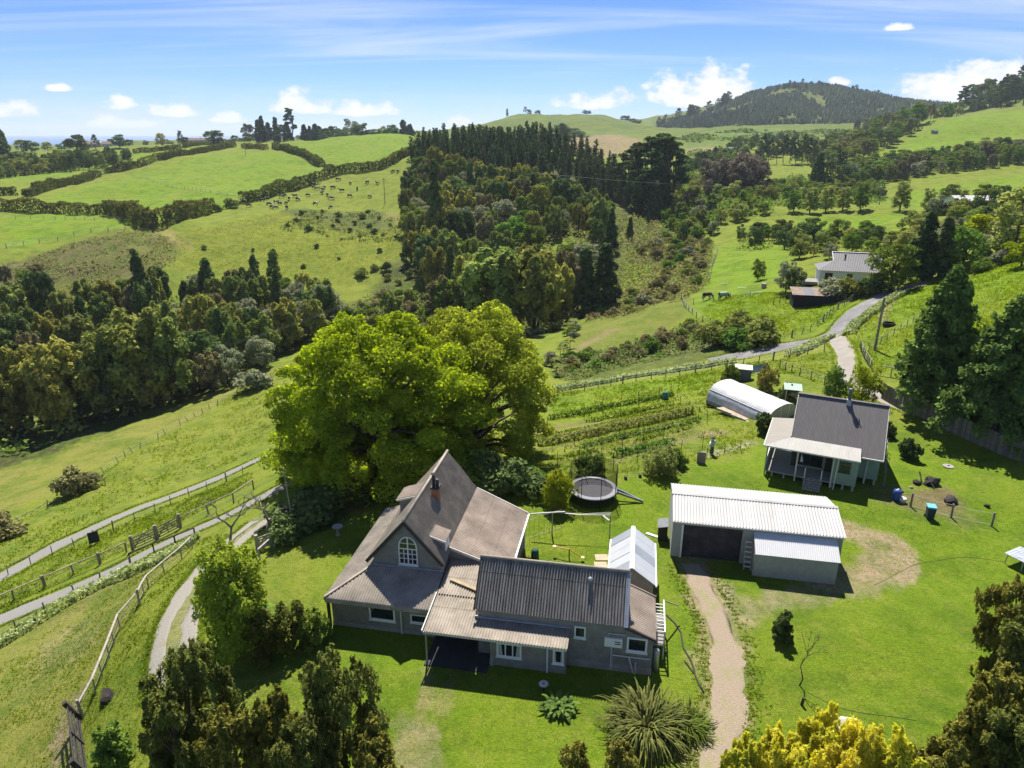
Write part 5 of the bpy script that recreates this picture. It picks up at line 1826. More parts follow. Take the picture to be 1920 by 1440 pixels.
# the shaded front of that wood, larger trees
FRONT = [10, 60, 130, 190, 230, 275, 320, 400, 430, 490, 540, 590]
for (x, b, t, k, m) in [(60, 800, 650, 'native', 'gold'), (130, 800, 640, 'native', 'gold'), (190, 785, 640, 'native', 'deep'), (275, 762, 585, 'native', 'olive'), (320, 752, 600, 'native', 'olive'), (230, 775, 610, 'native', 'olive'), (400, 735, 660, 'native', 'brown'), (430, 722, 650, 'round', 'grey'), (490, 690, 630, 'round', 'grey'), (540, 655, 560, 'native', 'gold'), (590, 635, 560, 'native', 'olive'), (10, 820, 700, 'native', 'gold')]:
    tpix(k, x, b, t, m, LBL[(k, m)] + ', ' + ORD[sorted(FRONT).index(x)] + ' along the gully wood edge from the paddock corner', 'front of the gully wood', 1.15)
tpix('column', 275, 600, 458, 'deep', 'tallest dark columnar conifer standing out of the gully wood', None, 1.15, var=0)
tpix('column', 520, 560, 462, 'olive', 'olive columnar conifer with pointed top above the gully wood', None, 1.3, var=1)
tpix('column', 395, 570, 478, 'deep', 'broad dark conifer pair above the gully wood', None, 1.5, var=2)
tpix('shrub', 480, 728, 688, 'grey', 'round grey green bush on the fence line beside the gully wood', None, 1.3, var=0)
tpix('shrub', 146, 922, 874, 'brown', 'brownish bush leaning over the broken paddock fence', None, 1.0, var=1)
tpix('shrub', 2, 1010, 955, 'brown', 'brown bush on the paddock fence at the hillside edge', None, 1.0, var=2)
wood([(0, 600), (0, 545), (60, 505), (95, 520), (80, 560), (40, 600)], 4.0, 33, [(('shrub', 'brown', 1.0), 0.5), (('shrub', 'deep', 1.0), 0.3), (('native', 'brown', 1.6), 0.2)], (2.4, 4.5), 'on the brown hillside', 'scrub on the brown hillside', 60)
# centre wood in the valley
wood([(830, 600), (790, 540), (770, 470), (760, 400), (775, 345), (900, 345), (1000, 365), (1090, 398), (1150, 420), (1135, 460), (1100, 520), (1110, 560), (1070, 600), (980, 630), (900, 620)], 6.0, 45, NAT, (9.0, 14.5), 'in the valley wood', 'valley wood', 280, keep=lambda p: not (1015 < project(p)[0] < 1100 and 448 < project(p)[1] < 482), marks=[('in the valley wood round the small clearing', (1060, 470)), ('in the valley wood above the stream', (1100, 540)), ('in the valley wood below the pines', (950, 350)), ('in the valley wood beside the ferny edge', (800, 420)), ('in the valley wood behind the bronze tree', (900, 590))])
NEARV = [820, 830, 890, 930, 965, 1000, 1050, 1060, 1095, 1130, 1145, 1180, 1215]
for (x, b, t, k, m, w) in [(930, 622, 462, 'native', 'olive', 1.5), (965, 625, 470, 'native', 'olive', 1.4), (1000, 618, 468, 'native', 'gold', 1.2), (890, 600, 480, 'native', 'gold', 1.3), (1060, 590, 470, 'native', 'brown', 1.1), (1095, 585, 455, 'column', 'deep', 1.5), (1130, 580, 450, 'column', 'pine', 1.6), (830, 600, 520, 'native', 'brown', 1.2), (1050, 580, 530, 'round', 'olive', 1.0), (1145, 470, 385, 'column', 'pine', 1.2), (1180, 450, 405, 'column', 'pine', 1.2), (1215, 425, 395, 'column', 'pine', 1.0), (820, 470, 290, 'column', 'deep', 0.8)]:
    tpix(k, x, b, t, m, LBL[(k, m)] + ', ' + ORD[sorted(NEARV).index(x)] + ' along the valley wood front from the ferny edge', 'near side of the valley wood', w)
wood([(640, 620), (640, 590), (700, 560), (800, 545), (860, 590), (850, 610), (740, 610)], 4.0, 51, [(('shrub', 'brown', 1.0), 0.35), (('shrub', 'olive', 1.0), 0.35), (('native', 'olive', 2.2), 0.1), (('shrub', 'mid', 1.1), 0.2)], (1.8, 3.4), 'between the two woods', 'bushes between the woods', 80)
wood([(755, 440), (760, 350), (790, 345), (815, 400), (830, 450), (790, 470)], 5.0, 53, [(('fern', 'fern', 1.0), 0.7), (('native', 'brown', 1.3), 0.3)], (4.0, 6.5), 'on the edge of the valley wood', 'ferny edge of the valley wood', 60)
wood([(760, 540), (700, 520), (640, 520), (680, 500), (780, 490), (810, 520)], 5.0, 54, [(('native', 'deep', 1.8), 0.25), (('shrub', 'deep', 1.0), 0.45), (('shrub', 'olive', 1.0), 0.3)], (2.0, 3.6), 'along the foot of the grazed hill', 'bushes at the foot of the grazed hill', 40)
wood([(520, 430), (560, 400), (700, 398), (790, 430), (760, 445), (600, 440)], 6.5, 55, [(('shrub', 'deep', 1.0), 0.5), (('shrub', 'olive', 1.0), 0.5)], (1.2, 2.6), 'on the scrubby bank below the cows', 'scrub below the cows', 90)
wood([(330, 470), (420, 450), (640, 470), (780, 470), (760, 500), (560, 510), (380, 500)], 13.0, 56, [(('shrub', 'deep', 1.0), 0.6), (('shrub', 'olive', 1.0), 0.4)], (1.0, 2.0), 'dotted on the grazed hill', 'bushes dotted on the grazed hill', 40)
# pine plantation on the ridge
wood([(772, 312), (800, 285), (900, 281), (1050, 287), (1130, 322), (1230, 375), (1262, 398), (1230, 412), (1140, 385), (1080, 345), (1000, 335), (880, 330), (790, 340)], 4.3, 61, [(('pine', 'pine', 1.0), 1.0)], (12.5, 17.0), 'on the plantation ridge', 'plantation ridge', 300, wide=1.15, marks=[('on the plantation ridge beside the bright field', (785, 310)), ('on the crest of the plantation ridge', (960, 285)), ('on the plantation ridge facing the clay bank', (1090, 305)), ('on the falling end of the plantation ridge', (1220, 385))])
wood([(1075, 402), (1085, 375), (1130, 385), (1140, 405), (1100, 412)], 5.5, 62, [(('pine', 'pine', 1.0), 1.0)], (9.0, 12.0), 'in the small stand below the ridge', 'small pine stand', 40)
for i, (x, b, t) in enumerate([(1180, 372, 268), (1205, 385, 250), (1222, 372, 255), (1238, 398, 240), (1255, 392, 262)]):
    tpix('old_pine', x, b, t, 'pine', 'big dark old pine, ' + ORD[i] + ' beyond the end of the plantation ridge', 'old pines at the end of the ridge', 1.3)
# scrub across the stream, bank above the road
wood([(1110, 600), (1130, 545), (1180, 480), (1250, 440), (1335, 455), (1325, 530), (1285, 555), (1180, 588)], 4.2, 71, [(('shrub', 'brown', 1.0), 0.42), (('shrub', 'olive', 1.0), 0.28), (('shrub', 'mid', 1.0), 0.18), (('native', 'brown', 1.7), 0.06), (('shrub', 'grey', 1.0), 0.06)], (1.8, 3.6), 'on the scrubby stream bank', 'stream bank scrub', 280, keep=lambda p: not (1155 < project(p)[0] < 1230 and 488 < project(p)[1] < 548), marks=[('on the stream bank beside the mown slope', (1180, 585)), ('on the stream bank under the bright paddock', (1310, 520)), ('on the stream bank by the valley wood', (1140, 520)), ('on the stream bank below the far meadow', (1250, 450))])
wood([(1050, 690), (1100, 665), (1200, 645), (1290, 610), (1330, 625), (1320, 648), (1200, 668), (1080, 700)], 2.6, 73, [(('shrub', 'brown', 1.0), 0.45), (('shrub', 'olive', 1.0), 0.35), (('shrub', 'mid', 1.0), 0.2)], (1.4, 2.6), 'on the bank below the mown slope', 'bank scrub below the mown slope', 120, marks=[('on the bank below the mown slope', (1180, 650)), ('on the bank by the road fence', (1300, 640)), ('on the bank behind the maple', (1070, 690))])
wood([(1330, 652), (1340, 628), (1430, 618), (1440, 645), (1400, 655)], 2.4, 74, [(('shrub', 'olive', 1.3), 0.6), (('shrub', 'mid', 1.3), 0.4)], (2.0, 3.2), 'beside the bend of the road', 'bushes beside the road bend', 30)
wood([(1020, 720), (1040, 660), (1085, 610), (1075, 650), (1060, 700)], 2.8, 75, [(('shrub', 'grey', 1.0), 0.4), (('fern', 'fern', 1.2), 0.3), (('shrub', 'mid', 1.0), 0.3)], (1.6, 2.6), 'in the hollow behind the big trees', 'bushes in the hollow', 30)
# valley behind: mixed trees
wood([(1245, 445), (1248, 405), (1290, 372), (1335, 395), (1340, 440), (1290, 458)], 6.5, 78, [(('native', 'olive', 1.2), 0.3), (('native', 'deep', 1.2), 0.2), (('round', 'mid', 1.0), 0.25), (('round', 'grey', 0.9), 0.25)], (4.0, 8.0), 'on the open bank just below the old pines', 'trees on the bank below the old pines', 60)
wood([(1240, 420), (1270, 350), (1330, 330), (1420, 365), (1440, 400), (1330, 425), (1280, 440)], 6.5, 81, [(('round', 'pale', 1.0), 0.25), (('shrub', 'olive', 0.6), 0.2), (('round', 'mid', 0.8), 0.3), (('twiggy', 'twig', 1.0), 0.1), (('round', 'olive', 0.9), 0.15)], (5.0, 9.0), 'on the valley floor', 'valley floor trees', 110, marks=[('on the valley floor by the old pines', (1260, 400)), ('on the valley floor round the grey brown trees', (1370, 365)), ('on the valley floor above the far meadow', (1330, 430))])
for i, (x, b, t) in enumerate([(1335, 368, 300), (1365, 370, 295), (1395, 370, 285), (1415, 365, 300)]):
    tpix('twiggy', x, b, t, 'twig', 'large grey brown half bare tree, ' + ORD[i] + ' of four from the plantation', 'grey brown trees on the valley floor', 1.4)
for i, x in enumerate([1428, 1440, 1456, 1468, 1480, 1491, 1503, 1514, 1524]):
    tpix('old_pine', x, 308 - i * 0.4, 249 + (i % 3) * 6, 'pine', 'tall old pine, ' + ORD[i] + ' in the knoll row from the grey brown trees', 'row of pines on the knoll', 0.8)
for (x, b, t, k, m) in [(1530, 352, 282, 'column', 'deep'), (1542, 350, 300, 'round', 'deep'), (1572, 332, 282, 'old_pine', 'pine'), (1585, 335, 300, 'round', 'deep')]:
    tpix(k, x, b, t, m, LBL[(k, m)] + ' below the green knoll', 'dark trees below the knoll: ' + LBL[(k, m)], 1.5)
wood([(1440, 350), (1520, 352), (1640, 345), (1660, 370), (1600, 385), (1480, 385), (1430, 375)], 7.0, 83, [(('shrub', 'mid', 0.7), 0.35), (('round', 'olive', 1.0), 0.3), (('round', 'mid', 1.0), 0.35)], (4.0, 7.0), 'behind the poplar row', 'bushes behind the poplar row', 80, marks=[('behind the poplar row, toward the knoll', (1470, 355)), ('behind the poplar row, toward the hill field', (1630, 360))])
for i, (x, b, t, m) in enumerate([(1487, 398, 356, 'mid'), (1518, 400, 350, 'pale'), (1548, 398, 348, 'pale'), (1580, 396, 350, 'pale'), (1613, 394, 342, 'mid'), (1686, 396, 338, 'pale'), (1738, 396, 352, 'pale')]):
    tpix('poplar', x, b, t, m, LBL[('poplar', m)] + ', ' + ORD[i] + ' in the far road row from the valley floor', 'poplar row: ' + m, 1.5)
for (x, b, t, k, m, w) in [(1387, 449, 420, 'round', 'deep', 0.7), (1420, 452, 416, 'round', 'deep', 1.2), (1465, 455, 410, 'round', 'deep', 1.1), (1513, 462, 408, 'round', 'deep', 1.2), (1560, 455, 428, 'round', 'mid', 1.3), (1590, 460, 440, 'round', 'brown', 1.3), (1610, 458, 440, 'round', 'olive', 1.3)]:
    tpix(k, x, b, t, m, LBL[(k, m)] + ' on the fence line above the horse paddock', 'fence line trees: ' + m, w)
tpix('round', 1498, 486, 448, 'olive', 'round olive tree behind the white house', None, 1.3)
tpix('round', 1421, 526, 484, 'mid', 'small round tree alone in the bright paddock', None, 0.7)
for (x, b, t, k, m, w) in [(1473, 548, 488, 'round', 'grey', 0.9), (1490, 552, 500, 'round', 'deep', 0.9), (1560, 560, 520, 'shrub', 'grey', 1.2), (1590, 556, 515, 'shrub', 'olive', 1.3), (1618, 552, 515, 'shrub', 'olive', 1.2), (1640, 550, 512, 'shrub', 'deep', 1.1)]:
    tpix(k, x, b, t, m, LBL[(k, m)] + ' round the white house', 'planting round the white house: ' + m + ' ' + k, w)
tpix('round', 1668, 545, 456, 'mid', 'broad fresh green tree right beside the white house', None, 1.2, var=1)
tpix('column', 1722, 525, 388, 'pine', 'broad blackish green cypress, taller of the pair behind the road', None, 1.6, var=0)
tpix('column', 1760, 520, 402, 'pine', 'blackish green cypress, lower of the pair behind the road', None, 1.3, var=1)
for (x, b, t, k, m, w) in [(1800, 510, 425, 'round', 'mid', 1.2), (1832, 480, 402, 'round', 'lime', 1.1), (1852, 465, 405, 'twiggy', 'twig', 0.5), (1890, 490, 352, 'poplar', 'pale', 1.5), (1915, 500, 430, 'round', 'lime', 1.0), (1870, 500, 462, 'shrub', 'grey', 1.2), (1840, 510, 480, 'shrub', 'mid', 1.2), (1780, 500, 420, 'round', 'mid', 0.9)]:
    tpix(k, x, b, t, m, LBL[(k, m)] + ' in the garden over the hill', 'trees over the hill: ' + m + ' ' + k, w)
for (x, b, t, k, m, w) in [(1750, 402, 378, 'shrub', 'deep', 1.3), (1770, 402, 380, 'shrub', 'deep', 1.3), (1798, 400, 368, 'shrub', 'olive', 1.3), (1830, 400, 370, 'round', 'deep', 1.0), (1870, 398, 345, 'round', 'deep', 0.9)]:
    tpix(k, x, b, t, m, LBL[(k, m)] + ' beside the long roofed house', 'planting beside the long roofed house: ' + m + ' ' + k, w)
# right hillside
GARD = [(('round', 'mid', 1.0), 0.3), (('round', 'olive', 0.9), 0.2), (('round', 'grey', 0.8), 0.15), (('round', 'pale', 0.9), 0.15), (('round', 'deep', 1.0), 0.2)]
wood([(1480, 472), (1520, 455), (1640, 448), (1720, 462), (1720, 500), (1650, 512), (1600, 492), (1530, 490)], 6.0, 101, GARD, (3.5, 7.5), 'in the garden behind the white house', 'garden behind the white house', 50)
wood([(1700, 470), (1740, 440), (1840, 432), (1930, 440), (1930, 485), (1840, 505), (1760, 500)], 7.0, 102, GARD, (5.0, 9.5), 'in the garden below the long roofed house', 'garden below the long roofed house', 60)
wood([(1745, 415), (1790, 385), (1930, 380), (1930, 430), (1840, 430)], 7.5, 103, GARD, (4.0, 8.0), 'in the shelter round the long roofed house', 'trees round the long roofed house', 40)
wood([(1380, 470), (1390, 445), (1640, 440), (1640, 462), (1480, 470)], 7.0, 104, GARD, (3.0, 6.5), 'on the fence line above the bright paddock', 'fence line above the bright paddock', 40)
wood([(1560, 345), (1600, 322), (1700, 305), (1700, 335), (1640, 345)], 7.5, 105, [(('round', 'deep', 1.0), 0.6), (('round', 'mid', 1.0), 0.4)], (6.0, 11.0), 'below the hill field corner', 'trees below the hill field corner', 50)
wood([(1440, 300), (1470, 280), (1560, 268), (1600, 285), (1560, 310)], 12.0, 106, [(('round', 'deep', 1.0), 0.5), (('round', 'olive', 1.0), 0.5)], (7.0, 12.0), 'on the green knoll', 'trees on the green knoll', 40)
wood([(1270, 335), (1290, 290), (1400, 285), (1430, 312), (1420, 350), (1330, 330)], 9.0, 88, [(('round', 'mid', 1.0), 0.3), (('round', 'deep', 1.0), 0.35), (('round', 'olive', 1.0), 0.2), (('old_pine', 'pine', 1.3), 0.15)], (7.0, 12.0), 'behind the grey brown trees', 'trees behind the grey brown trees', 60)
HILL = [(('round', 'mid', 1.0), 0.3), (('round', 'olive', 1.0), 0.3), (('round', 'deep', 1.0), 0.2), (('round', 'grey', 0.9), 0.1), (('native', 'brown', 1.1), 0.1)]
wood([(1570, 352), (1640, 342), (1700, 334), (1800, 322), (1960, 300), (1960, 278), (1860, 285), (1780, 298), (1690, 312), (1600, 325)], 6.5, 91, HILL, (7.0, 12.0), 'in the belt below the right hill', 'belt below the right hill', 160, marks=[('in the belt above the slanting field', (1700, 335)), ('in the belt below the hut on the hill', (1750, 300)), ('in the belt under the knoll trees', (1600, 335))])
wood([(1500, 300), (1560, 272), (1640, 255), (1740, 238), (1690, 262), (1640, 292), (1580, 310)], 10.0, 92, HILL, (8.0, 14.0), 'on the slope beside the right hill', 'slope beside the right hill', 110, marks=[('on the slope beside the hill field', (1690, 255)), ('on the slope over the pine row', (1530, 290))])
wood([(1800, 214), (1860, 206), (1960, 196), (1960, 165), (1900, 168), (1840, 198)], 18.0, 93, [(('round', 'deep', 1.0), 0.6), (('old_pine', 'pine', 1.2), 0.4)], (20.0, 30.0), 'on top of the right hill', 'top of the right hill', 60)
wood([(1600, 245), (1700, 222), (1760, 212), (1800, 216), (1740, 232), (1640, 250)], 24.0, 94, HILL, (12.0, 20.0), 'on the far saddle', 'far saddle', 60)
wood([(1250, 440), (1270, 420), (1330, 420), (1350, 435), (1300, 450)], 5.0, 107, [(('shrub', 'mid', 1.0), 0.4), (('shrub', 'olive', 1.0), 0.3), (('round', 'pale', 1.6), 0.3)], (2.0, 4.5), 'beside the far meadow', 'bushes beside the far meadow', 40)
wood([(1330, 300), (1380, 262), (1500, 258), (1480, 280), (1400, 300)], 16.0, 108, [(('round', 'deep', 1.0), 0.6), (('round', 'mid', 1.0), 0.4)], (6.0, 10.0), 'scattered on the green slope under the big hill', 'trees under the big hill', 40)
# left far gully and skyline
wood([(-40, 345), (30, 330), (120, 322), (180, 318), (250, 302), (230, 295), (120, 305), (0, 312), (-40, 320)], 7.5, 95, [(('round', 'deep', 1.0), 0.5), (('round', 'olive', 1.0), 0.3), (('native', 'deep', 1.0), 0.2)], (7.0, 12.0), 'in the gully behind the left fields', 'gully behind the left fields', 90, marks=[('in the gully behind the left fields', (60, 325)), ('in the gully under the lone dark tree', (180, 308))])
tpix('round', 148, 302, 250, 'deep', 'broad dark tree alone above the gully behind the left fields', None, 1.0)
for (x, Y, ty, k, m, w, lb) in [(8, 600, 225, 'column', 'pine', 1.3, 'dark conifer at the far left skyline'), (0, 590, 235, 'old_pine', 'pine', 1.3, 'dark conifer at the far left skyline'), (16, 610, 240, 'column', 'pine', 1.3, 'dark conifer at the far left skyline')]:
    P = onY(x, Y)
    tree(k, P, height_at(P, ty), m, lb, 'far left skyline conifers', w)
sk = random.Random(77)
for (x, ty, k, m, w) in [(467, 232, 'round', 'deep', 1.0), (486, 222, 'column', 'pine', 1.5), (494, 214, 'column', 'pine', 1.5), (505, 227, 'column', 'pine', 1.8), (520, 217, 'column', 'pine', 1.2), (533, 232, 'round', 'deep', 1.1), (540, 226, 'column', 'pine', 1.8), (547, 198, 'old_pine', 'pine', 1.0), (572, 231, 'column', 'pine', 2.0), (582, 234, 'column', 'pine', 2.0), (592, 230, 'column', 'pine', 2.0), (600, 234, 'column', 'pine', 2.2), (612, 240, 'round', 'deep', 1.2), (628, 235, 'round', 'deep', 1.2), (640, 243, 'round', 'deep', 1.5), (662, 222, 'round', 'grey', 1.2), (678, 230, 'round', 'deep', 1.2), (722, 236, 'round', 'lime', 1.3), (735, 232, 'round', 'mid', 1.2), (758, 222, 'column', 'pine', 1.6), (770, 230, 'column', 'pine', 2.0), (700, 242, 'round', 'deep', 1.6), (340, 243, 'old_pine', 'pine', 1.2), (408, 243, 'round', 'deep', 1.3), (395, 246, 'round', 'mid', 1.4), (303, 249, 'poplar', 'pale', 2.0), (180, 250, 'old_pine', 'pine', 1.2), (225, 252, 'round', 'deep', 1.5), (115, 268, 'round', 'mid', 1.6), (90, 266, 'round', 'pale', 1.6), (60, 262, 'round', 'deep', 1.6), (42, 262, 'round', 'olive', 1.6), (130, 266, 'round', 'deep', 1.4)]:
    P = onY(x, 860 + sk.uniform(-40, 40) if x > 300 else 780 + sk.uniform(-30, 30))
    h = height_at(P, ty)
    if h < 3:
        h = 6
    tree(k, P, h, m, LBL.get((k, m), 'dark tree') + ' on the left skyline', 'left skyline: ' + k + ' ' + m, w)
for i in range(46):                                       # low skyline bushes and hedgerow trees
    x = sk.uniform(150, 790)
    P = onY(x, sk.uniform(840, 960))
    tree('round', P, sk.uniform(5, 9), 'deep' if i % 3 else 'olive', 'low dark tree in the hedgerow along the left skyline' if i % 3 else 'low olive tree in the hedgerow along the left skyline', 'skyline hedgerow ' + ('dark' if i % 3 else 'olive'), 1.5)
for (x, Y, ty, k, m, w) in [(985, 1480, 199, 'old_pine', 'pine', 1.2), (992, 1490, 205, 'round', 'deep', 1.2), (1008, 1480, 206, 'round', 'deep', 1.2), (951, 1490, 203, 'poplar', 'mid', 0.8), (1050, 1100, 232, 'round', 'deep', 1.6), (1075, 1050, 240, 'round', 'deep', 1.8), (1100, 1400, 212, 'round', 'deep', 2.5), (1172, 1400, 216, 'round', 'deep', 2.5), (1185, 1400, 222, 'round', 'deep', 2.5), (1195, 1380, 230, 'round', 'deep', 2.5), (1055, 700, 228, 'old_pine', 'pine', 1.0)]:
    P = onY(x, Y)
    tree(k, P, max(8, height_at(P, ty)), m, LBL[(k, m)] + ' on the green hill behind the plantation', 'green hill behind the plantation: ' + m + ' ' + k, w)
bh = random.Random(31)
for i in range(52):                                       # tree line on the big hill
    x = bh.choice([bh.uniform(1235, 1365), bh.uniform(1470, 1560), bh.uniform(1225, 1370), bh.uniform(1590, 1660)])
    prof = np.interp(x, [1215, 1260, 1320, 1380, 1420, 1480, 1540, 1590, 1640, 1700], [243, 228, 212, 189, 176, 167, 164, 170, 186, 194])
    P = onY(x, 1790 + bh.uniform(-90, 5))
    big = 1270 < x < 1365
    tree('old_pine', P, bh.uniform(26, 36) if big else bh.uniform(14, 22), 'pine', 'dark pine on the left shoulder of the big hill' if big else 'dark pine along the crest of the big hill', 'pines on the shoulder' if big else 'pines on the crest', 1.3)


def far_plantation():
    """young trees covering the big hill, too small and many to count"""
    r = np.random.default_rng(9)
    W = np.array([onY(px, Yd)[:2] for px, Yd in [(1232, 1500), (1300, 1340), (1400, 1260), (1560, 1260), (1660, 1350), (1810, 1450), (1810, 1850), (1540, 1870), (1232, 1800)]])
    lo, hi = W.min(0), W.max(0)
    c = r.uniform(lo, hi, (26000, 2))
    c = c[inpoly(c[:, 0], c[:, 1], W)]
    c = c[fbm(c[:, 0] * 0.02, c[:, 1] * 0.02, 3) > -0.2][:8000]
    z = Z(c[:, 0], c[:, 1])
    n = len(c)
    h = r.uniform(6, 13, n)
    w = h * r.uniform(0.28, 0.45, n)
    V = []
    k = 5
    ang = np.arange(k) / k * 2 * np.pi
    base = np.stack([c[:, 0][:, None] + w[:, None] * np.cos(ang)[None] * r.uniform(0.7, 1.3, (n, k)), c[:, 1][:, None] + w[:, None] * np.sin(ang)[None] * r.uniform(0.7, 1.3, (n, k)), np.repeat((z + h * 0.12)[:, None], k, 1)], -1)
    top = np.stack([c[:, 0] + r.normal(size=n) * 0.6, c[:, 1] + r.normal(size=n) * 0.6, z + h], -1)[:, None]
    V = np.concatenate([base, top], 1).reshape(-1, 3)
    i0 = (np.arange(n) * (k + 1))[:, None]
    F = np.stack([np.stack([i0[:, 0] + j, i0[:, 0] + (j + 1) % k, i0[:, 0] + k], -1) for j in range(k)], 1).reshape(-1, 3)
    o = link('plantation', np_mesh('plantation', V, F), leaf_mat('far_plantation_leaves', (0.180, 0.215, 0.110), (0.085, 0.110, 0.062), 0.15, 0.0, 0.004, 0.0))
    tag(o, 'young forestry trees covering the slopes of the big hill', 'plantation', kind='stuff')


far_plantation()


# ------------------------------------------------------------------ shelterbelt hedges between the left fields
def hedge(pix, h, w, label, mat='hedge', dens=16.0, size=0.55, Yline=None, name='shelterbelt_hedge', cat='hedge', group=None, gaps=0.0, seed=0):
    L = smooth_line(gpts(pix) if Yline is None else Yline, 1.0)
    L = np.array(L)
    seg = np.diff(L, axis=0)
    ln = np.hypot(seg[:, 0], seg[:, 1])
    tot = ln.sum()
    r = np.random.default_rng(500 + seed)
    n = int(tot * h * dens)
    t = r.uniform(0, len(L) - 1.001, n)
    i = t.astype(int)
    P = L[i] + seg[i] * (t - i)[:, None]
    perp = np.stack([-seg[i][:, 1], seg[i][:, 0]], 1) / (ln[i][:, None] + 1e-6)
    # clumped: height and width vary along the row
    al = t * tot / len(L)
    hh = h * (0.86 + 0.36 * vnoise(al / 4.5, al * 0 + seed) + 0.22 * vnoise(al / 1.7, al * 0 + 7.7 + seed))
    keep = vnoise(al / 6.0, al * 0 + 3.3 + seed) > (-0.5 + gaps)
    face = r.random(n)
    u = r.uniform(-1, 1, n)
    v = r.uniform(0.02, 1, n)
    sides = face < 0.68
    off = np.where(sides, np.sign(u) * (0.86 + 0.2 * r.random(n)) * np.sqrt(np.clip(1 - (v * 0.92) ** 4, 0.05, 1)), u)
    zz = np.where(sides, v, 0.9 + 0.12 * r.random(n))
    Q = np.stack([P[:, 0] + perp[:, 0] * off * w / 2, P[:, 1] + perp[:, 1] * off * w / 2, zz * hh], 1)
    Q[:, 2] += Z(Q[:, 0], Q[:, 1])
    Nn = np.where(sides[:, None], np.concatenate([perp * np.sign(off)[:, None], np.full((n, 1), 0.35)], 1), np.array([0, 0, 1.0])[None])
    Nn = unit(Nn + r.normal(size=Q.shape) * 0.6)
    Q, Nn = Q[keep], Nn[keep]
    o0 = np.array([L[0][0], L[0][1], z1(*L[0])])
    V, F = leaf_quads(Q - o0, Nn, size, 1.5, r, droop=np.array((0, 0, 0.8)))
    R = empty(name, o0, 0, label, cat, group)
    link('foliage', np_mesh('foliage', V, F), LM[mat], R)
    st = MB()
    for k in range(0, len(L), max(2, int(4 / 1.0))):
        b = np.array((L[k][0], L[k][1], z1(*L[k]))) - o0
        st.tube([b + (0, 0, -0.2), b + (r.normal() * 0.1, r.normal() * 0.1, h * 0.7)], [0.09, 0.04], 5)
    st.build('stems', M_BARK, R)['kind'] = 'stuff'
    return R


for i, (pix, h, w, lb, gp) in enumerate([
        ([(0, 366), (30, 366)], 5.0, 4.0, 'short clipped hedge at the gap between the left fields', 0.0),
        ([(50, 370), (100, 352), (185, 330)], 5.0, 4.0, 'long hedge rising between the upper left fields, lower half', 0.0),
        ([(195, 326), (300, 300), (440, 276)], 5.0, 4.0, 'long hedge rising between the upper left fields, upper half', 0.0),
        ([(250, 288), (300, 283), (338, 278)], 4.0, 3.5, 'low hedge below the skyline on the left fields', 0.0),
        ([(346, 277), (400, 270), (440, 268)], 4.0, 3.5, 'level hedge just below the skyline fields', 0.0),
        ([(456, 277), (500, 281)], 4.0, 4.0, 'short hedge by the field pole', 0.0),
        ([(515, 278), (550, 288), (605, 313)], 5.0, 4.5, 'hedge slanting down between the two brightest fields', 0.0),
        ([(0, 392), (60, 396), (128, 400)], 5.0, 4.0, 'hedge along the bottom of the left field, solid stretch', 0.0),
        ([(137, 402), (162, 402)], 5.0, 4.5, 'boxy hedge block in the row below the left field', 0.0),
        ([(170, 402), (202, 402)], 5.0, 4.5, 'boxy hedge block next to the corner hedge', 0.0),
        ([(207, 404), (250, 412), (280, 424), (320, 418), (395, 398)], 6.5, 5.0, 'hedge bent round the corner of the big field', 0.0),
        ([(455, 381), (500, 370), (560, 353), (598, 342)], 5.5, 4.5, 'hedge above the grazing cows', 0.0),
        ([(600, 338), (640, 325), (700, 318), (740, 303), (768, 290)], 5.0, 4.5, 'hedge climbing to the plantation edge', 0.0)]):
    hedge(pix, h, w, lb, seed=i, gaps=gp)
for (x, b, t) in [(408, 396, 380), (433, 390, 370)]:
    tpix('shrub', x, b, t, 'olive', 'round bush standing in the hedge gap above the grazed hill', 'round bushes in the hedge gap', 1.2)
for i in range(4):                                         # scattered bushes by those gaps
    tpix('shrub', 612 + i * 3, 316 + i, 306, 'deep', 'dark bush at the meeting of the field hedges', 'bushes where the hedges meet', 1.2)


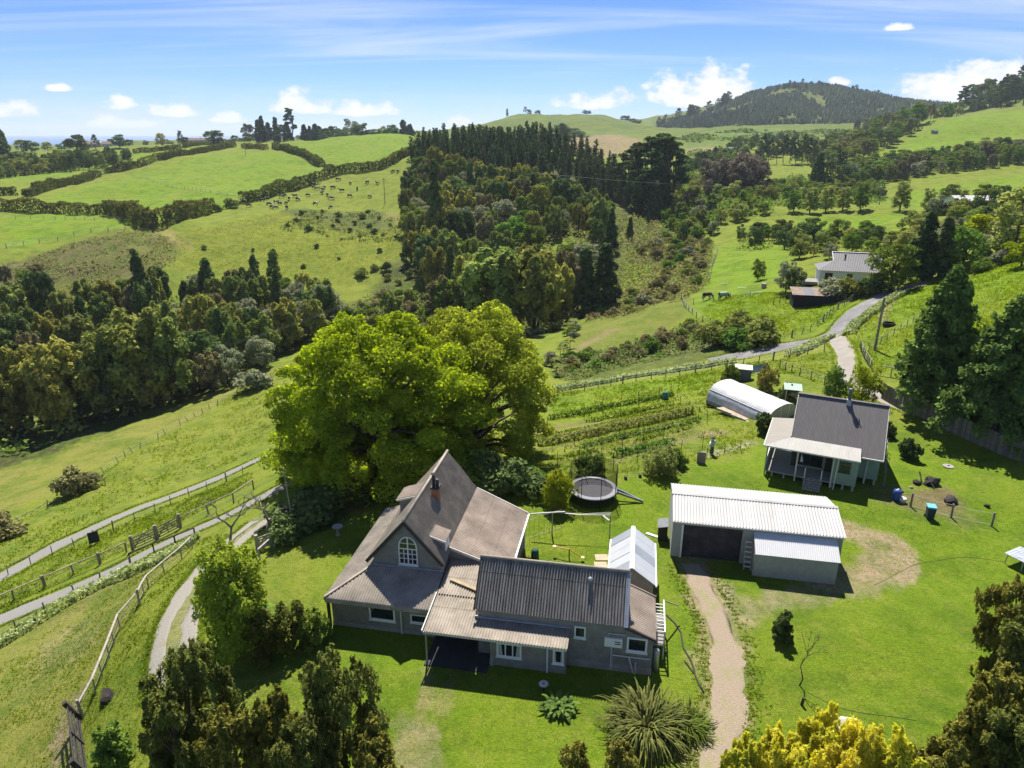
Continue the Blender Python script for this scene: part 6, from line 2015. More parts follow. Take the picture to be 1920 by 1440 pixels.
# ------------------------------------------------------------------ the two great trees behind the house
def great_tree(P, W, D, Ht, nblob, nleaf, size, mat, label, seed, low=0.12, skew=(0, 0)):
    r = np.random.default_rng(seed)
    bl = []
    for i in range(nblob):
        # points over a lumpy dome; clumps droop lower at the rim
        ph = i * 2.39996 + r.normal() * 0.15
        t = (i + 0.5) / nblob
        z = 1 - t * (1 - low)
        rad = math.sqrt(max(0.0, 1 - ((z - 0.40) / 0.62) ** 2)) if z > 0.40 else 1.0 - 0.25 * (0.40 - z)
        k = r.uniform(0.74, 1.0)
        q = r.uniform(0.7, 1.75)
        bl.append((math.cos(ph) * rad * W / 2 * k + skew[0] * z * Ht, math.sin(ph) * rad * D / 2 * k + skew[1] * z * Ht, z * Ht * (0.9 + 0.1 * k) - q * 0.4, q * 1.15, q * 1.15, q * 0.72))
    for i in range(nblob // 3):                           # inner clumps seen through the gaps
        ph = r.uniform(0, 6.28)
        rad = r.uniform(0.1, 0.62)
        z = r.uniform(low + 0.05, 0.8)
        bl.append((math.cos(ph) * rad * W / 2, math.sin(ph) * rad * D / 2, z * Ht, 1.2, 1.2, 0.9))
    # small sprigs standing out of the clumps
    m = len(bl)
    for i in range(m * 4):
        b = bl[r.integers(m)]
        d = unit(r.normal(size=3) + np.array((0, 0, 0.5)))
        q = r.uniform(0.28, 0.5)
        bl.append((b[0] + d[0] * b[3] * 1.0, b[1] + d[1] * b[4] * 1.0, b[2] + d[2] * b[5] * 1.05, q, q, q * 0.8))
    R = empty('maple_tree' if mat == 'hero' else 'oak_tree', (P[0], P[1], P[2]), 0, label, 'tree')
    limbs = [b[:3] for b in bl[:nblob:2]]
    link('trunk', trunk_mesh('trunk', Ht * 0.72, 0.55, limbs, r, 0.8, 9), M_BARK, R)
    o = link('crown', crown_mesh('crown', bl, nleaf, size, r, 1.25, 0.55, 0.75, 0.35, 0.3), LM[mat], R)
    return R


P = G(690, 905)
great_tree(P + np.array((0.6, 2.0, 0)), 15.6, 13.0, height_at(P + np.array((0.6, 2.0, 0)), 598), 84, 125000, 0.175, 'hero', 'huge lime green maple spreading behind the farmhouse', 901, 0.10)
P2 = np.array((-3.6, 58.0, 0.0))
P2[2] = z1(P2[0], P2[1])
great_tree(P2, 13.5, 12.5, height_at(P2, 578), 70, 90000, 0.18, 'hero2', 'big bronze green tree beside the lime maple, facing the garden', 902, 0.04)
P3 = np.array((-15.4, 53.5, z1(-15.4, 53.5)))
great_tree(P3, 9.4, 7.5, height_at(P3, 758), 36, 44000, 0.175, 'hero', 'lower lime green tree on the drive side of the big maple', 903, 0.10)
for i, (x, b, t, m, w) in enumerate([(925, 918, 850, 'deep', 1.2), (968, 920, 862, 'deep', 1.2), (890, 905, 840, 'mid', 1.2), (1003, 905, 868, 'mid', 1.0), (570, 985, 930, 'deep', 1.4), (610, 965, 905, 'deep', 1.3), (650, 940, 890, 'deep', 1.3), (540, 1010, 965, 'deep', 1.3)]):
    tpix('shrub', x, b, t, m, LBL[('shrub', m)] + ' under the big trees ' + ['behind the house ridge', 'by the low rail fence', 'against the house back', 'at the garden end', 'near the pale pole', 'beyond the bird bath', 'beside the maple trunk', 'over the timber rail fence'][i], 'shade bushes under the big trees: ' + m, w)


# ------------------------------------------------------------------ the two spruces on the right
def spruce(P, Ht, spread, label, seed, nl=30000):
    r = np.random.default_rng(seed)
    C = []
    Nn = []
    m = MB()
    m.tube([(0, 0, -0.4), (0, 0, 0.3), (0, 0, Ht * 0.5), (0, 0, Ht)], [0.36, 0.3, 0.18, 0.03], 9)
    nb = 150
    per = nl // nb
    for i in range(nb):
        t = (i + r.random()) / nb
        z = Ht * (0.20 + 0.80 * t)
        L = spread * (1 - t) ** 0.72 * r.uniform(0.62, 1.12) + 0.15
        ph = i * 2.39996 + r.normal() * 0.3
        rise = 0.25 - 0.55 * (1 - t)
        s = r.random(per) ** 0.6
        droop = -0.28 * s * s * L * (1.2 - t)
        rr = L * s
        lat = r.normal(size=per) * 0.30 * (0.35 + L * 0.18) * np.sqrt(s + 0.05)
        hang = -np.abs(r.normal(size=per)) * 0.30 * (0.5 + s)
        x = np.cos(ph) * rr - np.sin(ph) * lat
        y = np.sin(ph) * rr + np.cos(ph) * lat
        zz = z + rise * rr * 0.5 + droop + hang + 0.35 * L * (s > 0.92) * 0.25
        C.append(np.stack([x, y, zz], 1))
        Nn.append(unit(r.normal(size=(per, 3)) * 0.6 + np.array((np.cos(ph) * 0.45, np.sin(ph) * 0.45, 0.75))))
        if i % 2 == 0:
            m.tube([(0, 0, z), (np.cos(ph) * L * 0.5, np.sin(ph) * L * 0.5, z + rise * L * 0.25 - 0.07 * L), (np.cos(ph) * L * 0.9, np.sin(ph) * L * 0.9, z + rise * L * 0.45 - 0.25 * L)], [0.05 + 0.02 * L * 0.4, 0.035, 0.012], 4)
    V, F = leaf_quads(np.concatenate(C), np.concatenate(Nn), 0.24, 1.9, r, droop=np.array((0, 0, 0.6)))
    R = empty('spruce_tree', (P[0], P[1], P[2]), r.uniform(0, 6), label, 'tree')
    link('trunk', m.mesh('trunk', True), M_BARK, R)
    link('crown', np_mesh('crown', V, F), LM['spruce'], R)


P = G(1740, 768)
spruce(P, height_at(P, 498), 4.3, 'tall dark spruce with drooping boughs behind the paling fence', 911)
P = G(1866, 806)
spruce(P, height_at(P, 548), 5.4, 'broader dark spruce with heavy hanging boughs at the end of the paling fence', 912, 38000)


# ------------------------------------------------------------------ foreground bushes and garden plants
def big_bush(P, Ht, wd, nblob, nleaf, size, mat, label, seed, aspect=2.0, name='bush', cat='bush', plume=1.0, group=None, low=0.06, fat=1.0):
    r = np.random.default_rng(seed)
    bl = []
    for i in range(nblob):
        t = (i + 0.5) / nblob
        z = Ht * (low + (0.94 - low) * t)
        rad = wd / 2 * math.sqrt(max(0.04, 1 - (abs(t - 0.35) / 0.72) ** 2)) * r.uniform(0.35, 1.0)
        ph = i * 2.39996 + r.normal() * 0.3
        q = r.uniform(0.28, 0.5) * wd / 3.2 * fat
        bl.append((math.cos(ph) * rad, math.sin(ph) * rad, z + r.normal() * 0.15, q, q, q * 1.25 * plume))
    m = len(bl)
    for i in range(m * 5):
        b = bl[r.integers(m)]
        d = unit(r.normal(size=3) + np.array((0, 0, 0.8)))
        q = b[3] * r.uniform(0.16, 0.36)
        e = r.uniform(0.85, 1.3)
        bl.append((b[0] + d[0] * b[3] * e, b[1] + d[1] * b[4] * e, b[2] + d[2] * b[5] * e, q, q, q * 2.3 * plume))
    R = empty(name, (P[0], P[1], P[2] - 0.05), r.uniform(0, 6), label, cat, group)
    link('trunk', trunk_mesh('trunk', Ht * 0.75, 0.05 + 0.03 * Ht * 0.5, [b[:3] for b in bl[:m:3]], r, 0.2), M_BARK, R)
    link('crown', crown_mesh('crown', bl, nleaf, size, r, aspect, 0.2, 0.8, 0.35, 0.4, droop=np.array((0, 0, 1.0))), LM[mat], R)
    return R


def at_depth(px, ty, Y):
    """ground point at distance Y ahead under photo column px, and the height that reaches row ty there"""
    P = onY(px, Y)
    for _ in range(4):                                   # the column is that of the top, not of the foot
        d = pix_dir(px, ty)
        s = Y / d[1]
        P = np.array((d[0] * s, Y, z1(d[0] * s, Y)))
    return P, height_at(P, ty)


LM['spring'] = leaf_mat('spring_green_leaves', (0.330, 0.400, 0.055), (0.150, 0.200, 0.028), 0.42, 0.1, 0.8, 0.01)
LM['fg'] = leaf_mat('foreground_tea_tree_leaves', (0.285, 0.275, 0.050), (0.100, 0.105, 0.024), 0.30, 0.1, 1.0, 0.01)
LM['fg2'] = leaf_mat('foreground_dark_leaves', (0.180, 0.200, 0.042), (0.064, 0.074, 0.020), 0.25, 0.1, 1.0, 0.01)
for (px, ty, Y, wd, mt, lb, sd_) in [(335, 1212, 23.5, 3.6, 'fg2', 'dark feathery tea tree in front of the gravel track', 1), (420, 1330, 21.0, 2.8, 'fg', 'olive tea tree low beside the dark one', 2), (500, 1295, 22.0, 2.6, 'fg', 'thin olive tea tree between two darker ones', 3), (625, 1225, 22.5, 3.6, 'fg2', 'tallest dark tea tree in front of the lawn left of the carport', 4), (700, 1360, 20.5, 2.4, 'fg', 'small olive tea tree by the worn patch of lawn', 5), (300, 1290, 21.5, 2.4, 'fg2', 'dark tea tree low at the paddock side', 6), (560, 1350, 20.5, 2.8, 'fg2', 'dark tea tree low in the middle of the clump', 7)]:
    P, h = at_depth(px, ty, Y)
    big_bush(P, h - 0.35, wd * 0.95, 38, 24000, 0.07, mt, lb, 920 + sd_, 3.0, 'tea_tree', 'tree', 1.2)
for (px, ty, Y, wd, mt, lb, sd_) in [(1080, 1395, 21.5, 1.2, 'fg', 'little olive bush alone at the edge of the front lawn', 1), (1165, 1392, 21.5, 1.2, 'fg', 'little olive bush near the flax clump', 2)]:
    P, h = at_depth(px, ty, Y)
    big_bush(P, max(1.0, h), wd, 14, 5000, 0.07, mt, lb, 940 + sd_, 2.2, fat=2.0)
for (px, ty, Y, wd, mt, lb, sd_) in [(1915, 1095, 28.5, 3.0, 'fg', 'tall olive bush at the edge of the right lawn', 1), (1945, 1180, 26.0, 3.2, 'fg2', 'dark olive bush beside the right lawn', 2), (1895, 1270, 24.5, 2.6, 'fg', 'olive gold bush below the right lawn', 3), (1850, 1345, 23.0, 2.6, 'fg', 'broad olive bush at the low corner of the right lawn', 4), (1775, 1400, 21.5, 2.4, 'fg', 'low olive bush between the yellow shrubs and the right lawn', 5), (1925, 1350, 22.0, 3.0, 'fg2', 'dark bush at the low corner of the right lawn', 6)]:
    P, h = at_depth(px, ty, Y)
    big_bush(P, h, wd * 0.95, 34, 20000, 0.075, mt, lb, 950 + sd_, 2.8, 'tea_tree', 'tree', 1.1)
for (px, ty, Y, wd, lb, sd_) in [(1400, 1392, 21.0, 1.8, 'golden yellow conifer beside the gravel drive', 1), (1470, 1372, 21.5, 2.0, 'golden yellow conifer with feathery upright tips', 2), (1545, 1350, 22.0, 2.4, 'tallest golden yellow conifer next to the white hutch', 3), (1620, 1360, 21.5, 2.4, 'golden yellow conifer hiding the hutch corner', 4), (1690, 1390, 20.8, 2.0, 'golden yellow conifer toward the olive bushes', 5), (1500, 1405, 20.3, 2.2, 'low golden yellow conifer in front of the others', 6), (1590, 1405, 20.0, 2.2, 'low golden yellow conifer spreading over the bank', 7)]:
    P, h = at_depth(px, ty, Y)
    big_bush(P, h - 0.25, wd, 24, 11000, 0.07, 'yellow', lb, 970 + sd_, 3.4, 'golden_conifer', 'shrub', 1.7)
# tree by the gravel track and the dark shrubs under it
P = G(448, 1218)
big_bush(P, height_at(P, 1035), 3.7, 44, 22000, 0.11, 'spring', 'bright green bushy tree beside the gravel track', 991, 1.6, 'broadleaf_tree', 'tree', 1.0, low=0.06, fat=1.3)
for (x, b, t, wd, m, lb, q) in [(545, 1215, 1140, 2.0, 'fg2', 'dark shrub against the trellis by the house corner', 992), (590, 1205, 1150, 1.6, 'mid', 'green shrub at the house corner post', 993), (500, 1225, 1150, 1.8, 'fg2', 'dark shrub under the bright green tree', 994), (215, 1440, 1378, 1.5, 'mid', 'leafy green bush by the leaning gate', 995), (1043, 950, 888, 2.3, 'lime', 'round lime green bush beside the trampoline', 996), (1238, 888, 845, 2.6, 'pale', 'pale leafy bush at the garden corner', 997), (1105, 892, 862, 2.2, 'mid', 'leafy green bush behind the trampoline', 998), (1615, 760, 690, 3.2, 'lime', 'lime green bush by the cottage drive', 1000), (1560, 752, 692, 2.6, 'mid', 'large leaved green bush behind the cottage', 1001), (1437, 735, 692, 2.2, 'gold', 'golden green bush behind the polytunnel', 1002), (1475, 748, 722, 1.6, 'deep', 'dark bush under the little green roof', 1003), (1430, 812, 775, 1.3, 'deep', 'dark shrub at the verandah corner', 1004), (1698, 858, 826, 1.3, 'deep', 'dark shrub beside the cottage, upper of two', 1005), (1708, 862, 835, 1.2, 'deep', 'dark shrub beside the cottage, lower of two', 1006), (1465, 1200, 1162, 1.0, 'deep', 'small dark bush on the lawn beside the young bare tree', 1007), (1665, 820, 795, 1.2, 'deep', 'dark bush behind the cottage wall end', 1008), (1270, 875, 850, 1.4, 'mid', 'green bush beside the garden plank', 1009), (1370, 720, 690, 2.0, 'mid', 'flax-like green bush behind the polytunnel', 1010)]:
    P = G(x, b)
    big_bush(P, max(0.6, height_at(P, t)), wd, 22, 7000, 0.10, m, lb, q, 1.5, 'garden_shrub', 'shrub', 0.8, fat=1.6)
tf = tpix('fern', 505, 1215, 1130, 'mid', 'tree fern with arching fronds beside the bright green tree', None, 0.8)
tpix('fern', 1635, 760, 715, 'fern', 'palm-like tree fern beside the cottage drive', None, 1.0)


def flax(P, n, L, wid, label, seed, mat, name='flax_plant', cat='plant', spread=1.0, group=None):
    """clump of long strap leaves that rise and bend over"""
    r = np.random.default_rng(seed)
    V = []
    F = []
    c = 0
    for i in range(n):
        ph = r.uniform(0, 6.28)
        el = r.uniform(0.6, 1.52)
        Li = L * r.uniform(0.6, 1.1)
        rad = r.random() ** 0.6 * spread
        bx, by = math.cos(ph) * rad + r.normal() * 0.1, math.sin(ph) * rad + r.normal() * 0.1
        bend = r.uniform(1.0, 3.0)
        x, z, e = 0.0, 0.0, el
        prev = None
        for s in range(7):
            w = wid * (1 - (s / 6.3) ** 2.2) * (0.7 + 0.3 * min(1, s))
            a = (bx + math.cos(ph) * x - math.sin(ph) * w, by + math.sin(ph) * x + math.cos(ph) * w, z)
            b = (bx + math.cos(ph) * x + math.sin(ph) * w, by + math.sin(ph) * x - math.cos(ph) * w, z + 0.01)
            V += [a, b]
            if prev is not None:
                F.append((prev, prev + 1, c + 1, c))
            prev = c
            c += 2
            x += math.cos(e) * Li / 6
            z += math.sin(e) * Li / 6
            z = max(z, 0.02)
            e -= bend / 6 * (1 + s * 0.35)
    R = empty(name, (P[0], P[1], P[2]), 0, label, cat, group)
    link('leaves', np_mesh('leaves', np.array(V), np.array(F)), mat, R)
    MB().lathe((0, 0, 0), [(0.28 * spread, -0.05), (0.16 * spread, 0.1)], 9).build('base', M_BARK, R)
    return R


M_FLAX = leaf_mat('flax_leaves', (0.186, 0.194, 0.054), (0.070, 0.085, 0.025), 0.25, 0.05, 2.0, 0.0)
P = G(1212, 1368)
flax(P, 820, 2.05, 0.042, 'large dark flax clump with strap leaves near the wing wall', 71, M_FLAX, spread=1.0)
P = G(1285, 1362)
flax(P, 420, 1.25, 0.028, 'shiny green strap-leaved clump touching the large flax', 72, leaf_mat('agapanthus_leaves', (0.155, 0.202, 0.034), (0.070, 0.101, 0.019), 0.28, 0.05, 2.0, 0.0), name='agapanthus_plant', spread=0.75)
P = G(1048, 1328)
flax(P, 190, 0.75, 0.10, 'broad-leaved rhubarb-like plant by the house lamp', 73, leaf_mat('rhubarb_leaves', (0.139, 0.209, 0.046), (0.070, 0.116, 0.028), 0.3, 0.05, 2.0, 0.0), name='leafy_plant', spread=0.45)


def bare_tree(P, Ht, label, seed, mat, wide=0.6, gens=4, r0=0.13, lean=(0, 0)):
    r = np.random.default_rng(seed)
    m = MB()

    def grow(p, d, L, rad, g):
        q = p + d * L * 0.5 + r.normal(size=3) * L * 0.06
        e = p + d * L + r.normal(size=3) * L * 0.08
        m.tube([p, q, e], [rad, rad * 0.85, rad * 0.68], 5 if g < 2 else 4)
        if g >= gens:
            return
        for k in range(2 if g < 1 else r.integers(2, 4)):
            nd = unit(d + r.normal(size=3) * wide + np.array((0, 0, 0.12)))
            grow(e, nd, L * r.uniform(0.55, 0.8), rad * 0.62, g + 1)
    grow(np.array((0, 0, -0.1)), unit(np.array((lean[0], lean[1], 1.0))), Ht * 0.32, r0, 0)
    R = empty('bare_tree', (P[0], P[1], P[2]), r.uniform(0, 6), label, 'tree')
    m.build('branches', mat, R, True)
    return R


P = G(436, 1030)
bare_tree(P, height_at(P, 905), 'leafless pale grey tree beside the gravel track gate', 83, M_PBARK, 0.5, 4, 0.12)
P = G(505, 1010)
bare_tree(P, height_at(P, 900), 'leafless pruned tree with tangled grey branches over the drive', 84, M_PBARK, 0.8, 5, 0.14)
P = G(1498, 1285)
bare_tree(P, height_at(P, 1165), 'young nearly leafless tree on the right lawn', 85, M_BARK, 0.35, 4, 0.04)
# ------------------------------------------------------------------ roads and tracks
M_ASPH = material('grey_asphalt', (0.165, 0.16, 0.158), rough=0.95, var=0.2, scale=0.6, bump=0.2, bscale=20, wear=((0.28, 0.27, 0.25), 0.35, 0.52, 0.6))
M_CHIP = material('pale_chip_seal', (0.215, 0.205, 0.185), rough=0.95, var=0.35, scale=16, bump=0.3, bscale=14, wear=((0.20, 0.19, 0.16), 0.5, 0.55, 0.6))
M_CDRIVE = material('pale_concrete_drive', (0.26, 0.235, 0.20), rough=0.9, var=0.15, scale=0.8, wear=((0.30, 0.26, 0.21), 0.9, 0.56, 0.5))
M_GRAV = material('brown_gravel', (0.29, 0.232, 0.165), rough=0.97, var=0.4, scale=26, bump=0.8, bscale=16, wear=((0.20, 0.215, 0.06), 0.9, 0.52, 0.85))
M_GRAV2 = material('white_gravel', (0.27, 0.25, 0.21), rough=0.97, var=0.4, scale=24, bump=0.7, bscale=16, wear=((0.22, 0.20, 0.10), 0.9, 0.56, 0.7))


def ribbon(name, pix, width, mat, off=0.0, jit=0.12, lift=0.045, seed=0, n=6):
    L = np.array(smooth_line(gpts(pix), 0.45))
    t = np.gradient(L, axis=0)
    t /= np.linalg.norm(t, axis=1, keepdims=True)
    pr = np.stack([-t[:, 1], t[:, 0]], 1)
    s = np.arange(len(L)) * 0.45
    V = []
    for k in range(n + 1):
        f = k / n * 2 - 1
        e = abs(f) > 0.99
        w = (width / 2 + (vnoise(s * 2.2, s * 0 + 9 + seed + k) * 1.4 + vnoise(s * 0.9, s * 0 + seed + k) * 2 + vnoise(s * 0.3, s * 0 + 5 + seed + k) * 2) * jit * (1 if e else 0.2)) * f + off
        P = L + pr * w[:, None]
        V.append(np.stack([P[:, 0], P[:, 1], Z(P[:, 0], P[:, 1]) + (lift if not e else -0.02)], 1))
    V = np.stack(V, 1)
    m = len(L)
    I = np.arange(m * (n + 1)).reshape(m, n + 1)
    F = np.stack([I[:-1, :-1], I[:-1, 1:], I[1:, 1:], I[1:, :-1]], -1).reshape(-1, 4)
    me = np_mesh(name, V.reshape(-1, 3), F, True)
    o = link(name, me, mat)
    return tag(o, kind='structure')


RM = {'road': M_ASPH, 'lower_road': M_CHIP, 'farm_drive': M_CHIP, 'cottage_drive': M_CDRIVE, 'gravel_drive': M_GRAV}
for (nm, line, wd) in ROADS:
    if nm == 'gravel_track':
        ribbon('wheel_track', line, 1.0, M_GRAV2, 0.72, 0.16, seed=3)
        ribbon('wheel_track', line, 1.0, M_GRAV2, -0.72, 0.2, seed=9)
    elif nm == 'gravel_drive':
        ribbon('gravel_drive', line, wd, M_GRAV, 0, 0.34, lift=0.03, seed=4, n=8)
    else:
        ribbon(nm, line, wd, RM[nm], 0, 0.17, seed=1)
# ------------------------------------------------------------------ fences
POST = {}


def post_mesh(h, w):
    k = (round(h, 2), round(w, 2))
    if k not in POST:
        POST[k] = MB().tube([(0, 0, -0.3), (0, 0, h)], [w / 2, w / 2 * 0.9], 6).mesh('post')
    return POST[k]


M_WIRE = material('fence_wire', (0.30, 0.30, 0.29), rough=0.6, var=0.1, metal=0.3)
FR = random.Random(15)


def fence(pix, label, spacing=2.2, h=1.1, w=0.12, wires=(0.4, 0.7, 1.0), rail=0.0, mat=None, tilt=0.03, big=0, cat='fence', name='wire_fence', wr=0.012, pts=None, railmat=None, skip=0.0):
    mat = mat or M_TIMBER
    L = smooth_line(gpts(pix) if pts is None else pts, 0.4)
    acc = 0.0
    P = [L[0]]
    for a, b in zip(L[:-1], L[1:]):
        acc += np.linalg.norm(b - a)
        if acc >= spacing:
            P.append(b)
            acc = 0.0
    zs = Z(np.array([p[0] for p in P]), np.array([p[1] for p in P]))
    o0 = np.array((P[0][0], P[0][1], zs[0]))
    R = empty(name, o0, 0, label, cat)
    Q = [np.array((p[0], p[1], z)) - o0 for p, z in zip(P, zs)]
    for i, q in enumerate(Q):
        if FR.random() < skip:
            continue
        k = big and i % big == 0
        o = link('post', post_mesh(h * (1.15 if k else 1.0), w * (1.8 if k else 1.0)), mat, R)
        o.location = q
        o.rotation_euler = (FR.gauss(0, tilt), FR.gauss(0, tilt), FR.uniform(0, 3))
    for z in wires:
        m = MB()
        for a, b in zip(Q[:-1], Q[1:]):
            m.tube([a + (0, 0, z * h), (a + b) / 2 + (0, 0, z * h - 0.02), b + (0, 0, z * h)], wr, 3, False)
        m.build('wire', M_WIRE, R)
    if rail:
        for a, b in zip(Q[:-1], Q[1:]):
            MB().bar(a + (0, 0, h - 0.02), b + (0, 0, h - 0.02), 0.12, rail).build('rail', railmat or mat, R)
    return R


fence([(-30, 1100), (6, 1083), (50, 1063), (130, 1030), (205, 1000), (277, 968), (347, 935), (397, 916), (470, 884)], 'post and wire fence along the lower road', 1.7, 1.1, 0.09, big=6)
fence([(-30, 1150), (13, 1131), (42, 1120), (96, 1096), (149, 1073), (198, 1054), (247, 1031)], 'rail topped fence beside the farm drive before the gate', 2.1, 1.05, 0.16, (0.5,), 0.07, M_TIMBER, big=2, name='rail_fence')
fence([(340, 988), (376, 970), (414, 955), (455, 933), (496, 903)], 'rail topped fence beside the farm drive past the gate', 2.4, 1.05, 0.16, (0.5,), 0.07, M_TIMBER, name='rail_fence')
fence([(155, 1345), (172, 1318), (197, 1255), (231, 1165), (262, 1135), (283, 1098), (335, 1055), (366, 1024)], 'curved rail topped fence between the gravel track and the near paddock', 1.35, 1.05, 0.09, (0.35, 0.65), 0.05, M_GREYWOOD, big=6, name='rail_fence')
fence([(-20, 1215), (12, 1195), (65, 1163), (130, 1122), (200, 1088), (245, 1064)], 'fence posts standing in the leafy row below the farm drive', 1.9, 1.05, 0.13, (0.6, 0.9), tilt=0.05)
fence([(245, 1056), (290, 1038), (330, 1024), (366, 1010)], 'dark top rail fence ending at the farm drive bend', 2.2, 1.0, 0.14, (), 0.08, M_DARK, name='rail_fence')
fence([(-20, 1010), (50, 975), (85, 955), (170, 908), (240, 855), (300, 822), (380, 775), (445, 735), (475, 722)], 'broken leaning fence across the hillside paddock', 1.9, 1.1, 0.12, (0.5, 0.85), tilt=0.22, skip=0.25)
fence([(487, 1052), (515, 1026), (548, 998)], 'grey timber rail fence at the top of the side lawn', 1.6, 0.9, 0.14, (), 0.12, M_GREYWOOD, name='rail_fence')
fence([(1045, 742), (1180, 718), (1280, 703), (1380, 688), (1460, 674), (1530, 662), (1560, 655)], 'post and wire fence below the agapanthus along the road', 1.9, 1.15, 0.13, big=5)
fence([(1380, 655), (1440, 645), (1500, 628), (1540, 606), (1565, 584), (1620, 552), (1660, 535)], 'post and wire fence on the outer bend of the road', 2.0, 1.1, 0.14, big=4)
fence([(1628, 662), (1660, 640), (1700, 614), (1735, 592)], 'batten fence climbing the right paddock from the power pole', 1.4, 1.1, 0.10)
fence([(1612, 652), (1622, 675), (1636, 696)], 'dense dark post fence beside the cottage drive', 0.7, 1.1, 0.14, tilt=0.06)
fence([(1462, 690), (1490, 702), (1520, 712), (1545, 722)], 'post fence behind the cottage garden', 1.8, 1.1, 0.14)
fence([(1278, 560), (1288, 580), (1310, 600), (1345, 612)], 'post fence at the low end of the horse paddock', 3.0, 1.2, 0.16)
fence([(1300, 570), (1330, 564), (1400, 558), (1440, 552)], 'post fence behind the horses', 4.0, 1.2, 0.14)
fence([(1345, 470), (1335, 500), (1328, 535)], 'fence along the side of the bright paddock', 4.0, 1.2, 0.14)
fence([(-20, 475), (35, 463), (70, 456), (130, 446), (190, 434), (240, 430)], 'fence along the top of the brown hillside', 5.0, 1.5, 0.22, wr=0.02)
fence([(248, 330), (285, 340), (330, 352), (400, 362), (460, 366)], 'electric fence across the big bright field', 5.0, 1.2, 0.16, wr=0.02)
fence([(0, 408), (100, 412), (240, 414)], 'fence across the low left field', 6.0, 1.3, 0.16, wr=0.02)
fence([(1707, 950), (1757, 962), (1840, 987), (1888, 976)], 'wire fence with stout posts beside the wheelie bin', 2.6, 1.1, 0.16, (0.1, 0.9))
fence([(1660, 845), (1658, 875), (1656, 912)], 'dark post row beside the cottage end wall', 0.9, 1.2, 0.10, (0.5, 0.9))
fence([(938, 935), (985, 925), (1020, 915)], 'low rail fence by the round lime bush', 1.7, 1.0, 0.08, (), 0.05, M_GREYWOOD, name='rail_fence')
fence([(1690, 712), (1670, 706), (1642, 702)], 'pale rail fence behind the lime bush', 1.6, 1.1, 0.12, (), 0.1, M_GREYWOOD, name='rail_fence')


def paling_fence():
    L = smooth_line(gpts([(1652, 748), (1690, 768), (1760, 800), (1830, 832), (1940, 878)]), 0.14)
    zs = Z(np.array([p[0] for p in L]), np.array([p[1] for p in L]))
    o0 = np.array((L[0][0], L[0][1], zs[0]))
    R = empty('paling_fence', o0, 0, 'tall dark paling fence below the spruces', 'fence')
    me = MB().box(-0.065, 0.065, -0.012, 0.012, -0.1, 1.75).mesh('paling')
    m = material('weathered_palings', (0.185, 0.165, 0.15), rough=0.95, var=0.3, scale=3, objvar=0.3)
    for i, (p, z) in enumerate(zip(L, zs)):
        if i > 290:
            break
        o = link('paling', me, m, R)
        q = L[min(i + 1, len(L) - 1)] - L[max(i - 1, 0)]
        o.location = np.array((p[0], p[1], z + FR.uniform(-0.03, 0.03))) - o0
        o.rotation_euler = (FR.gauss(0, 0.012), FR.gauss(0, 0.012), math.atan2(q[1], q[0]))
    for h in (0.4, 1.45):
        mb = MB()
        for a in range(0, len(L) - 8, 8):
            mb.bar(np.array((*L[a], zs[a] + h)) - o0 + (0.04, 0.07, 0), np.array((*L[a + 8], zs[a + 8] + h)) - o0 + (0.04, 0.07, 0), 0.05, 0.09)
        mb.build('rail', m, R)


paling_fence()


def gate(a, b, label, h=1.2, lean=0.0, mat=None, name='gate'):
    A, B = np.array(a, float), np.array(b, float)
    v = (B - A)[:2]
    W = np.linalg.norm(v)
    R = empty(name, A, math.atan2(v[1], v[0]), label, 'gate')
    R.rotation_euler[0] = lean
    dz = B[2] - A[2]
    mat = mat or M_TIMBER
    for i in range(5):
        z = 0.18 + i * (h - 0.22) / 4
        MB().bar((0, 0, z), (W, 0, z + dz), 0.04, 0.10).build('bar', mat, R)
    for x in (0.06, W / 2, W - 0.06):
        MB().bar((x, 0.03, 0.1 + dz * x / W), (x, 0.03, h + dz * x / W), 0.08, 0.05).build('stile', mat, R)
    MB().bar((0, -0.03, 0.15), (W / 2, -0.03, h + dz / 2), 0.04, 0.1).build('brace', mat, R)
    MB().bar((W, -0.03, 0.15 + dz), (W / 2, -0.03, h + dz / 2), 0.04, 0.1).build('brace', mat, R)
    for x, zz in ((-0.12, 0), (W + 0.12, dz)):
        MB().box(x - 0.11, x + 0.11, -0.11, 0.11, -0.3 + zz, h + 0.25 + zz).build('gate_post', mat, R)


gate(G(252, 1031), G(293, 1013), 'five-bar timber gate leaf next to the long rail fence', 1.25)
gate(G(297, 1011), G(336, 991), 'five-bar timber gate leaf with the tall stile on the drive side', 1.25)
gate(G(152, 1350), G(184, 1444), 'dark timber gate leaning out at the end of the curved fence', 1.25, 0.35, M_DARK)
gate(G(487, 1032), G(512, 1022), 'grey timber gate in the shade of the pruned tree', 1.0, 0.0, M_GREYWOOD)


# ------------------------------------------------------------------ planted rows
def plant_row(pix, h, w, mat, label, name, cat, dens=70.0, size=0.13, gaps=0.0, seed=0):
    return hedge(pix, h, w, label, mat, dens, size, None, name, cat, None, gaps, seed)


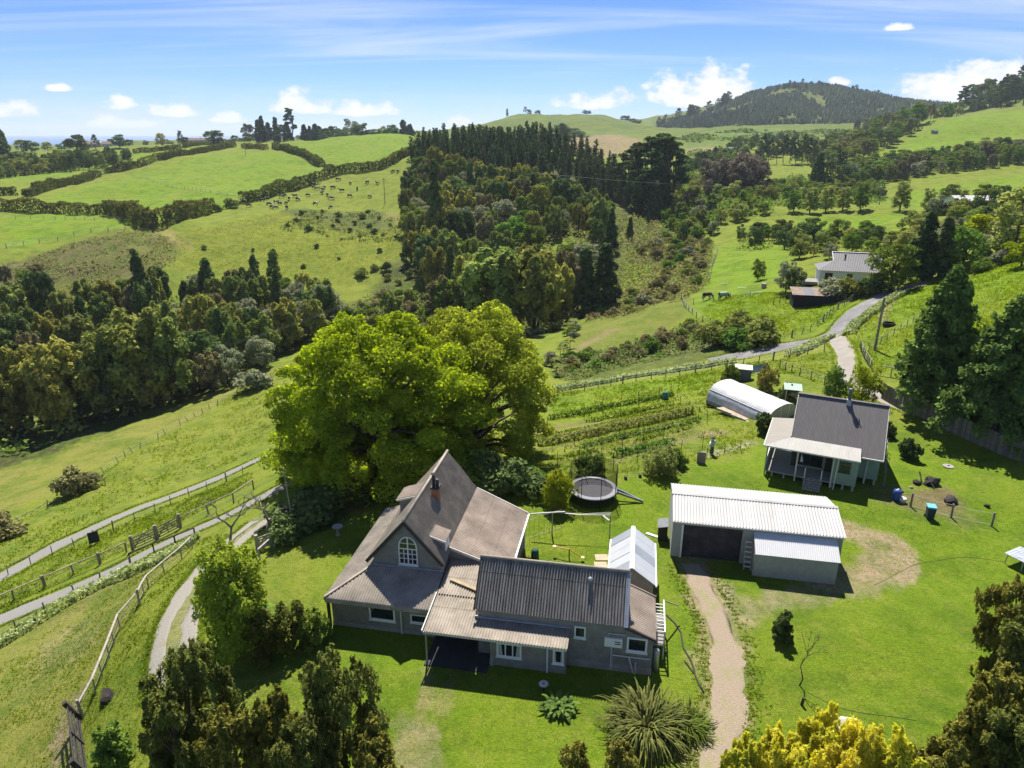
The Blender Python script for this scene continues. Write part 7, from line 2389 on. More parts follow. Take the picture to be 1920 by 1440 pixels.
LM['agap'] = leaf_mat('agapanthus_bank_leaves', (0.440, 0.480, 0.230), (0.170, 0.235, 0.060), 0.35, 0.05, 1.5, 0.0)
LM['crop'] = leaf_mat('crop_leaves', (0.200, 0.270, 0.035), (0.100, 0.145, 0.020), 0.35, 0.1, 1.5, 0.01)
LM['straw'] = leaf_mat('dry_pea_vines', (0.330, 0.330, 0.090), (0.200, 0.210, 0.050), 0.35, 0.1, 1.5, 0.01)
plant_row([(-20, 1222), (12, 1202), (65, 1170), (130, 1128), (200, 1094), (270, 1062), (330, 1035), (372, 1012)], 0.6, 1.7, 'agap', 'leafy agapanthus row below the farm drive', 'agapanthus_row', 'plants', 150, 0.2, 0.0, 31)
plant_row([(1040, 732), (1100, 722), (1180, 708), (1280, 694), (1380, 680)], 0.7, 1.6, 'agap', 'pale agapanthus bank along the road above the garden', 'agapanthus_row', 'plants', 130, 0.24, 0.0, 32)
plant_row([(1480, 668), (1510, 655), (1540, 640), (1556, 634)], 0.75, 1.9, 'agap', 'pale agapanthus bank at the mouth of the cottage drive', 'agapanthus_row', 'plants', 130, 0.24, 0.0, 33)
plant_row([(1592, 628), (1602, 612), (1630, 590), (1650, 575), (1690, 552)], 0.75, 1.7, 'agap', 'pale agapanthus bank on the uphill side of the road', 'agapanthus_row', 'plants', 130, 0.24, 0.0, 34)
for i, (pix, h, m, lb, gp) in enumerate([
        ([(1030, 788), (1100, 774), (1180, 758), (1262, 742)], 0.6, 'mid', 'dark weedy hedge along the top of the vegetable garden', 0.25),
        ([(1100, 792), (1180, 776), (1262, 758)], 0.5, 'crop', 'green crop row under the dark garden hedge', 0.1),
        ([(995, 828), (1100, 806), (1180, 788), (1275, 768)], 0.4, 'crop', 'long low green crop row in the vegetable garden', 0.05),
        ([(1010, 836), (1100, 818), (1200, 796), (1300, 774)], 0.9, 'straw', 'tall straw coloured pea row on strings', 0.0),
        ([(1060, 848), (1160, 822), (1240, 806), (1310, 790)], 0.45, 'mid', 'patchy dark green crop row below the pea row', 0.35),
        ([(1040, 862), (1140, 840), (1240, 816), (1300, 802)], 0.3, 'crop', 'thin sprouting crop row in the vegetable garden', 0.3),
        ([(1150, 858), (1200, 846), (1260, 832)], 0.7, 'mid', 'bushy dark crop row nearest the lawn', 0.0)]):
    plant_row(pix, h, 0.7, m, lb, 'crop_row', 'crop', 130, 0.17, gp, 40 + i)
for i, (pix, lb) in enumerate([([(1035, 842), (1140, 818), (1300, 780)], 'line of thin stakes along the pea row'), ([(1045, 870), (1180, 836), (1310, 804)], 'line of thin stakes between the lower crop rows'), ([(1150, 880), (1260, 853), (1330, 838)], 'line of thin stakes at the lawn side of the garden'), ([(1095, 785), (1180, 765), (1270, 745)], 'line of tall stakes along the garden top'), ([(1275, 762), (1312, 785), (1330, 800)], 'short line of stakes at the end of the crop rows'), ([(1360, 745), (1400, 768), (1440, 792)], 'line of stakes along the polytunnel bed')]):
    fence(pix, lb, 2.3 if i < 5 else 1.6, 1.25 if i != 3 else 1.9, 0.055, (0.9,), mat=M_DARK, tilt=0.05, name='stake_row', cat='stakes', wr=0.006)
fence([(1325, 858), (1370, 847), (1405, 838)], 'short stakes along the sandy garden path', 1.7, 0.9, 0.06, (), mat=M_DARK, name='stake_row', cat='stakes')


# ------------------------------------------------------------------ things in the yard
def thing_at(px, py, name, label, cat, rz=0.0, group=None):
    return empty(name, G(px, py), rz, label, cat, group)


def mesh_net():
    m = bpy.data.materials.new('safety_net')
    m.use_nodes = True
    nt = m.node_tree
    nt.nodes.clear()
    d = nt.nodes.new('ShaderNodeBsdfDiffuse')
    d.inputs[0].default_value = (0.02, 0.022, 0.02, 1)
    t = nt.nodes.new('ShaderNodeBsdfTransparent')
    x = nt.nodes.new('ShaderNodeMixShader')
    x.inputs[0].default_value = 0.42
    o = nt.nodes.new('ShaderNodeOutputMaterial')
    nt.links.new(t.outputs[0], x.inputs[1])
    nt.links.new(d.outputs[0], x.inputs[2])
    nt.links.new(x.outputs[0], o.inputs[0])
    return m


def trampoline():
    R = thing_at(1111, 934, 'trampoline', 'round trampoline with grey mat, pale pad and dark safety net', 'trampoline')
    r, h = 1.75, 0.85
    k = 40
    ring = [(math.cos(2 * math.pi * i / k), math.sin(2 * math.pi * i / k)) for i in range(k + 1)]
    MB().poly([(x * r * 0.86, y * r * 0.86, h) for x, y in ring[:-1]]).build('mat', material('grey_mat', (0.115, 0.11, 0.12), var=0.1), R)
    V = np.array([(x * q, y * q, h + 0.03 + 0.03 * (q < 1.7)) for q in (r * 0.85, r * 1.04) for x, y in ring[:-1]])
    F = np.array([(i, (i + 1) % k, k + (i + 1) % k, k + i) for i in range(k)])
    link('pad', np_mesh('pad', V, F), material('pale_grey_pad', (0.42, 0.42, 0.46), var=0.1), R)
    MB().tube([(x * r * 1.03, y * r * 1.03, h - 0.03) for x, y in ring], 0.03, 6, False).build('frame', M_GALV, R)
    V = np.array([(x * r * 1.03, y * r * 1.03, z) for z in (h, h + 1.75) for x, y in ring[:-1]])
    link('net', np_mesh('net', V, F), mesh_net(), R)
    V = np.array([(x * r * 1.0, y * r * 1.0, z) for z in (0.1, h - 0.05) for x, y in ring[:-1]])
    link('skirt_net', np_mesh('skirt_net', V, F), MATS.setdefault('net2', mesh_net()), R)
    for i in range(8):
        a = 2 * math.pi * i / 8 + 0.2
        x, y = math.cos(a) * r * 1.06, math.sin(a) * r * 1.06
        MB().tube([(x, y, 0), (x, y, h + 1.8)], 0.025, 6).build('net_pole', M_BLACK, R)
    MB().tube([(x * r * 1.05, y * r * 1.05, h + 1.78) for x, y in ring], 0.012, 4, False).build('top_rope', M_BLACK, R)
    S = thing_at(1168, 938, 'ramp_frame', 'blue and timber ramp propped against the trampoline', 'ramp', -0.25)
    for y, m in ((0.25, material('blue_plastic', (0.16, 0.25, 0.36), var=0.15)), (-0.25, M_TIMBER)):
        MB().bar((-0.5, y, 0.75), (1.5, 0.0, 0.1), 0.09, 0.16).build('rail', m, S)
    MB().bar((-0.45, -0.3, 0.6), (-0.45, 0.3, 0.6), 0.06, 0.1).build('cross_bar', M_TIMBER, S)


trampoline()
M_ORANGE = material('orange_paint', (0.62, 0.24, 0.025), rough=0.5, var=0.1)
R = thing_at(1067, 1046, 'seesaw', 'orange seesaw with bent bar on the back lawn', 'seesaw', -0.35)
MB().tube([(0, 0, 0), (0, 0, 0.62)], 0.04).build('pivot_post', M_DARK, R)
MB().tube([(-0.95, 0, 0.62), (0.0, 0, 0.66), (0.85, 0, 0.22)], 0.035).build('bar', M_ORANGE, R)
for x, z in ((-1.0, 0.64), (0.9, 0.22)):
    MB().lathe((x, 0, z), [(0.12, 0), (0.13, 0.04), (0.05, 0.06)], 10).build('seat', material('cream_plastic', (0.62, 0.50, 0.26), var=0.1), R)
R = thing_at(1035, 1003, 'clothes_line', 'clothes line on grey posts strung toward the glass roofed outbuilding', 'clothes line', -0.18)
MB().tube([(0, 0, 0), (0, 0, 1.75)], 0.05).build('post', M_GREYWOOD, R)
MB().bar((-1.5, -0.1, 1.55), (0.85, 0.1, 1.85), 0.07, 0.07).build('cross_arm', M_CREAM, R)
MB().bar((3.9, 0.4, 0), (3.9, 0.4, 1.9), 0.07, 0.07).build('post', M_GREYWOOD, R)
for i in range(5):
    MB().tube([(-0.1 + i * 0.2, 0.02 * i, 1.78), (1.9, 0.1 + 0.03 * i, 1.72), (3.9, 0.2 + 0.1 * i, 1.85)], 0.008, 3, False).build('line', M_CREAM, R)
fence([(992, 1010), (1020, 1000), (1052, 990)], 'dark trellis fence behind the seesaw lawn', 0.12, 1.5, 0.02, (0.05, 0.98), mat=M_DARK, tilt=0.0, name='trellis_fence')
fence([(530, 1172), (570, 1182), (612, 1188)], 'low dark trellis fence beside the house corner', 0.12, 1.1, 0.025, (0.05, 0.98), mat=M_GREYWOOD, tilt=0.0, name='trellis_fence')

R = thing_at(1742, 972, 'wheelie_bin', 'dark wheelie bin with light blue lid', 'bin', -0.3)
MB().prism([(-0.22, -0.25, 0.08), (0.22, -0.25, 0.08), (0.27, -0.3, 0.95), (-0.27, -0.3, 0.95)], (0, 0.52, 0)).build('body', material('dark_bin_plastic', (0.03, 0.04, 0.06), rough=0.5), R)
MB().prism([(-0.30, -0.34, 0.95), (0.30, -0.34, 0.95), (0.29, -0.30, 1.03), (-0.29, -0.30, 1.03)], (0, 0.64, 0.0)).build('lid', material('sky_blue_plastic', (0.14, 0.42, 0.60), rough=0.4, var=0.05), R)
for x in (-0.24, 0.24):
    MB().tube([(x - 0.03, 0.28, 0.1), (x + 0.03, 0.28, 0.1)], 0.1, 10).build('wheel', M_BLACK, R)
R = thing_at(1680, 938, 'water_barrel', 'deep blue plastic barrel at the cottage corner', 'barrel')
MB().lathe((0, 0, 0), [(0.26, 0), (0.31, 0.2), (0.31, 0.65), (0.27, 0.85), (0.1, 0.88)], 16).build('barrel', material('deep_blue_plastic', (0.03, 0.07, 0.26), rough=0.35, var=0.1), R, True)
MB().bar((-0.2, -0.1, 0.9), (0.12, 0.12, 0.9), 0.05, 0.04).build('lid_strap', M_WHITE, R)
R = thing_at(1692, 942, 'plant_pot', 'cream pot beside the blue barrel', 'pot')
MB().lathe((0, 0, 0), [(0.2, 0), (0.27, 0.3), (0.24, 0.38), (0.12, 0.36)], 12).build('pot', M_CREAM, R, True)
BR = random.Random(3)


def rock(px, py, s, label, mat, name='rock', cat='rock', flat=0.6, group=None):
    bm = bmesh.new()
    bmesh.ops.create_icosphere(bm, subdivisions=2, radius=1.0)
    for v in bm.verts:
        k = 1 + 0.35 * float(vnoise(np.array([v.co.x * 1.7 + px]), np.array([v.co.y * 1.7 + v.co.z * 1.3]))[0]) * 2
        v.co = (v.co.x * s * k, v.co.y * s * k * 0.7, v.co.z * s * k * flat)
    me = bpy.data.meshes.new(name)
    bm.to_mesh(me)
    bm.free()
    o = link(name, me, mat)
    P = G(px, py)
    o.location = (P[0], P[1], P[2] + s * flat * 0.5)
    o.rotation_euler = (BR.gauss(0, 0.2), BR.gauss(0, 0.2), BR.uniform(0, 3))
    return tag(o, label, cat, group)


M_CHAR = material('charred_wood', (0.04, 0.034, 0.03), rough=0.95, var=0.5, scale=3)
for (x, y, s, lb) in [(1718, 906, 0.42, 'dark stump beside the burnt log heap'), (1745, 908, 0.75, 'largest heap of charred logs on the bare patch'), (1782, 942, 0.6, 'long charred log pile above the stout fence post'), (1850, 950, 0.28, 'small dark stump alone on the grass'), (203, 1308, 0.5, 'rotten stump beside the curved rail fence'), (233, 1165, 0.0, '')]:
    if s:
        rock(x, y, s, lb, M_CHAR, 'log_heap', 'logs', 0.5)
for (x, y, lb) in [(1708, 915, 'pale stone near the log heap'), (1345, 850, 'pale stone at the end of the sandy path')]:
    rock(x, y, 0.16, lb, M_CONC)
for (x0, y0, x1, y1, lb) in [(1735, 905, 1752, 918, 'charred branch poking from the largest log heap'), (1722, 895, 1728, 905, 'upright stick by the dark stump')]:
    a, b = G(x0, y0), G(x1, y1)
    R = empty('branch', a, 0, lb, 'branch')
    MB().tube([(0, 0, 0.5), tuple(b - a + (0, 0, 0.1))], [0.07, 0.04], 6).build('stick', M_CHAR, R)
R = thing_at(1778, 875, 'manhole_cover', 'round pale concrete cover set in the shaded grass edge', 'cover')
MB().lathe((0, 0, 0), [(0.42, 0.0), (0.42, 0.07), (0.38, 0.09)], 18).build('slab', M_CONC, R)
MB().lathe((0, 0, 0.09), [(0.08, 0), (0.08, 0.04)], 10).build('handle', M_BLACK, R)
R = thing_at(1912, 1058, 'outdoor_table', 'white slatted table with a dark stain at the right lawn', 'table', 0.45)
for i in range(7):
    MB().box(-0.85, 0.85, -0.62 + i * 0.18, -0.46 + i * 0.18, 0.70, 0.74).build('slat', material('blue_white_slats', (0.38, 0.41, 0.46), var=0.25, scale=2.0, wear=((0.06, 0.07, 0.10), 1.6, 0.52, 0.85)), R)
for x in (-0.75, 0.75):
    for y in (-0.5, 0.5):
        MB().bar((x, y, 0), (x * 0.9, y * 0.9, 0.7), 0.05).build('leg', M_GALV, R)
R = thing_at(1578, 1372, 'animal_hutch', 'small white pitched hutch among the golden conifers', 'hutch', -0.15)
MB().prism([(-0.55, -0.35, 0), (-0.55, 0.35, 0), (-0.55, 0.35, 0.45), (-0.55, 0, 0.72), (-0.55, -0.35, 0.45)], (1.1, 0, 0)).build('box', M_GWALL, R)
for s in (-1, 1):
    MB().prism([(-0.62, 0, 0.76), (-0.62, s * 0.45, 0.42), (-0.62, s * 0.45, 0.46), (-0.62, 0, 0.80)], (1.24, 0, 0)).build('roof', M_WHITE, R)
R = thing_at(1503, 1322, 'sprinkler_stake', 'short dark stake in the lawn under the young bare tree', 'stake')
MB().tube([(0, 0, 0), (0.05, 0, 0.45)], 0.07).build('stake', M_DARK, R)
R = thing_at(634, 1003, 'bird_bath', 'stone bird bath on the shaded side lawn', 'bird bath')
MB().lathe((0, 0, 0), [(0.2, 0), (0.1, 0.08), (0.08, 0.5), (0.14, 0.55)], 12).build('pedestal', M_CONC, R)
MB().lathe((0, 0, 0.55), [(0.15, 0), (0.36, 0.1), (0.36, 0.13), (0.3, 0.11), (0.05, 0.06)], 18).build('bowl', M_CONC, R)
R = thing_at(1019, 1296, 'garden_lamp', 'round pale garden dish on a short stand by the leafy plant', 'garden ornament')
MB().tube([(0, 0, 0), (0, 0, 0.42)], 0.04).build('stand', M_DARK, R)
MB().lathe((0, 0, 0.42), [(0.05, 0), (0.24, 0.05), (0.22, 0.07), (0.03, 0.04)], 16).build('dish', M_CREAM, R)
MB().lathe((0, 0, 0.47), [(0.05, 0), (0.04, 0.05)], 8).build('centre', M_BRICK, R)
R = thing_at(922, 1246, 'garden_statue', 'small pale statue beside the carport post', 'statue')
MB().lathe((0, 0, 0), [(0.13, 0), (0.14, 0.1), (0.1, 0.25), (0.12, 0.36), (0.06, 0.43), (0.08, 0.5), (0.07, 0.58), (0.02, 0.62)], 12).build('figure', M_CONC, R, True)
R = empty('water_tank', (10.28, 41.1, 0), -0.19, 'black slatted box with grey lid against the garage end', 'tank')
MB().box(-0.3, 0.3, -0.55, 0.55, 0, 1.0).build('box', M_BLACK, R)
MB().prism([(-0.36, -0.6, 1.0), (0.34, -0.6, 1.15), (0.34, -0.6, 1.2), (-0.36, -0.6, 1.05)], (0, 1.2, 0)).build('lid', material('slate_lid', (0.16, 0.17, 0.18)), R)
for (x, y, s, lb) in [(1128, 1046, 0.42, 'tan paving stone by the outbuilding, far one'), (1126, 1060, 0.4, 'tan paving stone by the outbuilding, one next to the wing')]:
    R = thing_at(x, y, 'paving_stone', lb, 'paving')
    MB().box(-s, s, -s * 0.8, s * 0.8, -0.02, 0.05).build('slab', material('tan_paver', (0.42, 0.33, 0.22), var=0.2), R)
R = thing_at(1223, 1004, 'timber_plank', 'pale plank lying on the grass between outbuilding and garage', 'plank', -0.6)
MB().box(-0.45, 0.45, -0.12, 0.12, 0.0, 0.06).build('plank', M_CREAM, R)
R = thing_at(1136, 972, 'timber_plank', 'pale short plank on the grass below the trampoline', 'plank', -1.1)
MB().box(-0.4, 0.4, -0.08, 0.08, 0.0, 0.06).build('plank', M_CREAM, R)
R = thing_at(178, 1020, 'notice_board', 'dark blank board fixed to the lower road fence', 'board', 0.6)
MB().box(-0.45, 0.45, -0.02, 0.02, 0.15, 1.35).build('board', material('dark_slate_board', (0.03, 0.035, 0.05), var=0.2), R)
for x in (-0.4, 0.4):
    MB().box(x - 0.04, x + 0.04, 0.02, 0.08, -0.2, 1.3).build('post', M_TIMBER, R)


def scarecrow():
    R = thing_at(1334, 852, 'scarecrow', 'scarecrow in pale jacket and dark trousers on the garden bed', 'scarecrow', 0.5)
    MB().tube([(0, 0, 0), (0, 0, 1.5)], 0.03).build('pole', M_TIMBER, R)
    MB().tube([(0, 0, 0.75), (0, 0, 1.0), (0, 0, 1.25), (0, 0, 1.36)], [0.17, 0.19, 0.2, 0.09], 10).build('jacket', material('pale_cloth', (0.36, 0.40, 0.36), var=0.25), R, True)
    MB().tube([(-0.6, -0.2, 0.95), (-0.2, 0, 1.22), (0.2, 0, 1.22), (0.45, -0.1, 0.9)], [0.06, 0.09, 0.09, 0.06], 8).build('sleeves', M_WHITE, R, True)
    for x in (-0.09, 0.09):
        MB().tube([(x, 0, 0.8), (x * 1.3, 0, 0.4), (x * 1.5, 0, 0.08)], [0.1, 0.09, 0.08], 8).build('trouser_leg', material('dark_cloth', (0.09, 0.10, 0.08), var=0.25), R, True)
    MB().lathe((0, 0, 1.36), [(0.06, 0), (0.12, 0.1), (0.11, 0.22), (0.03, 0.27)], 10).build('head', M_CREAM, R, True)
    MB().lathe((0, 0, 1.55), [(0.24, 0), (0.13, 0.03), (0.11, 0.13), (0.02, 0.15)], 12).build('hat', MATS['dark_cloth'], R, True)


scarecrow()
R = thing_at(1247, 749, 'compost_bin', 'blue compost bin at the top garden hedge', 'bin')
MB().lathe((0, 0, 0), [(0.38, 0), (0.30, 0.85), (0.31, 0.88), (0.05, 0.98)], 14).build('bin', material('teal_blue_plastic', (0.05, 0.17, 0.24), var=0.1), R, True)
R = thing_at(1338, 762, 'planter_crates', 'dark timber crate bin at the low end of the polytunnel', 'crate', -0.45)
for (x, y, w_, d_, h_) in ((0, 0, 1.6, 0.06, 0.7), (0, 0.7, 1.6, 0.06, 0.7), (-0.77, 0.35, 0.06, 0.76, 0.7), (0.77, 0.35, 0.06, 0.76, 0.7)):
    MB().box(x - w_ / 2, x + w_ / 2, y - d_ / 2, y + d_ / 2, 0, h_).build('side_board', M_DARK, R)
MB().box(-0.85, 0.85, -0.06, 0.02, 0.68, 0.74).build('rim', M_GREYWOOD, R)
R = empty('planting_bed', (*G(1400, 785)[:2], G(1400, 785)[2] + 0.02), -1.06, 'stone edged bed of straw and gravel along the polytunnel', 'garden bed')
MB().box(-3.4, 2.4, -0.55, 0.6, -0.1, 0.06).build('soil', material('straw_mulch', (0.40, 0.31, 0.20), var=0.35, scale=1.2), R)
for i in range(9):
    MB().box(-3.4 + i * 0.65, -2.82 + i * 0.65, -0.75, -0.52, -0.1, 0.12 + 0.03 * (i % 3)).build('edging_stone', material('edging_stone_grey', (0.36, 0.33, 0.27), var=0.3), R)
R = thing_at(1392, 712, 'tool_shed', 'low grey shed with flat pale roof behind the polytunnel', 'shed', -0.3)
MB().box(-0.9, 0.9, -0.7, 0.7, 0, 1.5).build('wall', material('slate_grey_boards', (0.13, 0.14, 0.16), var=0.15), R)
MB().prism([(-1.0, -0.8, 1.5), (1.0, -0.8, 1.5), (1.0, -0.8, 1.58), (-1.0, -0.8, 1.58)], (0, 1.6, 0.1)).build('roof', M_CREAM, R)
R = thing_at(1428, 700, 'sheet_screen', 'tilted blue grey sheet screen behind the polytunnel', 'screen', 0.35)
MB().prism([(-1.5, 0, 0.2), (1.2, 0, 0.35), (1.2, 0.5, 1.1), (-1.5, 0.5, 0.9)], (0, 0.05, -0.03)).build('sheet', material('blue_grey_sheet', (0.20, 0.27, 0.32), var=0.15), R)
for x in (-1.3, 1.0):
    MB().box(x, x + 0.08, 0.3, 0.38, 0, 0.95).build('post', M_DARK, R)
R = thing_at(1483, 752, 'hen_house', 'little shelter with pale green tin roof behind the cottage', 'hen house', -0.3)
for x in (-0.6, 0.6):
    for y in (-0.5, 0.5):
        MB().box(x - 0.05, x + 0.05, y - 0.05, y + 0.05, 0, 1.5).build('leg', M_TIMBER, R)
MB().box(-0.6, 0.6, 0.3, 0.5, 0.4, 1.4).build('wall', M_TIMBER, R)
corrugated('roof_sheet', [(-0.9, -0.75, 1.5), (0.9, -0.75, 1.5), (0.9, 0.75, 1.75), (-0.9, 0.75, 1.75)], (0, -1, -0.16), material('pale_green_tin', (0.36, 0.46, 0.38), var=0.12), R, pitch=0.1, amp=0.012, per=4)
R = thing_at(1314, 868, 'garden_screen', 'grey brown board panel standing at the garden corner', 'panel', -0.25)
MB().box(-0.35, 0.35, -0.04, 0.04, 0, 1.0).build('board', M_TIMBER, R)
R = thing_at(1307, 863, 'watering_can', 'dark watering can beside the garden panel', 'watering can')
MB().lathe((0.5, -0.2, 0), [(0.13, 0), (0.13, 0.28), (0.1, 0.3)], 10).build('can', M_BLACK, R)
MB().tube([(0.62, -0.2, 0.1), (0.85, -0.2, 0.34)], 0.02).build('spout', M_BLACK, R)
for (x, y, lb) in [(1173, 898, 'small black pot on the lawn edge nearest the trampoline'), (1200, 894, 'small black pot on the lawn edge nearest the pale bush')]:
    R = thing_at(x, y, 'plant_pot', lb, 'pot')
    MB().lathe((0, 0, 0), [(0.11, 0), (0.15, 0.24), (0.12, 0.22)], 10).build('pot', M_BLACK, R)
R = thing_at(1666, 612, 'water_trough', 'dark drum trough on the right paddock path', 'trough', 0.3)
MB().lathe((0, 0, 0), [(0.75, 0), (0.8, 0.55), (0.7, 0.55), (0.65, 0.2)], 16).build('tub', M_BLACK, R)
R = thing_at(1003, 1046, 'compost_bin', 'green round bin against the farmhouse side wall', 'bin')
MB().lathe((0, 0, 0), [(0.26, 0), (0.24, 0.6), (0.08, 0.68)], 12).build('bin', material('dark_green_plastic', (0.03, 0.09, 0.06)), R, True)
P = G(552, 1000)
R = empty('flag_pole', P, 0, 'thin pale pole at the corner of the side lawn', 'pole')
MB().tube([(0, 0, -0.2), (-0.25, 0.1, height_at(P, 880))], [0.05, 0.03], 8).build('pole', M_GREYWOOD, R)
MB().lathe((-0.25, 0.1, height_at(P, 880)), [(0.05, 0), (0.06, 0.04), (0.01, 0.08)], 8).build('finial', M_GREYWOOD, R)


def ground_line(pix, r, name, label, cat, mat):
    L = smooth_line(gpts(pix), 0.5)
    zs = Z(np.array([p[0] for p in L]), np.array([p[1] for p in L]))
    o0 = np.array((*L[0], zs[0]))
    R = empty(name, o0, 0, label, cat)
    MB().tube([np.array((p[0], p[1], z + r * 0.8)) - o0 + (0.06 * math.sin(i * 1.3), 0.05 * math.cos(i * 0.9), 0) for i, (p, z) in enumerate(zip(L, zs))], r, 5).build('length', mat, R, True)
    return R


M_HOSE = material('dull_green_hose', (0.10, 0.11, 0.04), rough=0.7)
ground_line([(1640, 1098), (1700, 1066), (1760, 1050), (1830, 1046), (1885, 1054)], 0.013, 'garden_hose', 'dull hose curving over the lawn from the bare patch to the white table', 'hose', M_HOSE)
ground_line([(1515, 1300), (1560, 1322), (1640, 1340), (1720, 1352)], 0.013, 'garden_hose', 'dull hose on the lawn under the young bare tree', 'hose', M_HOSE)
R = ground_line([(1250, 1155), (1275, 1185), (1283, 1215), (1300, 1255), (1318, 1298)], 0.045, 'shadow_strip', 'thin dark strip standing in for a shadow on the grass beside the wing deck', 'branch', M_DARK)  # dark strip with a fork stands in for a thin cast shadow
a = G(1283, 1218)
MB().tube([np.array(G(1300, 1262)) - np.array(R.location) + (0, 0, 0.04), np.array(G(1283, 1240)) - np.array(R.location) + (0, 0, 0.05)], 0.03, 5).build('shadow_fork', M_DARK, R)
# ------------------------------------------------------------------ power poles and lines
def pole(P, h, label, arm=True, dirx=0.0):
    R = empty('power_pole', P, dirx, label, 'power pole')
    MB().tube([(0, 0, -0.5), (0, 0, h)], [0.17, 0.12], 8).build('pole', M_TIMBER, R)
    if arm:
        MB().box(-0.9, 0.9, -0.07, 0.07, h - 0.5, h - 0.36).build('cross_arm', M_TIMBER, R)
        for x in (-0.75, 0, 0.75):
            MB().lathe((x, 0, h - 0.36), [(0.05, 0), (0.06, 0.12), (0.03, 0.18)], 8).build('insulator', M_CREAM, R)
    return np.array((P[0], P[1], P[2] + h - 0.2))


def cable(a, b, sag, label, r=0.02):
    o = empty('power_line', a, 0, label, 'power line')
    for k in (-0.45, 0.45):
        m = MB()
        p = []
        for i in range(25):
            t = i / 24
            q = a + (b - a) * t
            p.append(q + np.array((k, 0, -sag * 4 * t * (1 - t))) - a)
        m.tube(p, r, 4, False)
        m.build('wire', M_WIRE, o)


P = G(1640, 657)
pole(P, height_at(P, 558), 'dark power pole beside the cottage drive', False)
P = G(722, 381)
A = pole(P, height_at(P, 334), 'power pole on the grazed hill by the fern edge')
P = G(461, 292)
pole(P, height_at(P, 263), 'power pole in the big bright field')
for (x, Y, ty, lb) in [(316, 640, 262, 'power pole on the rough ground below the low skyline hedge'), (378, 700, 256, 'power pole beside the level hedge on the left'), (1648, 300, 330, 'power pole behind the poplar row')]:
    P = onY(x, Y)
    pole(P, max(8, height_at(P, ty)), lb)
P = G(1648, 398)
P0 = onY(648, 150)
B = pole(P0, 9.5, 'power pole behind the lime maple')
P1 = G(290, 800)
C_ = pole(onY(-60, 112), 9.5, 'power pole beyond the gully wood edge')
cable(B, C_, 3.5, 'pair of wires sagging past the gully wood', 0.014)
D_ = np.array(onY(1700, 300)) + (0, 0, 9)
cable(np.array(onY(1000, 290)) + (0, 0, 14), D_, 3.0, 'pair of wires across the valley', 0.014)

# ------------------------------------------------------------------ neighbours
M_GREYR = material('grey_steel_roof', (0.115, 0.112, 0.118), rough=0.6, var=0.15, scale=0.6)


def white_house():
    P = G(1580, 528)
    R = empty('white_house', P, -0.28, 'white neighbour house with grey hipped roof above the road', 'house')
    MB().box(-4.5, 6.5, -2.6, 3.4, -0.5, 2.5).build('wall', M_WHITE, R)
    MB().box(-1.0, 6.5, 3.4, 9.0, -0.5, 2.5).build('back_wall', M_WHITE, R)
    corrugated('roof_sheet', [(-5.0, -3.1, 2.5), (7.0, -3.1, 2.5), (4.0, 0.4, 3.9), (-2.0, 0.4, 3.9)], (0, -1, -0.4), M_GREYR, R, pitch=0.3, amp=0.02, per=4)
    corrugated('roof_sheet', [(-5.0, -3.1, 2.5), (-2.0, 0.4, 3.9), (-5.0, 3.9, 2.5)], (-1, 0, -0.46), M_GREYR, R, pitch=0.3, amp=0.02, per=4)
    corrugated('roof_sheet', [(7.0, -3.1, 2.5), (4.0, 0.4, 3.9), (7.0, 3.9, 2.5)], (1, 0, -0.46), M_GREYR, R, pitch=0.3, amp=0.02, per=4)
    corrugated('roof_sheet', [(-5.0, 3.9, 2.5), (-2.0, 0.4, 3.9), (4.0, 0.4, 3.9), (7.0, 3.9, 2.5)], (0, 1, -0.4), M_GREYR, R, pitch=0.3, amp=0.02, per=4)
    corrugated('back_roof_sheet', [(-1.6, 3.2, 3.3), (7.0, 3.2, 3.3), (7.0, 6.2, 4.6), (-1.6, 6.2, 4.6)], (0, -1, -0.43), M_GREYR, R, pitch=0.3, amp=0.02, per=4)
    corrugated('back_roof_sheet', [(-1.6, 9.3, 3.3), (7.0, 9.3, 3.3), (7.0, 6.2, 4.6), (-1.6, 6.2, 4.6)], (0, 1, -0.43), M_GREYR, R, pitch=0.3, amp=0.02, per=4)
    MB().bar((-1.7, 3.1, 3.3), (-1.7, 6.2, 4.65), 0.08, 0.25).build('bargeboard', M_WHITE, R)
    MB().bar((-1.7, 6.2, 4.68), (7.0, 6.2, 4.68), 0.3, 0.06).build('ridge_cap', M_WHITE, R)
    MB().lathe((0.2, 2.4, 3.1), [(0.14, 0), (0.14, 1.5), (0.2, 1.55), (0.2, 1.7)], 10).build('flue', M_BLACK, R)
    window(R, -3.6, -2.4, 0.7, 1.9, -2.6, (2, 1), frame=M_DARK)
    window(R, 0.2, 1.0, 0.9, 1.9, -2.6, (1, 1), frame=M_DARK)
    MB().box(-7.6, -4.6, -1.6, 2.0, -0.6, -0.05).build('deck', M_DECK, R)
    MB().box(-7.6, -7.5, -1.6, 2.0, -0.05, 0.9).build('deck_rail', M_GREYWOOD, R)
    MB().box(-7.5, -4.6, -1.62, -1.52, 0.8, 0.9).build('deck_rail', M_GREYWOOD, R)


white_house()


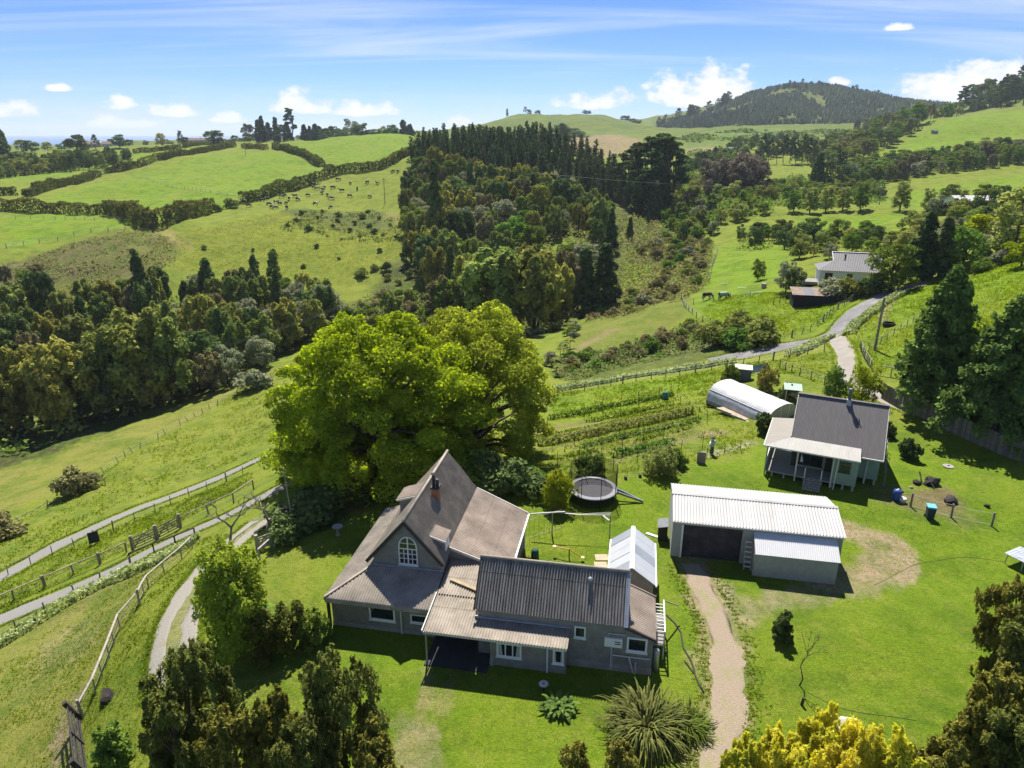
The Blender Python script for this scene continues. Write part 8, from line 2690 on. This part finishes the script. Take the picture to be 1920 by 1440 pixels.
def black_shed():
    P = G(1523, 571)
    R = empty('black_shed', P, -0.22, 'black open shed with rusty grey lean-to roof beside the horse paddock', 'shed')
    m = material('black_boards', (0.022, 0.022, 0.026), var=0.4)
    MB().box(-3.5, 3.5, 1.9, 2.0, -0.3, 2.3).build('back_wall', m, R)
    MB().box(-3.5, -3.4, -1.6, 1.9, -0.3, 2.1).build('end_wall', m, R)
    MB().box(3.4, 3.5, -1.6, 1.9, -0.3, 2.1).build('end_wall', m, R)
    MB().box(-3.4, 3.4, -1.6, -1.5, -0.3, 1.95).build('front_wall', m, R)
    for i in range(4):
        a, b = -3.8 + i * 1.9, -3.8 + (i + 1) * 1.9
        corrugated('roof_sheet', [(a, -1.9, 2.0), (b, -1.9, 2.0), (b, 2.2, 2.6), (a, 2.2, 2.6)], (0, -1, -0.14), M_GREYR if i % 2 else material('rusty_tin', (0.26, 0.19, 0.15), var=0.35, scale=0.8), R, pitch=0.25, amp=0.025, per=4)
    fence([(1450, 572), (1475, 566), (1495, 566)], 'dark yard rails beside the black shed', 1.6, 1.3, 0.12, (), 0.12, M_DARK, name='yard_rails')


black_shed()


def small_house(P, rz, w, d, h, rh, wallm, roofm, label, name='farm_house', wins=3):
    R = empty(name, P, rz, label, 'house')
    MB().box(-w / 2, w / 2, -d / 2, d / 2, -1.5, h).build('wall', wallm, R)
    o = 0.5
    for s in (-1, 1):
        MB().prism([(-w / 2 - o, s * (d / 2 + o), h - 0.1), (w / 2 + o, s * (d / 2 + o), h - 0.1), (w / 2 + o, 0, h + rh), (-w / 2 - o, 0, h + rh)], (0, 0, 0.15)).build('roof', roofm, R)
    for s in (-1, 1):
        MB().prism([(s * w / 2, -d / 2, h), (s * w / 2, d / 2, h), (s * w / 2, 0, h + rh)], (-s * 0.1, 0, 0)).build('gable', wallm, R)
    for i in range(wins):
        x = -w / 2 + (i + 0.7) * w / (wins + 0.4)
        window(R, x - 0.7, x + 0.7, h * 0.35, h * 0.8, -d / 2, (1, 1), frame=M_WHITE, fw=0.12)
    return R


M_SALMON = material('salmon_wall', (0.42, 0.25, 0.19), var=0.1)
M_TILE = material('brown_tile_roof', (0.20, 0.14, 0.11), var=0.2)
small_house(onY(1822, 236), 0.05, 15, 8, 2.6, 1.6, M_WHITE, material('pale_grey_roof', (0.50, 0.48, 0.47), var=0.1), 'long low house with pale grey roof over the hill')
small_house(onY(1752, 640), 0.2, 4, 3.5, 2, 0.8, M_GREYWOOD, M_GREYR, 'lone grey hut on the right hill field', 'field_hut', 1)
for (x, Y, w, lb, wm) in [(172, 820, 16, 'brown roofed house among trees, nearest the sea on the left skyline', M_SALMON), (205, 820, 12, 'pale house beside the brown roofed one on the left skyline', M_CREAM), (372, 900, 22, 'wide pale house on the middle of the left skyline', M_CREAM), (395, 900, 10, 'small house attached beside the wide pale skyline house', M_CREAM), (748, 820, 12, 'salmon house under the trees beside the plantation skyline', M_SALMON)]:
    P = onY(x, Y)
    small_house(P, 0.1, w, 9, 4.2, 2.6, wm, M_TILE, lb)
for (x, y, lb, w) in [(1375, 283, 'long pale farm shed below the green hill', 12), (1232, 268, 'pale quarry shed by the clay bank', 14)]:
    P = G(x, y)
    small_house(P, 0.3, w, 6, 2.4, 1.0, M_CREAM, M_GREYR, lb, 'farm_shed', 2)


# ------------------------------------------------------------------ animals
def animal_mesh(name, k, horse=False):
    """standing or grazing quadruped as one continuous skin: trunk, neck, head, legs"""
    m = MB()
    L = 1.15 if not horse else 1.05
    by = 1.0 if not horse else 1.15
    m.tube([(-L, 0, by + 0.12), (-L * 0.8, 0, by + 0.1), (-L * 0.3, 0, by - 0.02), (L * 0.2, 0, by), (L * 0.62, 0, by + 0.06), (L * 0.85, 0, by + 0.1)], [0.12, 0.34, 0.42, 0.40, 0.37, 0.24], 10)
    hd = -0.15 if k % 3 else 1.2
    if horse:
        hd = 0.2 if k % 2 else 1.55
    m.tube([(L * 0.75, 0, by + 0.12), (L * 1.1, 0, (by + hd) / 2 + 0.25), (L * 1.3, 0, hd + 0.35)], [0.26, 0.19, 0.14], 8)
    m.tube([(L * 1.25, 0, hd + 0.42), (L * 1.45, 0, hd + 0.26), (L * 1.6, 0, hd + 0.1)], [0.14, 0.13, 0.08], 8)
    for s in (-1, 1):
        m.tube([(L * 1.26, s * 0.1, hd + 0.5), (L * 1.2, s * 0.26, hd + 0.52)], [0.05, 0.02], 4)
        m.tube([(L * 0.62, s * 0.2, by - 0.1), (L * 0.6, s * 0.2, 0.5), (L * 0.62, s * 0.2, 0.0)], [0.15, 0.08, 0.07], 6)
        m.tube([(-L * 0.72, s * 0.2, by), (-L * 0.62, s * 0.2, 0.68), (-L * 0.84, s * 0.2, 0.45), (-L * 0.78, s * 0.2, 0.0)], [0.22, 0.13, 0.07, 0.07], 6)
    m.tube([(-L * 1.0, 0, by + 0.2), (-L * 1.08, 0, by - 0.1), (-L * 1.06, 0, 0.45)], [0.04, 0.035, 0.06 if not horse else 0.09], 5)
    return m.mesh(name, True)


def cow_mat():
    m = bpy.data.materials.new('black_and_white_hide')
    m.use_nodes = True
    nt = m.node_tree
    b = nt.nodes['Principled BSDF']
    b.inputs['Roughness'].default_value = 0.8
    tc = nt.nodes.new('ShaderNodeTexCoord')
    oi = nt.nodes.new('ShaderNodeObjectInfo')
    va = nt.nodes.new('ShaderNodeVectorMath')
    va.operation = 'ADD'
    sc = nt.nodes.new('ShaderNodeVectorMath')
    sc.operation = 'SCALE'
    sc.inputs['Scale'].default_value = 37.0
    cx = nt.nodes.new('ShaderNodeCombineXYZ')
    for i in range(3):
        nt.links.new(oi.outputs['Random'], cx.inputs[i])
    nt.links.new(cx.outputs[0], sc.inputs[0])
    nt.links.new(tc.outputs['Object'], va.inputs[0])
    nt.links.new(sc.outputs[0], va.inputs[1])
    n = nt.nodes.new('ShaderNodeTexNoise')
    n.inputs['Scale'].default_value = 1.0
    n.inputs['Detail'].default_value = 1
    nt.links.new(va.outputs[0], n.inputs['Vector'])
    r = nt.nodes.new('ShaderNodeValToRGB')
    r.color_ramp.interpolation = 'CONSTANT'
    r.color_ramp.elements[0].color = (0.018, 0.016, 0.015, 1)
    r.color_ramp.elements[1].position = 0.60
    r.color_ramp.elements[1].color = (0.60, 0.57, 0.52, 1)
    nt.links.new(n.outputs['Fac'], r.inputs[0])
    nt.links.new(r.outputs[0], b.inputs['Base Color'])
    return m


COWM = cow_mat()
COWS = [animal_mesh('cow', k) for k in range(3)]
CZ = [(448, 382), (456, 379), (466, 386), (492, 376), (500, 373), (505, 383), (510, 389), (518, 379), (516, 390), (525, 383), (537, 381), (538, 390), (528, 369), (535, 367), (542, 373), (553, 368), (558, 374), (577, 366), (586, 345), (588, 352), (596, 354), (604, 362), (608, 352), (624, 352), (592, 383), (620, 390), (614, 366), (605, 355), (622, 372), (634, 337), (641, 358), (657, 344), (656, 368), (670, 354), (689, 342), (693, 369), (708, 344), (737, 322), (746, 322), (758, 324)]
cr_ = random.Random(8)
for i, (x, y) in enumerate(CZ):
    P = G(x, y + 2)
    R = empty('cow', P, cr_.uniform(0, 6.28), 'black and white cow ' + ('in the thick of the herd below the long hedge' if x < 500 else 'grazing in the herd on the upper slope' if x < 560 else 'grazing on the open slope above the scrubby bank' if x < 640 else 'grazing between the herd and the hill power pole' if x < 715 else 'high up by the plantation hedge'), 'cow', 'dairy herd part ' + str(0 if x < 500 else 1 if x < 560 else 2 if x < 640 else 3 if x < 715 else 4))
    s = cr_.uniform(0.95, 1.15)
    R.scale = (s, s, s)
    link('body', COWS[i % 3], COWM, R)
for (x, y, lb, m, k) in [(1325, 562, 'dark brown horse grazing in the paddock', material('bay_coat', (0.07, 0.035, 0.02), var=0.2), 1), (1356, 562, 'horse in a pale green rug beside the brown horse', material('bay_coat', (0.07, 0.035, 0.02)), 1)]:
    R = empty('horse', G(x, y), 0.3, lb, 'horse')
    link('body', animal_mesh('horse', k, True), m, R)
    if 'rug' in lb:
        MB().tube([(-1.05, 0, 1.22), (-0.5, 0, 1.15), (0.3, 0, 1.17), (0.75, 0, 1.24)], [0.36, 0.46, 0.45, 0.38], 12, False).build('rug', material('pale_green_rug', (0.30, 0.42, 0.34), var=0.1), R, True)
for (x, y, lb) in [(1415, 555, 'white jump rail by the paddock trees'), (1362, 532, 'white pole lying across the paddock, upper one'), (1395, 540, 'white pole lying across the paddock near the rail')]:
    R = thing_at(x, y, 'jump_rail', lb, 'jump rail', 0.1)
    up = 0.7 if '1415' in str(x) else 0.08
    MB().bar((-1.4, 0, up), (1.4, 0, up), 0.12, 0.12).build('rail', M_WHITE, R)
    for q in (-1.3, 1.3):
        MB().box(q - 0.06, q + 0.06, -0.06, 0.06, 0, up).build('stand', M_WHITE, R)
R = thing_at(1432, 540, 'feed_bin', 'small grey feed bin on the horse paddock', 'bin')
MB().lathe((0, 0, 0), [(0.5, 0), (0.5, 0.9), (0.45, 0.95)], 12).build('bin', M_GREYWOOD, R)


# ------------------------------------------------------------------ undergrowth nobody could count
def carpet(pix, dens, hmax, size, mats, name, label, seed, clump=3.0, cover=-0.15, keep=None):
    W = np.array([G(*p)[:2] for p in pix])
    r = np.random.default_rng(seed)
    lo, hi = W.min(0), W.max(0)
    n = int(min((hi - lo).prod() * dens, 140000))
    c = r.uniform(lo, hi, (n, 2))
    c = c[inpoly(c[:, 0], c[:, 1], W)]
    k = fbm(c[:, 0] / clump, c[:, 1] / clump, 3)
    m = k > cover
    c, k = c[m], k[m]
    hh = hmax * np.clip(0.25 + (k - cover) * 1.3, 0.1, 1.1)
    z = Z(c[:, 0], c[:, 1]) + hh * r.random(len(c)) ** 0.5
    P = np.stack([c[:, 0], c[:, 1], z], 1)
    Nn = unit(r.normal(size=P.shape) * 0.7 + np.array((0, -0.1, 0.8)))
    which = (vnoise(c[:, 0] / (clump * 1.6) + 31, c[:, 1] / (clump * 1.6)) + 0.25 * r.normal(size=len(c)) > 0).astype(int) % len(mats)
    V, F = leaf_quads(P, Nn, size, 1.5, r)
    me = np_mesh(name, V, F)
    for mt in mats:
        me.materials.append(LM[mt])
    me.polygons.foreach_set('material_index', which.astype(np.int32))
    o = link(name, me, None)
    return tag(o, label, 'undergrowth', kind='stuff')


carpet([(-70, 872), (60, 848), (200, 795), (330, 752), (470, 690), (620, 610), (600, 560), (430, 555), (200, 570), (0, 590), (-90, 640)], 2.6, 2.5, 0.55, ('olive', 'mid'), 'undergrowth', 'olive undergrowth on the floor of the gully wood', 1)
carpet([(830, 610), (770, 560), (770, 470), (755, 400), (775, 335), (900, 335), (1090, 390), (1240, 410), (1250, 450), (1120, 520), (1110, 570), (1070, 610), (960, 640)], 1.7, 2.6, 0.6, ('olive', 'brown'), 'undergrowth', 'dark undergrowth on the floor of the valley wood', 2)
carpet([(1095, 605), (1130, 545), (1180, 475), (1250, 435), (1338, 455), (1328, 532), (1288, 558), (1180, 592)], 4.5, 1.5, 0.42, ('brown', 'olive'), 'scrub', 'brown and olive scrub covering the stream bank', 3, 2.5, -0.22)
carpet([(1035, 705), (1080, 668), (1200, 640), (1300, 603), (1345, 625), (1330, 655), (1200, 680), (1060, 715)], 9, 1.2, 0.30, ('brown', 'mid'), 'scrub', 'mixed scrub on the bank under the mown slope', 4, 2.0, -0.2)
carpet([(630, 630), (640, 580), (720, 545), (830, 540), (870, 600), (840, 630), (720, 640)], 4.0, 1.4, 0.42, ('brown', 'mid'), 'scrub', 'low scrub between the two woods', 5, 3.0, -0.25)
carpet([(520, 432), (555, 398), (700, 396), (795, 430), (765, 448), (600, 442)], 2.0, 1.2, 0.5, ('deep', 'olive'), 'scrub', 'scrub on the bank below the cows', 6, 3.5, 0.0)
carpet([(-60, 530), (60, 480), (160, 452), (270, 428), (330, 452), (330, 495), (230, 535), (100, 575), (-60, 625)], 2.2, 0.7, 0.42, ('brown', 'olive'), 'bracken', 'brown bracken over the brown hillside', 7, 4.0, -0.1)
carpet([(1240, 430), (1260, 340), (1330, 315), (1420, 350), (1450, 395), (1330, 425)], 1.6, 3.4, 0.8, ('olive', 'mid'), 'scrub', 'rough scrub on the valley floor', 8, 7.0, -0.3)
carpet([(1430, 385), (1440, 340), (1540, 335), (1660, 345), (1660, 378), (1560, 392)], 1.2, 3.2, 0.9, ('mid', 'olive'), 'scrub', 'rough scrub behind the poplar row', 9, 8.0, -0.2)
carpet([(1270, 330), (1290, 285), (1400, 282), (1430, 310), (1420, 345), (1330, 320)], 0.7, 4.0, 1.1, ('mid', 'olive'), 'scrub', 'bush undergrowth behind the grey brown trees', 21, 9.0, -0.15)
carpet([(1240, 262), (1300, 250), (1560, 244), (1640, 238), (1600, 252), (1480, 262), (1320, 268)], 0.12, 5.0, 2.4, ('deep', 'mid'), 'scrub', 'dark bush along the foot of the big hill', 22, 30.0, 0.02)
carpet([(1380, 470), (1390, 440), (1640, 432), (1720, 462), (1720, 500), (1650, 512), (1560, 480)], 1.6, 1.8, 0.5, ('mid', 'olive'), 'scrub', 'garden scrub behind the white house', 23, 4.0, 0.06)
carpet([(1560, 350), (1640, 342), (1800, 322), (1960, 300), (1960, 280), (1800, 298), (1690, 312), (1600, 325)], 0.8, 2.6, 1.0, ('mid', 'olive'), 'scrub', 'bush undergrowth in the belt below the right hill', 10, 8.0, -0.15)
carpet([(1480, 300), (1560, 268), (1640, 250), (1760, 228), (1690, 262), (1640, 292), (1580, 312)], 0.35, 3.0, 1.5, ('mid', 'olive'), 'scrub', 'bush undergrowth on the slope beside the right hill', 11, 14.0, -0.05)
carpet([(-40, 350), (30, 332), (120, 324), (250, 300), (230, 293), (120, 303), (-40, 315)], 0.5, 2.5, 1.1, ('deep', 'olive'), 'scrub', 'scrub in the gully behind the left fields', 12, 10.0, 0.0)
carpet([(560, 990), (640, 935), (700, 905), (900, 890), (1020, 905), (960, 925), (840, 900), (740, 925), (640, 985)], 16, 0.5, 0.16, ('deep', 'mid'), 'undergrowth', 'leafy undergrowth in the shade of the big trees', 13, 1.2, -0.05)
carpet([(395, 1235), (420, 1180), (520, 1195), (610, 1195), (600, 1220), (480, 1245)], 26, 0.7, 0.13, ('deep', 'mid'), 'undergrowth', 'dark leafy undergrowth beside the house corner', 14, 0.9, -0.15)


def tufts(pix, n, h, w, mat, label, seed, name='grass_tufts'):
    """tussocks: short curved blades in bunches"""
    W = np.array([G(*p)[:2] for p in pix])
    r = np.random.default_rng(seed)
    lo, hi = W.min(0), W.max(0)
    c = r.uniform(lo, hi, (n * 4, 2))
    c = c[inpoly(c[:, 0], c[:, 1], W)]
    c = c[fbm(c[:, 0] / 2.2, c[:, 1] / 2.2, 3) > -0.9 + 1.3 * r.random(len(c))][:n]
    z = Z(c[:, 0], c[:, 1])
    B = 6
    base = np.repeat(np.stack([c[:, 0], c[:, 1], z - 0.03], 1), B, 0)
    m = len(base)
    ph = r.uniform(0, 6.28, m)
    d = np.stack([np.cos(ph), np.sin(ph), np.zeros(m)], 1)
    s = np.stack([-np.sin(ph), np.cos(ph), np.zeros(m)], 1)
    hh = (h * r.uniform(0.4, 1.2, m))[:, None]
    b0 = base + d * w * r.uniform(0, 1, m)[:, None]
    V = np.stack([b0 - s * w * 0.22, b0 + s * w * 0.22, b0 + d * hh * 0.5 + np.array((0, 0, 1)) * hh, b0 + d * hh * 0.55 - s * w * 0.05 + np.array((0, 0, 0.98)) * hh], 1).reshape(-1, 3)
    F = np.arange(4 * m).reshape(m, 4)
    o = link(name, np_mesh(name, V, F), mat)
    return tag(o, label, 'grass', kind='stuff')


GM = leaf_mat('tussock_blades', (0.235, 0.300, 0.036), (0.130, 0.185, 0.020), 0.62, 0.0, 0.25, 0.0)
GM2 = leaf_mat('straw_blades', (0.310, 0.310, 0.080), (0.200, 0.220, 0.040), 0.62, 0.0, 0.3, 0.0)
tufts([(-80, 1070), (0, 985), (260, 848), (470, 715), (640, 660), (600, 770), (470, 850), (250, 940), (0, 1070)], 7000, 0.17, 0.2, GM, 'tussocky grass on the hillside paddock', 1)
tufts([(-100, 1500), (-100, 1180), (100, 1150), (360, 1015), (460, 1000), (330, 1110), (290, 1230), (270, 1500)], 9000, 0.09, 0.12, GM, 'grass tufts on the near paddock', 2)
tufts([(0, 1150), (0, 1090), (270, 965), (470, 885), (480, 905), (300, 1000), (100, 1100)], 4000, 0.17, 0.2, GM, 'rank grass between the two left roads', 3)
tufts([(1030, 790), (1040, 735), (1400, 680), (1560, 660), (1540, 720), (1420, 700), (1330, 740), (1180, 770)], 5000, 0.16, 0.2, GM, 'rank grass above the garden', 4)
tufts([(990, 850), (1180, 770), (1330, 745), (1440, 800), (1400, 850), (1200, 885), (1030, 895)], 6000, 0.13, 0.16, GM, 'grassy weeds between the crop rows', 5)
tufts([(1590, 650), (1660, 560), (1760, 520), (1940, 480), (1940, 760), (1720, 700), (1640, 690)], 9000, 0.2, 0.25, GM, 'rank grass on the right hillside paddock', 6)
tufts([(1300, 610), (1340, 560), (1470, 550), (1600, 560), (1560, 600), (1450, 640)], 4000, 0.22, 0.3, GM, 'rank grass on the slope below the black shed', 7)
tufts([(330, 500), (330, 440), (520, 400), (780, 430), (800, 460), (640, 520), (500, 520)], 6000, 0.3, 0.5, GM2, 'tussocks on the grazed hill', 8)
tufts([(250, 1440), (600, 1240), (900, 1290), (1220, 1300), (1900, 1100), (1940, 1440)], 22000, 0.055, 0.07, GM, 'slightly longer tufts in the front lawn', 9)
tufts([(560, 1010), (1000, 925), (1240, 905), (1450, 895), (1700, 900), (1940, 960), (1940, 1100), (1240, 1040), (1000, 1060), (640, 1100)], 16000, 0.07, 0.09, GM, 'slightly longer tufts in the back lawn', 10)


def edge_tufts(line, wd, n, h, seed, label, mid=False):
    """grass creeping over the edges (and crown) of a track"""
    L = np.array(smooth_line(gpts(line), 0.3))
    t = np.gradient(L, axis=0)
    t /= np.linalg.norm(t, axis=1, keepdims=True)
    r = np.random.default_rng(seed)
    i = r.integers(0, len(L), n)
    s = np.where(r.random(n) < 0.5, -1, 1) * (wd / 2 + 0.12 + np.abs(r.normal(size=n)) * (0.4 if nm == 'gravel_drive' else 0.18))
    if mid:
        s = np.where(r.random(n) < 0.4, r.normal(size=n) * 0.13, s)
    P = L[i] + np.stack([-t[i][:, 1], t[i][:, 0]], 1) * s[:, None] + r.normal(size=(n, 2)) * 0.06
    P = np.repeat(np.concatenate([P, (Z(P[:, 0], P[:, 1]) + 0.01)[:, None]], 1), 5, 0)
    Q = P + r.normal(size=P.shape) * np.array((0.05, 0.05, 0)) + np.array((0, 0, 1)) * (h * r.random(len(P)))[:, None]
    V, F = leaf_quads(Q, unit(r.normal(size=Q.shape) * 0.5 + np.array((0, 0, 0.8))), 0.06, 1.8, r)
    tag(link('verge_grass', np_mesh('verge_grass', V, F), GM), label, 'grass', kind='stuff')


for k, (nm, line, wd) in enumerate(ROADS):
    n, mid, hh = {'road': (2500, False, 0.12), 'lower_road': (3500, False, 0.1), 'farm_drive': (3500, False, 0.1), 'cottage_drive': (1500, False, 0.1), 'gravel_track': (1600, False, 0.06), 'gravel_drive': (900, False, 0.03)}[nm]
    edge_tufts(line, wd, n, hh, 60 + k, 'grass creeping over the edges of the ' + nm.replace('_', ' '), mid)


# ------------------------------------------------------------------ the air
def haze():
    m = bpy.data.materials.new('haze_air')
    m.use_nodes = True
    nt = m.node_tree
    nt.nodes.clear()
    v = nt.nodes.new('ShaderNodeVolumePrincipled')
    v.inputs['Color'].default_value = (0.80, 0.89, 1.0, 1)
    v.inputs['Density'].default_value = 0.00007
    v.inputs['Anisotropy'].default_value = 0.2
    o = nt.nodes.new('ShaderNodeOutputMaterial')
    nt.links.new(v.outputs[0], o.inputs['Volume'])
    ob = MB().box(-20500, 20500, -100, 24500, -320, 245).build('haze', m)
    tag(ob, kind='stuff')


haze()
